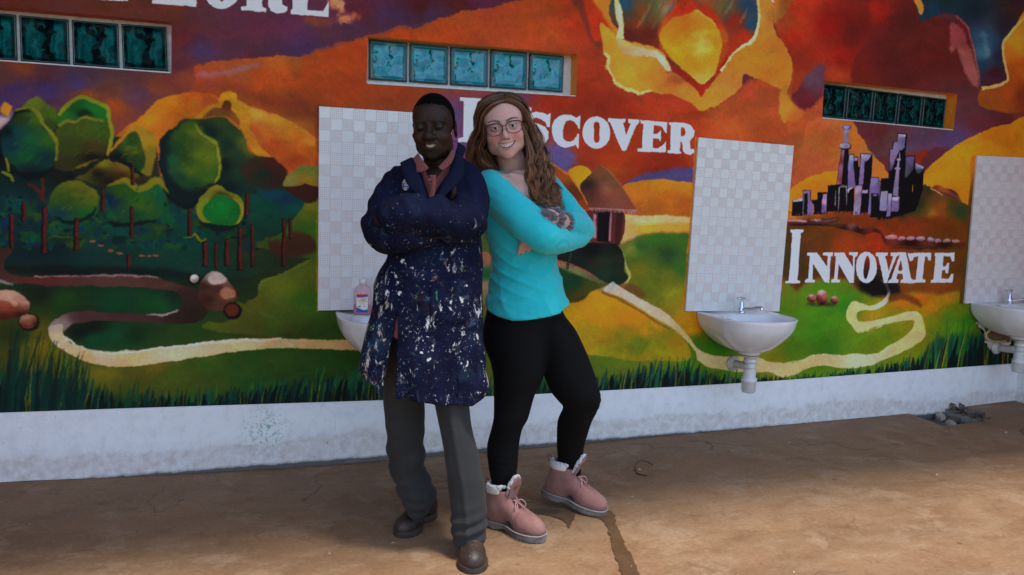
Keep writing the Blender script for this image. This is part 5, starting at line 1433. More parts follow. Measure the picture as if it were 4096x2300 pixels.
# specks and crumbs on the floor
V, Fc = [], []
for i in range(240):
    x, y = rg.uniform(-1.2, 5), rg.uniform(-2.3, -.03)
    s = rg.uniform(.0015, .005)
    p = rg.normal(size=(4, 3)) * s + (x, y, floor_z(x, y) + s * .5)
    b0 = len(V)
    V += list(p)
    Fc += [(b0, b0 + 1, b0 + 2), (b0, b0 + 2, b0 + 3), (b0, b0 + 3, b0 + 1), (b0 + 1, b0 + 3, b0 + 2)]
obj('floor_grit', mesh('floor_grit', V, Fc), simple('grit', (.32, .24, .17), .9, .6, 40), None, kind='stuff', label='scattered grit and crumbs on the concrete floor')

# --- tile panels
def tile_mat(name, kind):
    m = NT(name)
    v = m.coord('Object')
    if kind == 'plain':
        c = m.ramp(m.noise(v, 30, 3), [(0.3, (0.68, 0.68, 0.675)), (0.7, (0.73, 0.73, 0.725))])
    elif kind == 'speckle':
        c = m.ramp(m.noise(v, 420, 2, .6, .8), [(0.42, (0.60, 0.545, 0.525)), (0.58, (0.70, 0.66, 0.645))])
    else:
        k = 2 * math.pi / .0085
        sep = m.n('SeparateXYZ')
        m.l(v, sep.inputs[0])
        sx = m.math('COSINE', m.math('MULTIPLY', sep.outputs[0], k))
        sz = m.math('COSINE', m.math('MULTIPLY', sep.outputs[2], k))
        d = m.math('ADD', sx, sz)
        c = m.ramp(m.math('MULTIPLY', d, .5), [(0.15, (0.74, 0.73, 0.72)), (0.45, (0.53, 0.46, 0.44))])
        m.bump(d, -0.25, 0.0006)
    m.set(col=c, rough=0.16 if kind == 'plain' else 0.3, spec=0.45)
    return m.m


TM = {k: tile_mat('tile_' + k, k) for k in ('plain', 'speckle', 'dots')}
M_GROUT = simple('tile_grout', (0.72, 0.68, 0.67), 0.8, 0.08, 60)
TS = 0.0529
TILE = {}
for k, m_ in TM.items():
    bm = bmesh.new()
    box_bm(bm, (-.02635, -.004, -.02635), (.02635, .004, .02635), .0008)
    me = bm_mesh('tile', bm)
    me.materials.append(m_)
    TILE[k] = me
ROWT = 'DTTDDTTDDTTDTDDTTD'
PAN = [((.459, 1.703), (.459, .742), 12, .0533, 'cream tiled splashback behind the man with the hand wash bottle in front'),
       ((2.503, 1.668), (2.483, .7035), 12, .0529, 'cream tiled splashback behind the middle washbasin, between DISCOVER and INNOVATE'),
       ((4.542, 1.662), (4.557, .7165), 10, .0529, 'cream tiled splashback at the far right corner, above the basin cut by the picture edge')]
rg = np.random.default_rng(12)
for (tl, bl, nc, cw, lab) in PAN:
    H = math.hypot(tl[0] - bl[0], tl[1] - bl[1])
    rh = H / 18
    tilt = math.atan2(tl[0] - bl[0], tl[1] - bl[1])
    bm = bmesh.new()
    box_bm(bm, (0, 0, -H), (nc * cw, .012, 0), .001)
    p = obj('tile_panel', bm_mesh('tile_panel', bm), M_GROUT, None, label=lab, category='tile panel', group='tiled splashbacks on the wall')
    p.location = (tl[0], -.0125, tl[1])
    p.rotation_euler = (0, tilt, 0)
    for r in range(18):
        for c in range(nc):
            t = 'plain' if (r + c) % 2 == 0 else ('dots' if (ROWT[r] == 'D') != (c >= 8) else 'speckle')
            o = bpy.data.objects.new('tile', TILE[t])
            COL.objects.link(o)
            o.parent = p
            o.location = ((c + .5) * cw, .0022 + rg.uniform(-.0003, .0003), -(r + .5) * rh)
            o.rotation_euler = (rg.uniform(-.006, .006), 0, rg.uniform(-.006, .006))
            o.scale = (cw / TS, 1, rh / TS)
# ------------------------------------------------------------------ washbasins
M_CER = NT('white_ceramic')
_v = M_CER.coord()
M_CER.set(col=M_CER.ramp(M_CER.noise(_v, 9, 5), [(0.35, (0.70, 0.69, 0.69)), (0.7, (0.78, 0.77, 0.78))]), rough=0.16, spec=0.5, coat=0.3)
M_CER = M_CER.m
M_CHROME = simple('chrome', (0.72, 0.73, 0.75), 0.12, 0.06, 20, metal=1.0)
M_PIPE = simple('white_plastic_pipe', (0.62, 0.61, 0.58), 0.4, 0.12, 14)
M_RUST = simple('rusty_ring', (0.16, 0.07, 0.035), 0.8, 0.4, 40)
M_STEEL = simple('dull_steel', (0.10, 0.10, 0.09), 0.6, 0.3, 20)
M_RUBBER = simple('yellow_hose', (0.55, 0.42, 0.16), 0.6, 0.2, 20)


def plan(n=72):
    """outer rim of the basin seen from above, wall edge at y = 0"""
    half = spline([(0.228, 0.0), (0.236, -.10), (0.238, -.20), (0.226, -.285), (0.178, -.365), (0.09, -.418), (0.0, -.432)], 5)
    right = half[:-1]
    left = np.array([(-x, y) for x, y in half[::-1]])
    back = np.stack([np.linspace(-.228, .228, 12)[1:-1], np.zeros(10)], 1)
    return np.concatenate([right, left, back])


def make_sink(loc, label, full):
    t = thing('washbasin', label, 'washbasin', loc, 0, 'washbasins along the wall')
    pl = plan()
    m = len(pl)
    cen = np.array([0.0, -.19])
    ang = np.arctan2(pl[:, 1] - cen[1], pl[:, 0] - cen[0])
    V, Fc = [], []
    rings = []
    # outside, bottom to rim
    for s, z, cy in ((.20, -.200, -.20), (.36, -.192, -.19), (.56, -.170, -.17), (.76, -.128, -.14), (.90, -.085, -.11), (.965, -.052, -.06), (.988, -.020, 0), (1.0, -.004, 0), (.995, 0.0, 0), (.975, .002, 0)):
        c = np.array([0, cy])
        q = c + (pl - c) * s
        q[:, 1] = np.minimum(q[:, 1], -0.0005 - .02 * (1 - s))
        rings.append(np.column_stack([q, np.full(m, z)]))
    # bowl
    bx, by, bc = .188, .142, np.array([0.0, -.262])

    def bowl(s, z):
        e = np.abs(np.cos(ang)) ** .75 * np.sign(np.cos(ang)), np.abs(np.sin(ang)) ** .75 * np.sign(np.sin(ang))
        return np.column_stack([bc[0] + bx * s * e[0], bc[1] + by * s * e[1], np.full(m, z)])
    for s, z in ((1.04, .001), (1.0, -.003), (.97, -.02), (.90, -.06), (.72, -.105), (.40, -.125), (.10, -.130)):
        rings.append(bowl(s, z))
    for r in rings:
        V += [tuple(p) for p in r]
    for i in range(len(rings) - 1):
        for k in range(m):
            k2 = (k + 1) % m
            Fc.append((i * m + k, i * m + k2, (i + 1) * m + k2, (i + 1) * m + k))
    Fc.append(tuple((len(rings) - 1) * m + k for k in range(m))[::-1])
    obj('basin', mesh('basin', V, Fc, True), M_CER, t)
    # outlet boss, rusty ring, drain hole
    obj('outlet', mesh('outlet', *lathe([(.072, -.165), (.066, -.195), (.058, -.205), (.056, -.212), (.0, -.213)], 24, (0, -.2, 0)), True), M_CER, t)
    obj('rust_ring', mesh('rust_ring', *lathe([(.045, -.2132), (.045, -.218), (.02, -.2182)], 20, (0, -.2, 0)), True), M_RUST, t)
    obj('drain_cap', mesh('drain_cap', *lathe([(.0, -.126), (.022, -.126), (.024, -.130)], 16, (0, -.262, 0)), True), M_CHROME, t)
    # bottle trap
    trap = [(.048, -.2185), (.050, -.222), (.036, -.226), (.033, -.238), (.028, -.240), (.036, -.242), (.037, -.258), (.027, -.260), (.026, -.273), (.034, -.275), (.035, -.290), (.030, -.292), (.035, -.298), (.035, -.345), (.043, -.347), (.043, -.368),
            (.0405, -.370), (.0385, -.420), (.034, -.428), (.0, -.429)]
    if full:
        obj('bottle_trap', mesh('bottle_trap', *lathe(trap, 28, (.01, -.2, 0)), True), M_PIPE, t)
        vv, ff = tube([(.01, -.2, -.285), (.02, -.14, -.292), (.035, -.06, -.302), (.04, -.004, -.306)], [.024, .024, .0225, .0225], 18)
        pipe = obj('waste_pipe', mesh('waste_pipe', vv, ff, True), M_PIPE, t)
        v2, f2 = lathe([(.024, -.030), (.030, -.022), (.042, -.008), (.046, 0.0), (.0, .0)], 26)
        v2 = [(x + .04, z - .003, y - .306) for x, y, z in v2]
        obj('wall_flange', mesh('wall_flange', v2, f2, True), M_PIPE, t)
    # steel hanger bars under the back corners
    for s in (-1, 1):
        vv, ff = tube([(s * .17, -.005, -.075), (s * .17, -.16, -.098)], .0105, 12, False)
        vi, fi = tube([(s * .17, -.155, -.0973), (s * .17, -.158, -.0977)], .0085, 12)
        obj('hanger_bar', mesh('hanger_bar', *merge([(vv, ff), (vi, fi)]), True), M_STEEL, t)
    # tap: body, handle, spout
    tx, ty = .010, -.085
    body = obj('tap', mesh('tap', *lathe([(.0, .002), (.026, .002), (.026, .008), (.020, .012), (.017, .020), (.017, .034), (.0145, .038), (.013, .062), (.010, .066), (.007, .070), (.007, .080), (.0, .080)], 20, (tx, ty, 0)), True), M_CHROME, t)
    vv, ff = tube(spline([(tx, ty, .020), (tx + .030, ty - .055, .032), (tx + .048, ty - .088, .044), (tx + .056, ty - .105, .043), (tx + .058, ty - .110, .032)], 5), [.013] * 10 + [.011] * 11, 14)
    obj('spout', mesh('spout', vv, ff, True), M_CHROME, body)
    hv = []
    for a in (.35, .35 + math.pi / 2):
        dx, dy = math.cos(a), math.sin(a)
        hv.append(tube([(tx - dx * .033, ty - dy * .033, .084), (tx - dx * .02, ty - dy * .02, .085), (tx, ty, .086), (tx + dx * .02, ty + dy * .02, .085), (tx + dx * .033, ty + dy * .033, .084)], [.0045, .0065, .008, .0065, .0045], 10))
    hv.append(lathe([(.0, .096), (.008, .095), (.009, .088), (.008, .078)], 14, (tx, ty, 0)))
    obj('tap_handle', mesh('tap_handle', *merge(hv), True), M_CHROME, body)
    return t


S2 = make_sink((2.790, -.001, .697), 'white washbasin with chrome tap and bottle trap, in full view right of the woman', True)
vv, ff = tube(spline([(.06, -.16, -.19), (.10, -.12, -.195), (.135, -.08, -.188), (.12, -.04, -.182), (.05, -.03, -.19)], 6), .0085, 10)
obj('supply_hose', mesh('supply_hose', vv, ff, True), M_RUBBER, S2)
# maker's mark printed in the bowl
_mk = []
for i in range(5):
    x0 = -.022 + i * .009
    _mk.append(([(x0, -.1355, -.034), (x0 + .006, -.1355, -.034), (x0 + .006, -.1335, -.025), (x0, -.1335, -.025)], [(0, 1, 2, 3)]))
S1 = make_sink((.770, -.001, .734), 'white washbasin half hidden behind the man, holding the pink hand wash', False)
S3 = make_sink((4.842, -.001, .722), 'white washbasin cut by the right picture edge, broken plaster below it', True)
# broken plaster and hose under the right-hand basin
M_CAV = simple('exposed_plaster', (0.20, 0.13, 0.09), 0.9, 0.4, 20, 0.6, .004)
M_CHIP = simple('chipped_white_plaster', (0.68, 0.66, 0.63), 0.85, 0.15, 30, 0.5, .003)


def wall_patch(name, pts, y, th, mat, seed, parent, wob=.006):
    rg = np.random.default_rng(seed)
    p = spline(pts, 6, True)
    p = p + rg.normal(size=p.shape) * wob
    bm = bmesh.new()
    vs = [bm.verts.new((x, y - th, z)) for x, z in p]
    vb = [bm.verts.new((x, y + .004, z)) for x, z in p]
    f = bm.faces.new(vs)
    n = len(vs)
    for i in range(n):
        bm.faces.new((vs[i], vb[i], vb[(i + 1) % n], vs[(i + 1) % n]))
    bmesh.ops.triangulate(bm, faces=[f])
    o = obj(name, bm_mesh(name, bm), mat, parent)
    return o


def TW(x, y, d=0.0):
    return on_wall(3500 + x * .41504, 1150 + y * .41504, d)


wall_patch('chipped_plaster', [tuple(TW(*p)[[0, 2]]) for p in ((980, 320), (1060, 345), (1200, 400), (1300, 470), (1290, 560), (1180, 600), (1110, 590), (1060, 530), (1050, 430), (990, 370))], 0, .0025, M_CHIP, 3, wall)
wall_patch('broken_plaster', [tuple(TW(*p)[[0, 2]]) for p in ((1075, 370), (1200, 410), (1290, 480), (1280, 520), (1180, 520), (1090, 490), (1070, 430))], -.0028, .0012, M_CAV, 4, wall)
hp = [TW(1150, 370, -.05), TW(1095, 420, -.04), TW(1070, 460, -.03), TW(1095, 510, -.03), TW(1180, 520, -.03), TW(1260, 515, -.04)]
vv, ff = tube(spline(hp, 6), .007, 10)
h3 = obj('supply_hose', mesh('supply_hose', vv, ff, True), M_RUBBER, None)
h3.parent = S3
h3.matrix_parent_inverse = Matrix.Translation((-4.842, .001, -.722))
# paint flaking around the left end of the middle basin and the hidden one
M_OCH = simple('ochre_patch_paint', tuple(lin((205, 130, 15)) / ILLUM), 0.6, 0.2, 20, .3)

# ------------------------------------------------------------------ hand wash bottle
def bottle():
    t = thing('hand_wash_bottle', 'clear bottle of pink hand wash with white flip cap standing on a basin', 'bottle', (.655, -.115, .7365), -.25)
    w, d = .043, .026

    def sup(s, z, k=2.8):
        a = np.linspace(0, 2 * math.pi, 32, endpoint=False)
        return [(w * s[0] * np.sign(math.cos(u)) * abs(math.cos(u)) ** (2 / k), d * s[1] * np.sign(math.sin(u)) * abs(math.sin(u)) ** (2 / k), z) for u in a]

    def loft(rs):
        V = [p for s, z in rs for p in sup(s, z)]
        Fc = [(i * 32 + k, i * 32 + (k + 1) % 32, (i + 1) * 32 + (k + 1) % 32, (i + 1) * 32 + k) for i in range(len(rs) - 1) for k in range(32)]
        Fc.append(tuple(range(32))[::-1])
        Fc.append(tuple((len(rs) - 1) * 32 + k for k in range(32)))
        return V, Fc
    g = NT('clear_pink_plastic')
    g.set(col=(0.92, 0.70, 0.74), rough=0.08, trans=0.75, ior=1.2)
    body = obj('bottle_body', mesh('bottle_body', *loft([((.92, .9), 0), ((1, 1), .004), ((1, 1), .106), ((.96, .96), .117), ((.80, .85), .128), ((.55, .66), .136), ((.36, .55), .141), ((.34, .54), .147)]), True), g.m, t)
    liq = NT('pink_soap')
    liq.set(col=(0.85, 0.16, 0.27), rough=0.2, trans=0.25, ior=1.3)
    obj('soap', mesh('soap', *loft([((.90, .88), .003), ((.95, .93), .006), ((.95, .93), .046), ((.94, .92), .0465)]), True), liq.m, t)
    cap = obj('cap', mesh('cap', *lathe([(.0, .142), (.0175, .142), (.0175, .166), (.016, .168), (.0, .168)], 24), True), simple('white_cap', (.74, .74, .74), .35, .05), t)
    bm = bmesh.new()
    box_bm(bm, (-.012, -.009, -.0025), (.026, .009, .0025), .002)
    fl = obj('flip_lid', bm_mesh('flip_lid', bm), simple('white_lid', (.76, .76, .76), .35, .05), cap)
    fl.location = (.022, 0, .176)
    fl.rotation_euler = (0, -.45, 0)
    # printed label
    n = 160
    hh = 200
    im = np.ones((hh, n, 3)) * .82
    yy, xx = np.mgrid[0:hh, 0:n] / np.array([hh, n])[:, None, None]
    red, blue, gold, dark = lin((190, 30, 40)), lin((25, 85, 165)), lin((225, 165, 50)), lin((60, 60, 75))
    top = .86 + .10 * np.abs(xx - .32) ** 1.2
    im[yy > top] = red
    im[(yy > top - .05) & (yy <= top)] = blue
    bot = .20 + .07 * np.cos(xx * 4.2 + .3)
    im[yy < bot] = blue
    im[(yy >= bot) & (yy < bot + .015)] = gold
    im[((xx - .55) / .42) ** 2 + ((yy - .62) / .07) ** 2 < 1] = gold
    im[((xx - .25) / .16) ** 2 + ((yy - .32) / .035) ** 2 < 1] = dark
    F5 = {'H': '101101111101101', 'A': '010101111101101', 'N': '111101101101101', 'D': '110101101101110', 'W': '101101101111101', 'S': '011100010001110', 'F': '111100110100100', 'l': '010010010010010', 'o': '000010101101010', 'w': '000101101111101',
          'm': '000111111101101', 'e': '000011111100011', 'y': '101101011001110', ' ': '0' * 15}

    def word(s, x, y, sx, sy, c):
        for ch in s:
            b = F5.get(ch, '1' * 15)
            for r in range(5):
                for q in range(3):
                    if b[r * 3 + q] == '1':
                        X, Y = int((x + q * sx) * n), int((y - r * sy) * hh)
                        im[max(0, Y - int(sy * hh)):Y, X:X + max(1, int(sx * n))] = c
            x += 4 * sx
    word('Flowmey', .14, .83, .030, .028, dark)
    word('HAND WASH', .26, .655, .018, .016, (.9, .88, .8))
    for k in range(4):
        im[int((.50 - k * .025) * hh), int(.2 * n):int((.85 - .05 * (k % 2)) * n)] = dark * 2
    im[((xx - .72 - (yy - .33)) / .10) ** 2 + ((yy - .33) / .02) ** 2 < 1] = red
    lab = bpy.data.images.new('hand_wash_label', n, hh, float_buffer=True, is_data=True)
    buf = np.ones((hh, n, 4), np.float32)
    buf[..., :3] = im
    lab.pixels.foreach_set(buf.ravel())
    lab.update()
    lab.pack()
    lm = NT('printed_label')
    ti = lm.n('TexImage')
    ti.image = lab
    lm.l(lm.n('UVMap').outputs[0], ti.inputs[0])
    lm.l(ti.outputs[0], lm.b.inputs['Base Color'])
    lm.set(rough=.35)
    V, Fc, uv = [], [], []
    for i in range(13):
        x = -.026 + .052 * i / 12
        y = -d * (1 - (abs(x) / w) ** 2.8) ** (1 / 2.8) - .0008
        V += [(x, y, .012), (x, y, .098)]
        uv += [(i / 12, 0), (i / 12, 1)]
    Fc = [(2 * i, 2 * i + 2, 2 * i + 3, 2 * i + 1) for i in range(12)]
    me = mesh('paper_label', V, Fc, True)
    ul = me.uv_layers.new(name='UVMap')
    for lp in me.loops:
        ul.data[lp.index].uv = uv[lp.vertex_index]
    obj('paper_label', me, lm.m, t)


bottle()
# ------------------------------------------------------------------ people: volumes blended as distance fields, then meshed
FH = np.array([CF[0], CF[1], 0.0])
FH /= np.linalg.norm(FH)
RH = np.array([FH[1], -FH[0], 0.0])
ROTZ = math.atan2(RH[1], RH[0])


class Frame:
    """person frame: x to the right as seen from the camera, y away from it, z up, origin on the floor"""

    def __init__(self, p0):
        self.p = np.array([p0[0], p0[1], 0.0])

    def L(self, px, py, y):
        d = ray(px, py)
        q = CAMP - self.p
        t = (y - q @ FH) / (d @ FH)
        w = q + d * t
        return np.array([w @ RH, w @ FH, w[2]])

    def G(self, px, py, z=0.0):
        w = on_floor(px, py, z) - self.p
        return np.array([w @ RH, w @ FH, z])


def smin(a, b, k):
    h = np.clip(0.5 + 0.5 * (b - a) / k, 0, 1)
    return b + (a - b) * h - k * h * (1 - h)


def smax(a, b, k):
    return -smin(-a, -b, k)


def sd_cone(P, a, b, ra, rb):
    a, b = np.asarray(a, np.float32), np.asarray(b, np.float32)
    ab = b - a
    t = np.clip(((P - a) @ ab) / (ab @ ab + 1e-12), 0, 1)
    d = P - a - t[..., None] * ab
    return np.sqrt((d * d).sum(-1)) - (ra + (rb - ra) * t)


def sd_chain(P, pts, rad, k=0.01, sub=0):
    pts = np.asarray(pts, float)
    rad = np.asarray(rad, float)
    if sub:
        q = spline(np.column_stack([pts, rad]), sub)
        pts, rad = q[:, :3], q[:, 3]
    f = None
    for i in range(len(pts) - 1):
        g = sd_cone(P, pts[i], pts[i + 1], rad[i], rad[i + 1])
        f = g if f is None else smin(f, g, k)
    return f


def sd_ell(P, c, r, R=None):
    q = P - np.asarray(c, np.float32)
    if R is not None:
        q = q @ np.asarray(R, np.float32)
    r = np.asarray(r, np.float32)
    k0 = np.sqrt(((q / r) ** 2).sum(-1))
    k1 = np.sqrt(((q / (r * r)) ** 2).sum(-1)) + 1e-9
    return k0 * (k0 - 1) / k1


def sd_col(P, rows, ex=2.0, cap=0.02, smooth=True):
    """vertical loft; rows: (z, xleft, xright, ycentre, yradius)"""
    A = np.array(sorted(rows), float)
    if smooth:
        A = spline(A, 5)
        A = A[np.argsort(A[:, 0])]
    z = P[..., 2]
    xl, xr, yc, ry = (np.interp(z, A[:, 0], A[:, i]).astype(np.float32) for i in (1, 2, 3, 4))
    xc, rx = (xl + xr) / 2, np.maximum((xr - xl) / 2, 1e-3)
    u, v = np.abs((P[..., 0] - xc) / rx), np.abs((P[..., 1] - yc) / ry)
    if ex == 2.0:
        f = (np.sqrt(u * u + v * v) - 1) * np.minimum(rx, ry)
    else:
        f = ((u ** ex + v ** ex) ** (1 / ex) - 1) * np.minimum(rx, ry)
    return smax(f, np.maximum(z - A[-1, 0], A[0, 0] - z), cap)


def grid_pts(lo, hi, res):
    ax = [np.arange(lo[i], hi[i] + res, res, dtype=np.float32) for i in range(3)]
    X, Y, Z = np.meshgrid(*ax, indexing='ij')
    return np.stack([X, Y, Z], -1)


def nets(F, lo, res):
    """naive surface nets"""
    s = F < 0
    nx, ny, nz = F.shape
    c = np.zeros((nx - 1, ny - 1, nz - 1), np.int8)
    for i in (0, 1):
        for j in (0, 1):
            for k in (0, 1):
                c += s[i:nx - 1 + i, j:ny - 1 + j, k:nz - 1 + k]
    act = (c > 0) & (c < 8)
    idx = np.full(act.shape, -1, np.int64)
    I = np.argwhere(act)
    idx[act] = np.arange(len(I))
    acc = np.zeros((len(I), 3))
    cnt = np.zeros(len(I))
    for ax in range(3):
        for o1 in (0, 1):
            for o2 in (0, 1):
                o = np.zeros(3, int)
                oth = [a for a in range(3) if a != ax]
                o[oth[0]], o[oth[1]] = o1, o2
                e = np.zeros(3, int)
                e[ax] = 1
                p, q = I + o, I + o + e
                fa, fb = F[p[:, 0], p[:, 1], p[:, 2]], F[q[:, 0], q[:, 1], q[:, 2]]
                m = (fa < 0) != (fb < 0)
                t = np.where(m, fa / (fa - fb + 1e-20), 0)
                pos = o[None] + e[None] * t[:, None]
                acc[m] += pos[m]
                cnt[m] += 1
    V = (I + acc / cnt[:, None]) * res + np.asarray(lo)
    Q = []
    for ax in range(3):
        sl0 = [slice(None)] * 3
        sl1 = [slice(None)] * 3
        sl0[ax] = slice(0, -1)
        sl1[ax] = slice(1, None)
        ch = s[tuple(sl0)] != s[tuple(sl1)]
        E = np.argwhere(ch)
        oth = [a for a in range(3) if a != ax]
        ok = (E[:, oth[0]] > 0) & (E[:, oth[1]] > 0) & (E[:, oth[0]] < F.shape[oth[0]] - 1) & (E[:, oth[1]] < F.shape[oth[1]] - 1)
        E = E[ok]
        ins = s[E[:, 0], E[:, 1], E[:, 2]]
        qs = []
        for a, b in ((-1, -1), (0, -1), (0, 0), (-1, 0)):
            G = E.copy()
            G[:, oth[0]] += a
            G[:, oth[1]] += b
            qs.append(idx[G[:, 0], G[:, 1], G[:, 2]])
        q = np.stack(qs, 1)
        flip = ins if ax != 1 else ~ins
        q[~flip] = q[~flip][:, ::-1]
        Q.append(q[(q >= 0).all(1)])
    return V, np.concatenate(Q)


def sdf_mesh(name, fn, lo, hi, res, relax=1):
    P = grid_pts(lo, hi, res)
    F = fn(P).astype(np.float32)
    V, Q = nets(F, lo, res)
    for _ in range(relax):                      # light relaxation takes the grid out of the surface
        S_ = np.zeros_like(V)
        n = np.zeros(len(V))
        for a, b in ((0, 1), (1, 2), (2, 3), (3, 0)):
            np.add.at(S_, Q[:, a], V[Q[:, b]])
            np.add.at(S_, Q[:, b], V[Q[:, a]])
            np.add.at(n, Q[:, a], 1)
            np.add.at(n, Q[:, b], 1)
        V = V * .5 + (S_ / np.maximum(n, 1)[:, None]) * .5
    return V, Q


def np_mesh(name, V, Q, smooth=True):
    me = bpy.data.meshes.new(name)
    me.vertices.add(len(V))
    me.vertices.foreach_set('co', np.asarray(V, np.float32).ravel())
    k = Q.shape[1]
    me.loops.add(len(Q) * k)
    me.loops.foreach_set('vertex_index', Q.astype(np.int32).ravel())
    me.polygons.add(len(Q))
    me.polygons.foreach_set('loop_start', np.arange(0, len(Q) * k, k, dtype=np.int32))
    me.update(calc_edges=True)
    me.validate()
    me.polygons.foreach_set('use_smooth', np.full(len(me.polygons), smooth))
    return me


def set_col(me, C):
    a = me.color_attributes.new('paint', 'FLOAT_COLOR', 'POINT')
    buf = np.ones((len(C), 4), np.float32)
    buf[:, :3] = C
    a.data.foreach_set('color', buf.ravel())


def vnoise(P, scale, seed):
    """smooth value noise at points"""
    g = np.random.default_rng(seed).standard_normal((24, 24, 24)).astype(np.float32)
    q = P * scale + 100
    i = np.floor(q).astype(int)
    f = q - i
    f = f * f * (3 - 2 * f)
    out = 0
    for a in (0, 1):
        for b in (0, 1):
            for c in (0, 1):
                w = (f[..., 0] if a else 1 - f[..., 0]) * (f[..., 1] if b else 1 - f[..., 1]) * (f[..., 2] if c else 1 - f[..., 2])
                out = out + w * g[(i[..., 0] + a) % 24, (i[..., 1] + b) % 24, (i[..., 2] + c) % 24]
    return out


def rotm(yaw, pitch, roll):
    """head axes as columns; yaw about z (positive turns the face to image right), pitch nods down, roll tips the crown to image left when positive"""
    cy, sy = math.cos(yaw), math.sin(yaw)
    cp, sp = math.cos(pitch), math.sin(pitch)
    cr, sr = math.cos(roll), math.sin(roll)
    Rz = np.array([[cy, -sy, 0], [sy, cy, 0], [0, 0, 1]])
    Rx = np.array([[1, 0, 0], [0, cp, -sp], [0, sp, cp]])
    Ry = np.array([[cr, 0, -sr], [0, 1, 0], [sr, 0, cr]])
    return Ry @ Rz @ Rx


# ---- head
EYE = (.0315, -.0800, .000)


def head_sdf(P, k):
    """head in its own frame: eyes on z = 0, face towards -y. k: per-person numbers"""
    ax = P.copy()
    ax[..., 0] = np.abs(P[..., 0])
    w = k.get('w', 1.0)
    f = sd_ell(P, (0, .012, .032), (.0755 * w, .0960, .0840))
    f = smin(f, sd_ell(P, (0, -.045, .030), (.060 * w, .046, .055)), .03)               # forehead
    f = smin(f, sd_ell(P, (0, -.028, -.045), (.0595 * w, .062, .062)), .03)               # mid face
    f = smin(f, sd_ell(ax, (.045 * w, -.010, -.066), (.020, .036, .030)), .025)            # jaw corners
    f = smin(f, sd_ell(P, (0, -.058, -.090), (.030 * k.get('chinw', 1), .030, .022)), .028)       # chin
    f = smin(f, sd_ell(P, (0, -.073, -.103), (.017 * k.get('chinw', 1), .014, .011)), .014)
    f = smin(f, sd_ell(ax, (.040 * w, -.058, -.036), (.024, .026, .021)), .018)             # smiling cheeks
    f = smin(f, sd_ell(ax, (.029, -.0775, .0165), (.027, .014, .008)), .014)               # brow
    f = smax(f, -sd_ell(ax, (.0310, -.1000, -.001), (.0200, .0185, .0115)), .014)          # sockets
    # eyelids round the ball, slit open
    lid = sd_ell(ax, EYE, (.0150, .0140, .0135))
    lid = smax(lid, -sd_ell(ax, (EYE[0], EYE[1] - .012, EYE[2] - .0008), (.0140, .016, k.get('slit', .0048))), .002)
    f = smin(f, lid, .005)
    # nose
    nw = k.get('nosew', 1.0)
    n = sd_chain(P, [(0, -.083, .004), (0, -.094, -.012), (0, -.1065, -.033)], [.0075, .0085 * (nw + 1) / 2, .0115 * nw], .006)
    n = smin(n, sd_ell(ax, (.0120 * nw, -.0945, -.0375), (.0080 * nw, .0100, .0075)), .007)
    f = smin(f, n, .010)
    f = smax(f, -sd_ell(ax, (.0060 * nw, -.1000, -.0445), (.0036 * nw, .006, .003)), .003)
    # mouth: muzzle, cavity, lips
    f = smin(f, sd_ell(P, (0, -.070, -.065), (.031, .024, .024)), .018)
    mw, mz, op = k['mw'], -.0665, k['open']
    t = np.linspace(-1, 1, 9)
    up = [(mw * u, -.0925 + .020 * u * u, mz + op * .45 + .0085 * u * u) for u in t]
    lo = [(mw * .96 * u, -.0925 + .020 * u * u, mz - op * (.55 - .95 * u * u * .6) - .001 + .0085 * u * u) for u in t]
    mid = [((a[0] + b[0]) / 2, a[1] - .004, (a[2] + b[2]) / 2) for a, b in zip(up, lo)]
    cav = sd_chain(P, [(a, b + .0065, c) for a, b, c in mid], [.0010 + op * .50 * (1 - abs(u) ** 2.4) for u in t], .001)
    cav = smin(cav, sd_chain(P, [(a, b, c) for a, b, c in mid], [.0008 + op * .47 * (1 - abs(u) ** 2.4) for u in t], .001), .002)
    lr = k.get('lip', 1.0)
    lip = smin(sd_chain(P, up, [.0022 + .0030 * lr * (1 - u * u) for u in t], .002), sd_chain(P, lo, [.0022 + .0042 * lr * (1 - u * u) for u in t], .002), .001)
    f = smin(f, lip, .0045)
    f = smax(f, -cav, .0022)
    # smile folds
    fold = sd_chain(ax, [(.0185, -.0935, -.038), (.029, -.0865, -.052), (.0385, -.077, -.068)], [.0022, .0026, .0018], .003)
    f = smax(f, -(fold + .0006), .007)
    # ears
    ear = sd_ell(ax, (.0775 * w, .016, -.012), (.0065, .0185, .0300), np.array([[.94, .34, 0], [-.34, .94, 0], [0, 0, 1]]).T)
    ear = smax(ear, -sd_ell(ax, (.0850 * w, .008, -.008), (.006, .010, .017)), .005)
    f = smin(f, ear, .006)
    # neck
    f = smin(f, sd_cone(P, (0, .026, -.060), k['neck'], k['neckr'], k['neckr'] * 1.06), .022)
    return f


def build_head(frame, k):
    R = rotm(k['yaw'], k['pitch'], k['roll'])
    s = k['s']
    o = frame.L(*k['eye'], k['y'])
    o = o - R @ (np.array([0, -.088, 0]) * s)     # the given point lies on the face, between the eyes
    lo, hi = (-.098, -.128, -.190), (.098, .122, .130)
    V, Q = sdf_mesh('head', lambda P: head_sdf(P, k), lo, hi, .0019, 1)
    return V, Q, (lambda X: (np.asarray(X) * s) @ R.T + o), R, o


def blob(V, c, r):
    d = (V - np.array(c)) / np.array(r)
    return np.exp(-(d ** 2).sum(1))


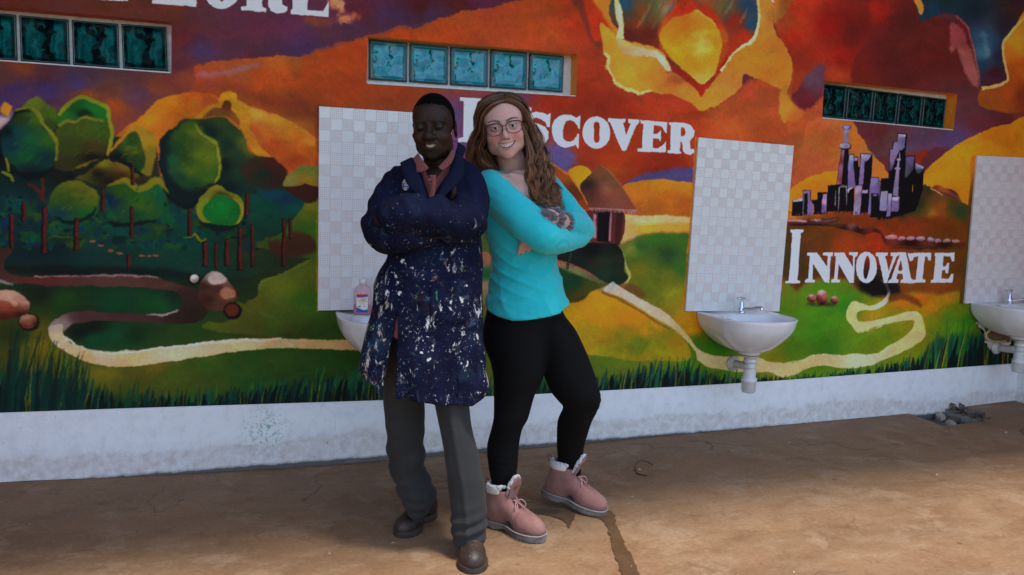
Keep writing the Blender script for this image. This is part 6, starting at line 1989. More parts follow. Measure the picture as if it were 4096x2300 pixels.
def head_paint(V, k):
    C = np.tile(np.array(k['skin']), (len(V), 1))
    W = V.copy()
    W[:, 0] = np.abs(V[:, 0])

    def put(m, c):
        m = np.clip(m, 0, 1)[:, None]
        C[:] = C * (1 - m) + np.array(c) * m
    n = vnoise(V, 90, 3)
    C *= (1 + .05 * n)[:, None]
    put(.85 * blob(W, (.040, -.082, -.036), (.020, .03, .016)) * k['blush'], k['blushc'])
    put(.55 * blob(W, (0, -.112, -.034), (.012, .014, .012)) * k['blush'], k['blushc'])
    put(.40 * blob(W, (0, -.09, -.100), (.02, .03, .012)) * k['blush'], k['blushc'])
    put(.30 * blob(W, (.012, -.09, .05), (.04, .05, .02)) * k['blush'], k['blushc'])
    put(.45 * blob(W, (.031, -.09, -.012), (.018, .02, .006)), k['shade'])
    put(.5 * blob(W, (.031, -.09, .008), (.018, .02, .005)), k['shade'])
    # lash line
    el = ((W[:, 0] - EYE[0]) / .0150) ** 2
    lash = np.exp(-((V[:, 2] - (.0046 * np.sqrt(np.clip(1 - el, 0, 1)) - .0006)) / .0016) ** 2) * (el < 1.05) * (V[:, 1] < -.082)
    put(lash * .9 * k.get('lash', 1), k['lashc'])
    lash2 = np.exp(-((V[:, 2] + (.0050 * np.sqrt(np.clip(1 - el, 0, 1)) + .0002)) / .0014) ** 2) * (el < 1.0) * (V[:, 1] < -.080)
    put(lash2 * .35, k['lashc'])
    # eyebrows
    bx = (W[:, 0] - .012) / .040
    bz = .0190 + .0095 * np.sin(np.clip(bx, 0, 1) * 2.2) - .004 * np.clip(bx, 0, 1)
    br = np.exp(-((V[:, 2] - bz) / (k.get('browt', .0036) * (1 - .45 * np.clip(bx, 0, 1)))) ** 2) * (bx > -.05) * (bx < 1.05) * (V[:, 1] < -.045)
    put(br * k['brow'] * (1 + .2 * n), k['browc'])
    # lips
    t = V[:, 0] / k['mw']
    mz, op = -.0665, k['open']
    top, bot = mz + op * .45 + .0085 * t * t, mz - op * (.55 - .57 * t * t) + .0085 * t * t
    lm = (np.abs(t) < 1.06) * (V[:, 1] < -.062)
    u = np.exp(-((V[:, 2] - top - .001) / .0040) ** 2) + np.exp(-((V[:, 2] - bot + .0012) / .0050) ** 2)
    put(lm * u * .85 * np.clip(1.25 - t * t, 0, 1), k['lipc'])
    ins = lm * (V[:, 2] < top - .0015) * (V[:, 2] > bot + .0012) * (V[:, 1] > -.0915 + .02 * t * t)
    put(ins * 1.0, (.05, .012, .012))
    # nostrils
    put(.9 * blob(W, (.006, -.098, -.0435), (.0045, .01, .0025)), np.array(k['shade']) * .3)
    # beard shadow and hair stubble
    if k.get('stubble'):
        st = np.clip(blob(W, (.012, -.09, -.106), (.034, .06, .026)) + .9 * np.exp(-((V[:, 2] + .053) / .005) ** 2) * (W[:, 0] < .03) * (V[:, 1] < -.085), 0, 1)
        put(st * .75 * k['stubble'] * (1 - lm * np.clip(u, 0, 1)), (.010, .008, .008))
    return np.clip(C, 0, 1)


def skin_mat(name, sss, rough, spec):
    m = NT(name)
    at = m.n('Attribute', attribute_name='paint')
    v = m.coord()
    m.l(m.mix(0.22, at.outputs['Color'], m.ramp(m.noise(v, 160, 4, .6), [(.3, .7), (.7, 1.0)]), 'MULTIPLY'), m.b.inputs['Base Color'])
    m.set(rough=rough, spec=spec, sss=sss)
    m.b.inputs['Subsurface Scale'].default_value = .004
    m.b.inputs['Subsurface Radius'].default_value = (1.0, .35, .2)
    m.bump(m.noise(v, 420, 3), .12, .0006)
    return m.m


def eyes_teeth(root, tf, s, k, iris, tooth):
    eye_m = NT('eye')
    at = eye_m.n('Attribute', attribute_name='paint')
    eye_m.l(at.outputs['Color'], eye_m.b.inputs['Base Color'])
    eye_m.set(rough=.08, spec=.5)
    for sg in (-1, 1):
        bm = bmesh.new()
        bmesh.ops.create_uvsphere(bm, u_segments=40, v_segments=28, radius=.0122, matrix=Matrix.Rotation(math.pi / 2, 4, 'X'))
        me = bm_mesh('eye', bm, True)
        v = np.array([tuple(q.co) for q in me.vertices])
        gaze = np.array([0.0, -1.0, -.06])
        ca = (v / np.linalg.norm(v, axis=1)[:, None]) @ (gaze / np.linalg.norm(gaze))
        ang = np.degrees(np.arccos(np.clip(ca, -1, 1)))
        C = np.tile(np.array(k['sclera']), (len(v), 1))
        C[ang < 29] = np.array(iris) * .5
        C[ang < 25] = iris
        C[ang < 12] = (.004, .004, .004)
        set_col(me, C)
        vv = tf(v + np.array([sg * EYE[0], EYE[1], EYE[2]]))
        me.vertices.foreach_set('co', vv.astype(np.float32).ravel())
        obj('eye', me, eye_m.m, root)
    # teeth: an arched strip of separate crowns
    mw, op = k['mw'], k['open']
    parts = []
    xs_ = np.array([-.0265, -.0205, -.0142, -.0078, 0.0, .0078, .0142, .0205, .0265]) * (mw / .030)
    for a, b in zip(xs_[:-1], xs_[1:]):
        c, h = (a + b) / 2, (b - a) / 2 * .94
        n = 5
        V = []
        t = c / mw
        zt = -.0665 + op * .45 + .0085 * t * t + .001
        zb = zt - op * .86 * (1 - .72 * t * t) - .001
        for j in range(n):
            for i in range(n):
                x = c + h * (2 * i / (n - 1) - 1)
                e = (2 * i / (n - 1) - 1) ** 2
                g = j / (n - 1)
                V.append((x, -.0880 + .020 * (x / mw) ** 2 + .0010 * e + .0008 * (1 - g), zb + (zt - zb) * g + .0007 * e * (1 - g)))
        parts.append((V, [(j * n + i, j * n + i + 1, (j + 1) * n + i + 1, (j + 1) * n + i) for j in range(n - 1) for i in range(n - 1)]))
    V, Fc = merge(parts)
    tm = simple('tooth_enamel', tooth, .25, .05, 60)
    obj('teeth', mesh('teeth', tf(np.array(V)), Fc, True), tm, root)


def cloth(name, col, rough=.85, weave=900, var=.12, bump=.25, scale=14, sheen=.15):
    m = NT(name)
    v = m.coord()
    nz = m.noise(v, scale, 6, .6)
    c = m.ramp(nz, [(.3, tuple(x * (1 - var) for x in col)), (.7, tuple(min(1, x * (1 + var)) for x in col))])
    wv = m.n('TexWave')
    wv.inputs['Scale'].default_value = weave / 6
    wv.inputs['Distortion'].default_value = .6
    m.l(m.coord(rot=(.2, .35, .3)), wv.inputs['Vector'])
    c = m.mix(.10, c, wv.outputs['Color'], 'MULTIPLY')
    m.set(col=c, rough=rough, spec=.15, sheen=sheen)
    m.bump(m.mix(.5, wv.outputs['Fac'], m.noise(v, 55, 5, .6)), bump, .0016)
    return m


# ================================================================== the man
FM = Frame((0.817, -1.161))
Lm = FM.L


def rows_px(F_, rows):
    out = []
    for py, xl, xr, yc, ry in rows:
        a, b = F_.L(xl, py, yc), F_.L(xr, py, yc)
        out.append(((a[2] + b[2]) / 2, a[0], b[0], yc, ry))
    return out


KM = dict(eye=(1716, 506), y=-.085, s=1.0, yaw=-.10, pitch=.06, roll=.075, mw=.0290, open=.0112, neck=(.004, .050, -.185), neckr=.053, w=.955, chinw=1.06, nosew=1.36, lip=1.35, slit=.0019,
          skin=(.0270, .0110, .0062), blush=.5, blushc=(.062, .022, .012), shade=(.014, .0065, .005), lashc=(.004, .003, .003), lash=.8, brow=.55, browc=(.006, .005, .005), lipc=(.050, .018, .015), sclera=(.045, .035, .028), stubble=1.0)
hV, hQ, m_tf, m_R, m_o = build_head(FM, KM)
hC = head_paint(hV, KM)
# scalp darkens where the cropped hair grows
hairline = np.where(hV[:, 1] < -.03, .068 - .10 * np.clip(np.abs(hV[:, 0]) - .045, 0, 1), .02 - .9 * np.clip(hV[:, 1], 0, .06))
hl_ = np.interp(hV[:, 1], [-.10, -.055, -.03, -.005, .03, .09], [.070, .060, .034, .004, -.010, -.055]) + .003 * vnoise(hV, 120, 8)
hm_ = np.clip((hV[:, 2] - hl_ + .006) / .030, 0, 1)[:, None] * (np.abs(hV[:, 0]) < .0765)[:, None]
hC = hC * (1 - hm_) + np.array((.0030, .0026, .0026)) * hm_
hv_w = m_tf(hV)

m_arms = {
    'lu': ([Lm(1858, 712, .03), Lm(1884, 795, -.01), Lm(1870, 885, -.09)], [.058, .060, .060]),
    'lf': ([Lm(1872, 885, -.09), Lm(1790, 878, -.16), Lm(1680, 850, -.195), Lm(1590, 853, -.19), Lm(1545, 868, -.18)], [.064, .061, .056, .046, .036]),
    'ru': ([Lm(1624, 722, .03), Lm(1557, 800, .0), Lm(1524, 890, -.06)], [.051, .056, .057]),
    'rf': ([Lm(1524, 890, -.06), Lm(1545, 930, -.11), Lm(1640, 925, -.145), Lm(1760, 890, -.13)], [.060, .059, .054, .048]),
}
M_TORSO = rows_px(FM, [(615, 1712, 1795, .03, .05), (655, 1662, 1838, .03, .075), (700, 1618, 1878, .02, .098), (800, 1582, 1900, .01, .120), (900, 1562, 1912, .01, .13), (1000, 1556, 1922, .01, .135), (1040, 1548, 1927, .01, .14),
                       (1086, 1528, 1929, .01, .145), (1148, 1505, 1930, .01, .15), (1207, 1490, 1931, .01, .155), (1263, 1478, 1932, .01, .16), (1340, 1456, 1935, .01, .165), (1450, 1438, 1937, .01, .17), (1530, 1426, 1937, .01, .172), (1660, 1418, 1932, .01, .175)])
LEGL = rows_px(FM, [(1300, 1545, 1720, .06, .08), (1500, 1535, 1705, .08, .082), (1602, 1535, 1697, .10, .080), (1660, 1541, 1699, .11, .078), (1708, 1545, 1696, .115, .075), (1829, 1549, 1697, .125, .072), (1870, 1551, 1700, .13, .072), (1921, 1571, 1722, .13, .074), (1963, 1588, 1744, .13, .076),
                    (1995, 1602, 1738, .13, .074), (2025, 1622, 1722, .13, .066), (2058, 1638, 1706, .13, .055)])
LEGR = rows_px(FM, [(1300, 1720, 1890, .0, .085), (1500, 1728, 1880, -.02, .083), (1600, 1734, 1880, -.03, .080), (1708, 1757, 1888, -.035, .076), (1781, 1768, 1903, -.035, .074), (1853, 1777, 1915, -.035, .073), (1899, 1785, 1925, -.035, .072), (1942, 1790, 1931, -.035, .071),
                    (2027, 1801, 1941, -.035, .070), (2113, 1806, 1944, -.035, .070), (2160, 1812, 1940, -.035, .066)])


def shrink(rows, d):
    return [(z, xl + d, xr - d, yc, max(.02, ry - d)) for z, xl, xr, yc, ry in rows]


def man_body(P):
    f = smax(sd_col(P, shrink(M_TORSO, .035), cap=.03), .86 - P[..., 2], .03)
    f = smin(f, sd_col(P, shrink(LEGL, .022), cap=.02), .02)
    f = smin(f, sd_col(P, shrink(LEGR, .022), cap=.02), .02)
    for k_ in ('lu', 'lf', 'ru', 'rf'):
        p, r = m_arms[k_]
        f = smin(f, sd_chain(P, p, np.array(r) - .020, .02), .02)
    nb = m_tf(np.array([[0, .03, -.10], [.004, .055, -.20]]))
    f = smin(f, sd_cone(P, nb[0], nb[1], .050, .060), .03)
    # right hand tucked against the left upper arm: back of the hand, thumb and finger tips
    h0 = Lm(1806, 800, -.10)
    for px, py, r in ((1812, 744, .0085), (1822, 752, .0078)):
        tip = Lm(px, py, -.105)
        f = smin(f, sd_chain(P, [h0, (h0 + tip) / 2 + (0, -.004, .0), tip], [r * 1.15, r * 1.1, r], .004), .004)
    # left hand inside its cuff
    h1 = Lm(1532, 874, -.175)
    f = smin(f, sd_ell(P, h1, (.034, .022, .028)), .02)
    return f


bV, bQ = sdf_mesh('body', man_body, (-.34, -.27, .02), (.24, .26, 1.50), .008, 1)
skin_m = skin_mat('dark_brown_skin', .04, .50, .20)
allV = np.concatenate([hv_w, bV])
man_me = np_mesh('person', allV, np.concatenate([hQ, bQ + len(hv_w)]))
set_col(man_me, np.concatenate([hC, np.tile(np.array(KM['skin']), (len(bV), 1))]))
man = obj('person', man_me, skin_m, None, label='smiling man with cropped hair, arms folded, in a paint-splattered navy coat and grey trousers', category='person')
man.location = tuple(FM.p)
man.rotation_euler = (0, 0, ROTZ)
eyes_teeth(man, m_tf, KM['s'], KM, (.012, .006, .004), (.62, .50, .36))


def crop_hair(P):
    f = np.minimum(head_sdf(P, KM) - .0014, 1)
    hl = np.interp(P[..., 1], [-.10, -.055, -.03, -.005, .03, .09], [.078, .070, .048, .014, .000, -.045]) + .004 * vnoise(P, 220, 8)
    keep = np.maximum(hl - P[..., 2], np.abs(P[..., 0]) - .0748)
    return smax(f, keep, .004)


cV, cQ = sdf_mesh('hair', crop_hair, (-.092, -.105, -.075), (.092, .122, .130), .0022, 1)
hm = simple('cropped_black_hair', (.0024, .0022, .0024), .95, .3, 300, .5, .001, spec=.04)
obj('hair', np_mesh('hair', m_tf(cV), cQ), hm, man)

# --- trousers


def folds(P, amp, seed, sx=9, sz=5):
    q = P * np.array([sx, sx, sz], np.float32)
    return amp * (vnoise(q, 1.0, seed) + .5 * vnoise(q, 2.1, seed + 1))


def trousers(P):
    zl = Lm(1680, 2040, .13)[2]
    a = sd_col(P, LEGL, cap=.004)
    b = sd_col(P, LEGR, cap=.004)
    # hems hang lower at the back
    z = P[..., 2]
    # concertina folds above the shoes, knee drape, pressed crease
    a = a + .0055 * np.sin(z * 150 + 22 * P[..., 0] + 2.0 * vnoise(P, 14, 5)) * np.exp(-((z - .17) / .07) ** 2)
    a = a + .005 * np.sin(z * 60 - 35 * P[..., 0]) * np.exp(-((z - .33) / .10) ** 2)
    b = b + .0045 * np.sin(z * 120 - 28 * P[..., 0] + 1.5 * vnoise(P, 12, 6)) * np.exp(-((z - .12) / .06) ** 2)
    A = np.array(sorted(LEGR))
    xc = np.interp(z, A[:, 0], (A[:, 1] + A[:, 2]) / 2)
    b = b - .006 * np.exp(-((P[..., 0] - xc + .002) / .010) ** 2) * (P[..., 1] < -.03)
    A = np.array(sorted(LEGL))
    xc = np.interp(z, A[:, 0], (A[:, 1] + A[:, 2]) / 2)
    a = a - .005 * np.exp(-((P[..., 0] - xc + .006) / .010) ** 2) * (P[..., 1] < .13)
    f = smin(a, b, .02)
    f = f + folds(P, .0035, 31, 9, 4)
    inner = np.minimum(sd_col(P, shrink(LEGL, .012), cap=.002), sd_col(P, shrink(LEGR, .012), cap=.002))
    hollow = np.maximum(inner, z - .10)
    return smax(f, -hollow, .003)


tV, tQ = sdf_mesh('trousers', trousers, (-.30, -.15, .045), (.22, .26, .86), .0058, 1)
m_tr = cloth('grey_wool_trousers', (.033, .034, .033), .9, 700, .14, .2, 10, .04)
obj('trousers', np_mesh('trousers', tV, tQ), m_tr.m, man)

# --- shoes


def shoe_parts(root, F_, toe, ang, length, width, name, mat_up, mat_sole, dirt, lift=0.0, welt=.010):
    """laced leather shoe; toe: point on floor, ang: direction of the toe in the person's frame"""
    d = np.array([math.cos(ang), math.sin(ang), 0])
    sd_ = np.array([-d[1], d[0], 0])
    heel = toe - d * length
    Ms = np.column_stack([d, sd_, [0, 0, 1]])

    def tf(X):
        X = np.asarray(X, float).copy()
        return X @ Ms.T + heel + np.array([0, 0, .0])
    hw = width / 2

    def outl(x):      # half width along the sole
        u = x / length
        return hw * (np.clip(1 - np.abs((u - .68) / .36) ** 2.4, 0, 1) ** .5 * (u > .32) + (u <= .32) * (.74 + .05 * np.cos(u * 9)) * np.clip(1 - np.abs((.22 - u) / .235) ** 3.2, 0, 1) ** .5 * 1.0 + 0)

    def up(P):
        x, y, z = P[..., 0], P[..., 1], P[..., 2]
        f = sd_ell(P, (length * .76, 0, .030), (length * .245, hw * .93, .046))                                        # toe box
        f = smin(f, sd_cone(P, (length * .62, 0, .048), (length * .34, 0, .088), hw * .66, hw * .62), .03)           # instep
        f = smin(f, sd_ell(P, (length * .19, 0, .045), (length * .19, hw * .74, .055)), .035)                       # heel counter
        f = smin(f, sd_cone(P, (length * .21, 0, .07), (length * .22, 0, .115), hw * .66, hw * .68), .03)             # ankle
        f = smax(f, .018 - z, .004)
        f = smax(f, -(sd_cone(P, (length * .22, 0, .10), (length * .23, 0, .16), hw * .52, hw * .55)), .006)
        # seam between vamp and quarters, toe wrinkles
        s = length * .60 + .25 * np.abs(y) ** 1.0 - .6 * y * y
        f = f + .0018 * np.exp(-((x - s) / .0025) ** 2) + .0016 * np.sin((x - length * .60) * 300) * np.exp(-((x - length * .64) / .022) ** 2) * (z > .045)
        f = f - .0010 * (x < s) - .0008 * vnoise(P, 30, 7)
        return f

    def so(P):
        x, y, z = P[..., 0], P[..., 1], P[..., 2]
        w = sd_ell(P * np.array([1, 1, 0], np.float32), (length * .74, 0, 0), (length * .262, hw * 1.04, 1))
        w = smin(w, sd_ell(P * np.array([1, 1, 0], np.float32), (length * .20, 0, 0), (length * .205, hw * .80, 1)), .05)
        f = smax(w, np.abs(z - .0125) - .0125, .003)
        return smax(f, -(sd_ell(P, (length * .47, 0, 0), (length * .07, hw * 1.3, .010))), .004)
    V, Q = sdf_mesh('upper', up, (-.012, -hw - .01, .01), (length + .012, hw + .01, .135), .0032)
    u_ = obj(name, np_mesh(name, tf(V), Q), mat_up, root)
    V, Q = sdf_mesh('sole', so, (-.015, -hw - .014, -.006), (length + .015, hw + .014, .034), .0032)
    obj('sole', np_mesh('sole', tf(V), Q), mat_sole, u_)
    # laces
    ls = []
    for i in range(4):
        x = length * (.565 - .058 * i)
        zt = .0485 + (.088 - .048) * (length * .62 - x) / (length * .28) + hw * .655 - .0015
        ls.append(tube(spline([tf([[x, -.016, zt - .006]])[0], tf([[x + .003, 0, zt + .001]])[0], tf([[x, .016, zt - .006]])[0]], 4), .0019, 6))
    x = length * .40
    zt = .082 + hw * .64
    for s in (-1, 1):
        ls.append(tube(spline([tf([[x, 0, zt]])[0], tf([[x + .018, s * .022, zt - .010]])[0], tf([[x + .026, s * .034, zt - .026]])[0], tf([[x + .008, s * .024, zt - .012]])[0], tf([[x, 0, zt]])[0]], 4), .0018, 6))
    obj('laces', mesh('laces', *merge(ls), True), dirt, u_)
    return u_


def spl_mat(name, base, specks, dens, scale, rough=.55, spec=.35, bump=.3, dust=None):
    """material spotted with drops of paint"""
    m = NT(name)
    v = m.coord()
    c = m.ramp(m.noise(v, 16, 6, .6), [(.3, tuple(x * .65 for x in base)), (.7, tuple(x * 1.35 for x in base))])
    if dust:
        c = m.mix(m.ramp(m.noise(v, 8, 5, .65), [(.45, 0.0), (.75, .6)]), c, dust)
    for i, col in enumerate(specks):
        vo = m.n('TexVoronoi')
        vo.inputs['Scale'].default_value = scale * (1 + .45 * i)
        ad = m.n('VectorMath', operation='MULTIPLY_ADD')
        m.l(m.noise_col(v, 30 + 8 * i), ad.inputs[0])
        ad.inputs[1].default_value = (.035, .035, .035)
        m.l(m.coord(scale=(1, 1, .75), rot=(.1 * i, .3 * i, 0)), ad.inputs[2])
        m.l(ad.outputs[0], vo.inputs['Vector'])
        g = m.math('SUBTRACT', m.ramp(m.noise(v, 5 + i, 3), [(.35, 0.0), (.7, dens)]), vo.outputs['Distance'])
        c = m.mix(m.ramp(g, [(0.0, 0.0), (.03, 1.0)]), c, col)
    m.set(col=c, rough=rough, spec=spec)
    m.bump(m.noise(v, 70, 5, .6), bump, .0015)
    return m.m


M_SHOE = spl_mat('worn_brown_leather', (.024, .013, .009), [(.45, .40, .35), (.25, .18, .14)], .13, 110, .5, .4, .35, (.060, .038, .027))
M_SSOLE = simple('dusty_brown_sole', (.040, .025, .018), .8, .3, 30, .4)
M_LACE = simple('dark_brown_lace', (.030, .020, .016), .8, .3, 60)
tl = FM.G(1596, 2152)
shoe_parts(man, FM, tl, math.atan2(FM.G(1596, 2152)[1] - .20, -.045), .275, .104, 'shoe', M_SHOE, M_SSOLE, M_LACE)
tr = FM.G(1893, 2300)
shoe_parts(man, FM, tr, math.atan2(-1, .09), .285, .108, 'shoe', M_SHOE, M_SSOLE, M_LACE)

# --- coat
HEM = [(-9, Lm(1420, 1500, -.08)[2])]
for px, py in ((1426, 1505), (1470, 1520), (1508, 1534), (1526, 1582), (1560, 1583), (1581, 1580), (1650, 1588), (1719, 1597), (1800, 1612), (1890, 1624), (1925, 1606), (1940, 1598)):
    q = Lm(px, py, -.10)
    HEM.append((q[0], q[2]))
HEM = np.array(HEM)
s_top, s_l, s_r = Lm(1589, 1238, -.14), Lm(1532, 1545, -.15), Lm(1582, 1585, -.15)


def arms_coat(P):
    q = {k_: sd_chain(P, m_arms[k_][0], m_arms[k_][1], .03, 3) for k_ in m_arms}
    return smin(smin(q['lu'], q['lf'], .02), smin(q['ru'], q['rf'], .02), .004)


def coat(P):
    x, y, z = P[..., 0], P[..., 1], P[..., 2]
    body = sd_col(P, M_TORSO, 2.25, .03)
    sh = sd_chain(P, [Lm(1672, 682, .03), Lm(1624, 718, .03)], [.050, .050], .02)
    sh = smin(sh, sd_chain(P, [Lm(1815, 670, .03), Lm(1858, 708, .03)], [.050, .053], .02), .02)
    body = smin(body, sh, .03)
    # hanging folds in the skirt
    low = np.clip((.95 - z) / .45, 0, 1)
    body = body + low * (.010 * np.sin(x * 33 + 1.2 + 1.4 * vnoise(P, 5, 41)) + .006 * np.sin(x * 71 + 2.2 * vnoise(P, 6, 42))) + .0030 * vnoise(P, 16, 43)
    ar = arms_coat(P)
    # sleeve wrinkles run across the arm
    ar = ar + .0055 * np.sin(x * 105 + z * 70 + 2.2 * vnoise(P, 9, 44)) * (.35 + .65 * np.clip(vnoise(P, 6, 45), 0, 1)) + .0045 * vnoise(P, 20, 46)
    f = smin(body, ar, .007)
    f = f + .0035 * vnoise(P, 11, 47)
    # left front laps over the right: a small step along the button line
    xb = np.interp(z, [s_r[2], s_top[2], Lm(1640, 1000, -.14)[2], Lm(1700, 850, -.12)[2]], [s_r[0], s_top[0] + .002, Lm(1640, 1000, -.14)[0], Lm(1700, 850, -.12)[0]])
    lap = (y < -.03) * (z < Lm(1640, 960, -.14)[2])
    f = f - lap * .004 / (1 + np.exp(-(x - xb) * 900))
    # hem
    f = np.maximum(f, np.interp(x, HEM[:, 0], HEM[:, 1]) - z + np.where(y > .02, .0, 0))
    # hollow skirt
    inn = sd_col(P, shrink(M_TORSO, .014), 2.25, .01)
    f = np.maximum(f, -np.maximum(inn, z - .80))
    # slit below the last button
    t = np.clip((s_top[2] - z) / (s_top[2] - s_l[2]), 0, 1.3)
    xl = s_top[0] + (s_l[0] - s_top[0]) * t
    xr = s_top[0] + .002 + (s_r[0] - s_top[0]) * np.clip((s_top[2] - z) / (s_top[2] - s_r[2]), 0, 1.3)
    sl = smax(smax(xl - x, x - xr, .004), np.maximum(z - s_top[2], y + .04), .004)
    f = np.maximum(f, -sl)
    # neck opening, V between the lapels
    nb = m_tf(np.array([[0, .03, -.09], [.004, .052, -.20]]))
    f = smax(f, -sd_cone(P, nb[0], nb[1] + (0, 0, -.02), .074, .082), .008)
    v0, v1 = Lm(1717, 795, -.12), Lm(1745, 640, -.06)
    zz = np.clip((z - v0[2]) / (v1[2] - v0[2]), 0, 1.4)
    vw = .004 + .068 * zz ** 1.15
    vx = v0[0] + (v1[0] - v0[0]) * zz
    cut = np.maximum(np.maximum(np.abs(x - vx) - vw, v0[2] - z), y + .055 - .05 * zz)
    f = smax(f, -cut, .005)
    return f


kV, kQ = sdf_mesh('coat', coat, (-.40, -.275, .50), (.26, .215, 1.50), .0051, 1)


def coat_mat():
    m = NT('paint_splattered_navy_cotton')
    v = m.coord()
    sep = m.n('SeparateXYZ')
    m.l(v, sep.inputs[0])
    base = m.ramp(m.noise(v, 9, 6, .6), [(.3, (.003, .004, .013)), (.55, (.0055, .007, .025)), (.75, (.009, .011, .036))])
    # amount of paint grows downwards
    amt = m.ramp(sep.outputs[2], [(0.0, 1.0), (.55, 1.0), (1.0, .92), (1.08, .62), (1.2, .30), (1.5, .05)])
    # ramp only reads 0..1: rescale height
    hz = m.math('DIVIDE', sep.outputs[2], 1.6)
    amt = m.ramp(hz, [(.30, .80), (.55, .95), (.64, .85), (.70, .62), (.77, .50), (.82, .20), (.90, .04)])
    c = base
    # rubbed, washed-out blue where paint was wiped
    c = m.mix(m.math('MULTIPLY', m.ramp(m.noise(v, 7, 6, .7), [(.52, 0.0), (.72, .6)]), amt), c, (.025, .052, .095))
    c = m.mix(m.math('MULTIPLY', m.ramp(m.noise(v, 13, 5, .7, .8), [(.60, 0.0), (.68, .7)]), amt), c, (.060, .085, .11))
    c = m.mix(m.math('MULTIPLY', m.ramp(m.noise(v, 10, 4, .6), [(.62, 0.0), (.72, .5)]), amt), c, (.055, .022, .012))

    def spl(scale, warp, strx, thr, soft, dn_scale, rot):
        vo = m.n('TexVoronoi')
        vo.inputs['Scale'].default_value = scale
        ad = m.n('VectorMath', operation='MULTIPLY_ADD')
        m.l(m.noise_col(v, warp[0]), ad.inputs[0])
        ad.inputs[1].default_value = (warp[1],) * 3
        m.l(m.coord(scale=strx, rot=rot), ad.inputs[2])
        m.l(ad.outputs[0], vo.inputs['Vector'])
        dn = m.math('MULTIPLY', m.ramp(m.noise(v, dn_scale, 3), [(.38, 0.0), (.66, 1.0)]), amt)
        rnd = m.n('SeparateColor')
        m.l(vo.outputs['Color'], rnd.inputs[0])
        dn = m.math('MULTIPLY', dn, m.ramp(rnd.outputs[0], [(.35, 0.0), (1.0, 1.0)]))
        g = m.math('SUBTRACT', m.math('MULTIPLY', dn, thr), vo.outputs['Distance'])
        return m.ramp(g, [(0.0, 0.0), (soft, 1.0)]), rnd.outputs[1]
    def clump(scale, rough, lo, soft, strx, rot, mask_scale, mlo, mhi):
        nz_ = m.noise(m.coord(scale=strx, rot=rot), scale, 9, rough, .35)
        mk = m.math('MULTIPLY', m.ramp(m.noise(v, mask_scale, 3), [(mlo, 0.0), (mhi, 1.0)]), amt)
        thr = m.math('ADD', nz_, m.math('MULTIPLY', mk, .13))
        return m.ramp(thr, [(lo, 0.0), (lo + soft, 1.0)])
    for args, col in (((15, .80, .672, .02, (1.3, 1.3, .7), (0, .35, 0), 4, .35, .65), (.50, .48, .43)),
                      ((34, .78, .680, .02, (1, 1, .6), (.2, -.3, 0), 6, .35, .65), (.60, .59, .57)),
                      ((11, .82, .688, .03, (2, 2, .45), (0, -.15, .2), 3, .4, .65), (.42, .41, .39)),
                      ((24, .78, .680, .02, (1, 1, .8), (.5, .1, 0), 5, .4, .7), (.10, .26, .38)),
                      ((28, .78, .690, .02, (1, 1, .8), (.9, .1, .4), 5, .45, .7), (.40, .22, .06)),
                      ((26, .78, .695, .02, (1, 1, .8), (.2, .8, .4), 5, .45, .7), (.05, .20, .10))):
        c = m.mix(clump(*args), c, col)
    for args, col in (((30, (24, .10), (1, 1, .5), .40, .03, 7, (0, .25, 0)), (.55, .53, .48)), ((70, (40, .06), (1, 1, .7), .40, .03, 9, (.3, -.4, 0)), (.62, .62, .62))):
        k_, _ = spl(*args)
        c = m.mix(k_, c, col)
    tiny = m.ramp(m.noise(v, 150, 3, .6), [(.70, 0.0), (.72, .8)])
    c = m.mix(tiny, c, (.40, .40, .40))
    m.set(col=c, rough=.85, spec=.1)
    m.bump(m.mix(.5, m.noise(v, 45, 6, .65), m.noise(v, 220, 3)), .45, .002)
    return m.m


M_COAT = coat_mat()
coat_o = obj('coat', np_mesh('coat', kV, kQ), M_COAT, man)


def surf_y(fn, x, z, y0=-.30, y1=.05, n=300):
    """front surface depth of a field at (x, z)"""
    ys = np.linspace(y0, y1, n)
    P = np.stack([np.full(n, x), ys, np.full(n, z)], -1).astype(np.float32)
    f = fn(P)
    i = np.argmax(f < 0)
    return ys[i] if f[i] < 0 else y1


def drape(fn, poly, off, name, mat, parent, res=9, thick=.003):
    """a flat cloth piece laid on the surface of a field: poly corners as local (x, z) quads"""
    A = np.array(poly, float)
    V = []
    for j in range(res):
        for i in range(res):
            u, v = i / (res - 1), j / (res - 1)
            p = (A[0] * (1 - u) + A[1] * u) * (1 - v) + (A[3] * (1 - u) + A[2] * u) * v
            V.append((p[0], surf_y(fn, p[0], p[1]) - off, p[1]))
    Fc = [(j * res + i, j * res + i + 1, (j + 1) * res + i + 1, (j + 1) * res + i) for j in range(res - 1) for i in range(res - 1)]
    n = len(V)
    b = [k for k in range(res)] + [j * res + res - 1 for j in range(1, res)] + [(res - 1) * res + i for i in range(res - 2, -1, -1)] + [j * res for j in range(res - 2, 0, -1)]
    V += [(V[k][0], V[k][1] + thick + .002, V[k][2]) for k in b]
    for q in range(len(b)):
        Fc.append((b[q], n + q, n + (q + 1) % len(b), b[(q + 1) % len(b)]))
    return obj(name, mesh(name, V, Fc, True), mat, parent)


def xz(px, py, y=-.14):
    q = Lm(px, py, y)
    return (q[0], q[2])


drape(coat, [xz(1722, 1285), xz(1868, 1298), xz(1878, 1125), xz(1722, 1112)], .004, 'pocket', M_COAT, coat_o, 11)
drape(coat, [xz(1496, 1215), xz(1560, 1225), xz(1562, 1080), xz(1524, 1075)], .004, 'pocket', M_COAT, coat_o, 7)
# lapels
NAVY = cloth('navy_lapel_cotton', (.005, .0065, .022), .85, 600, .3, .3, 10, 0).m


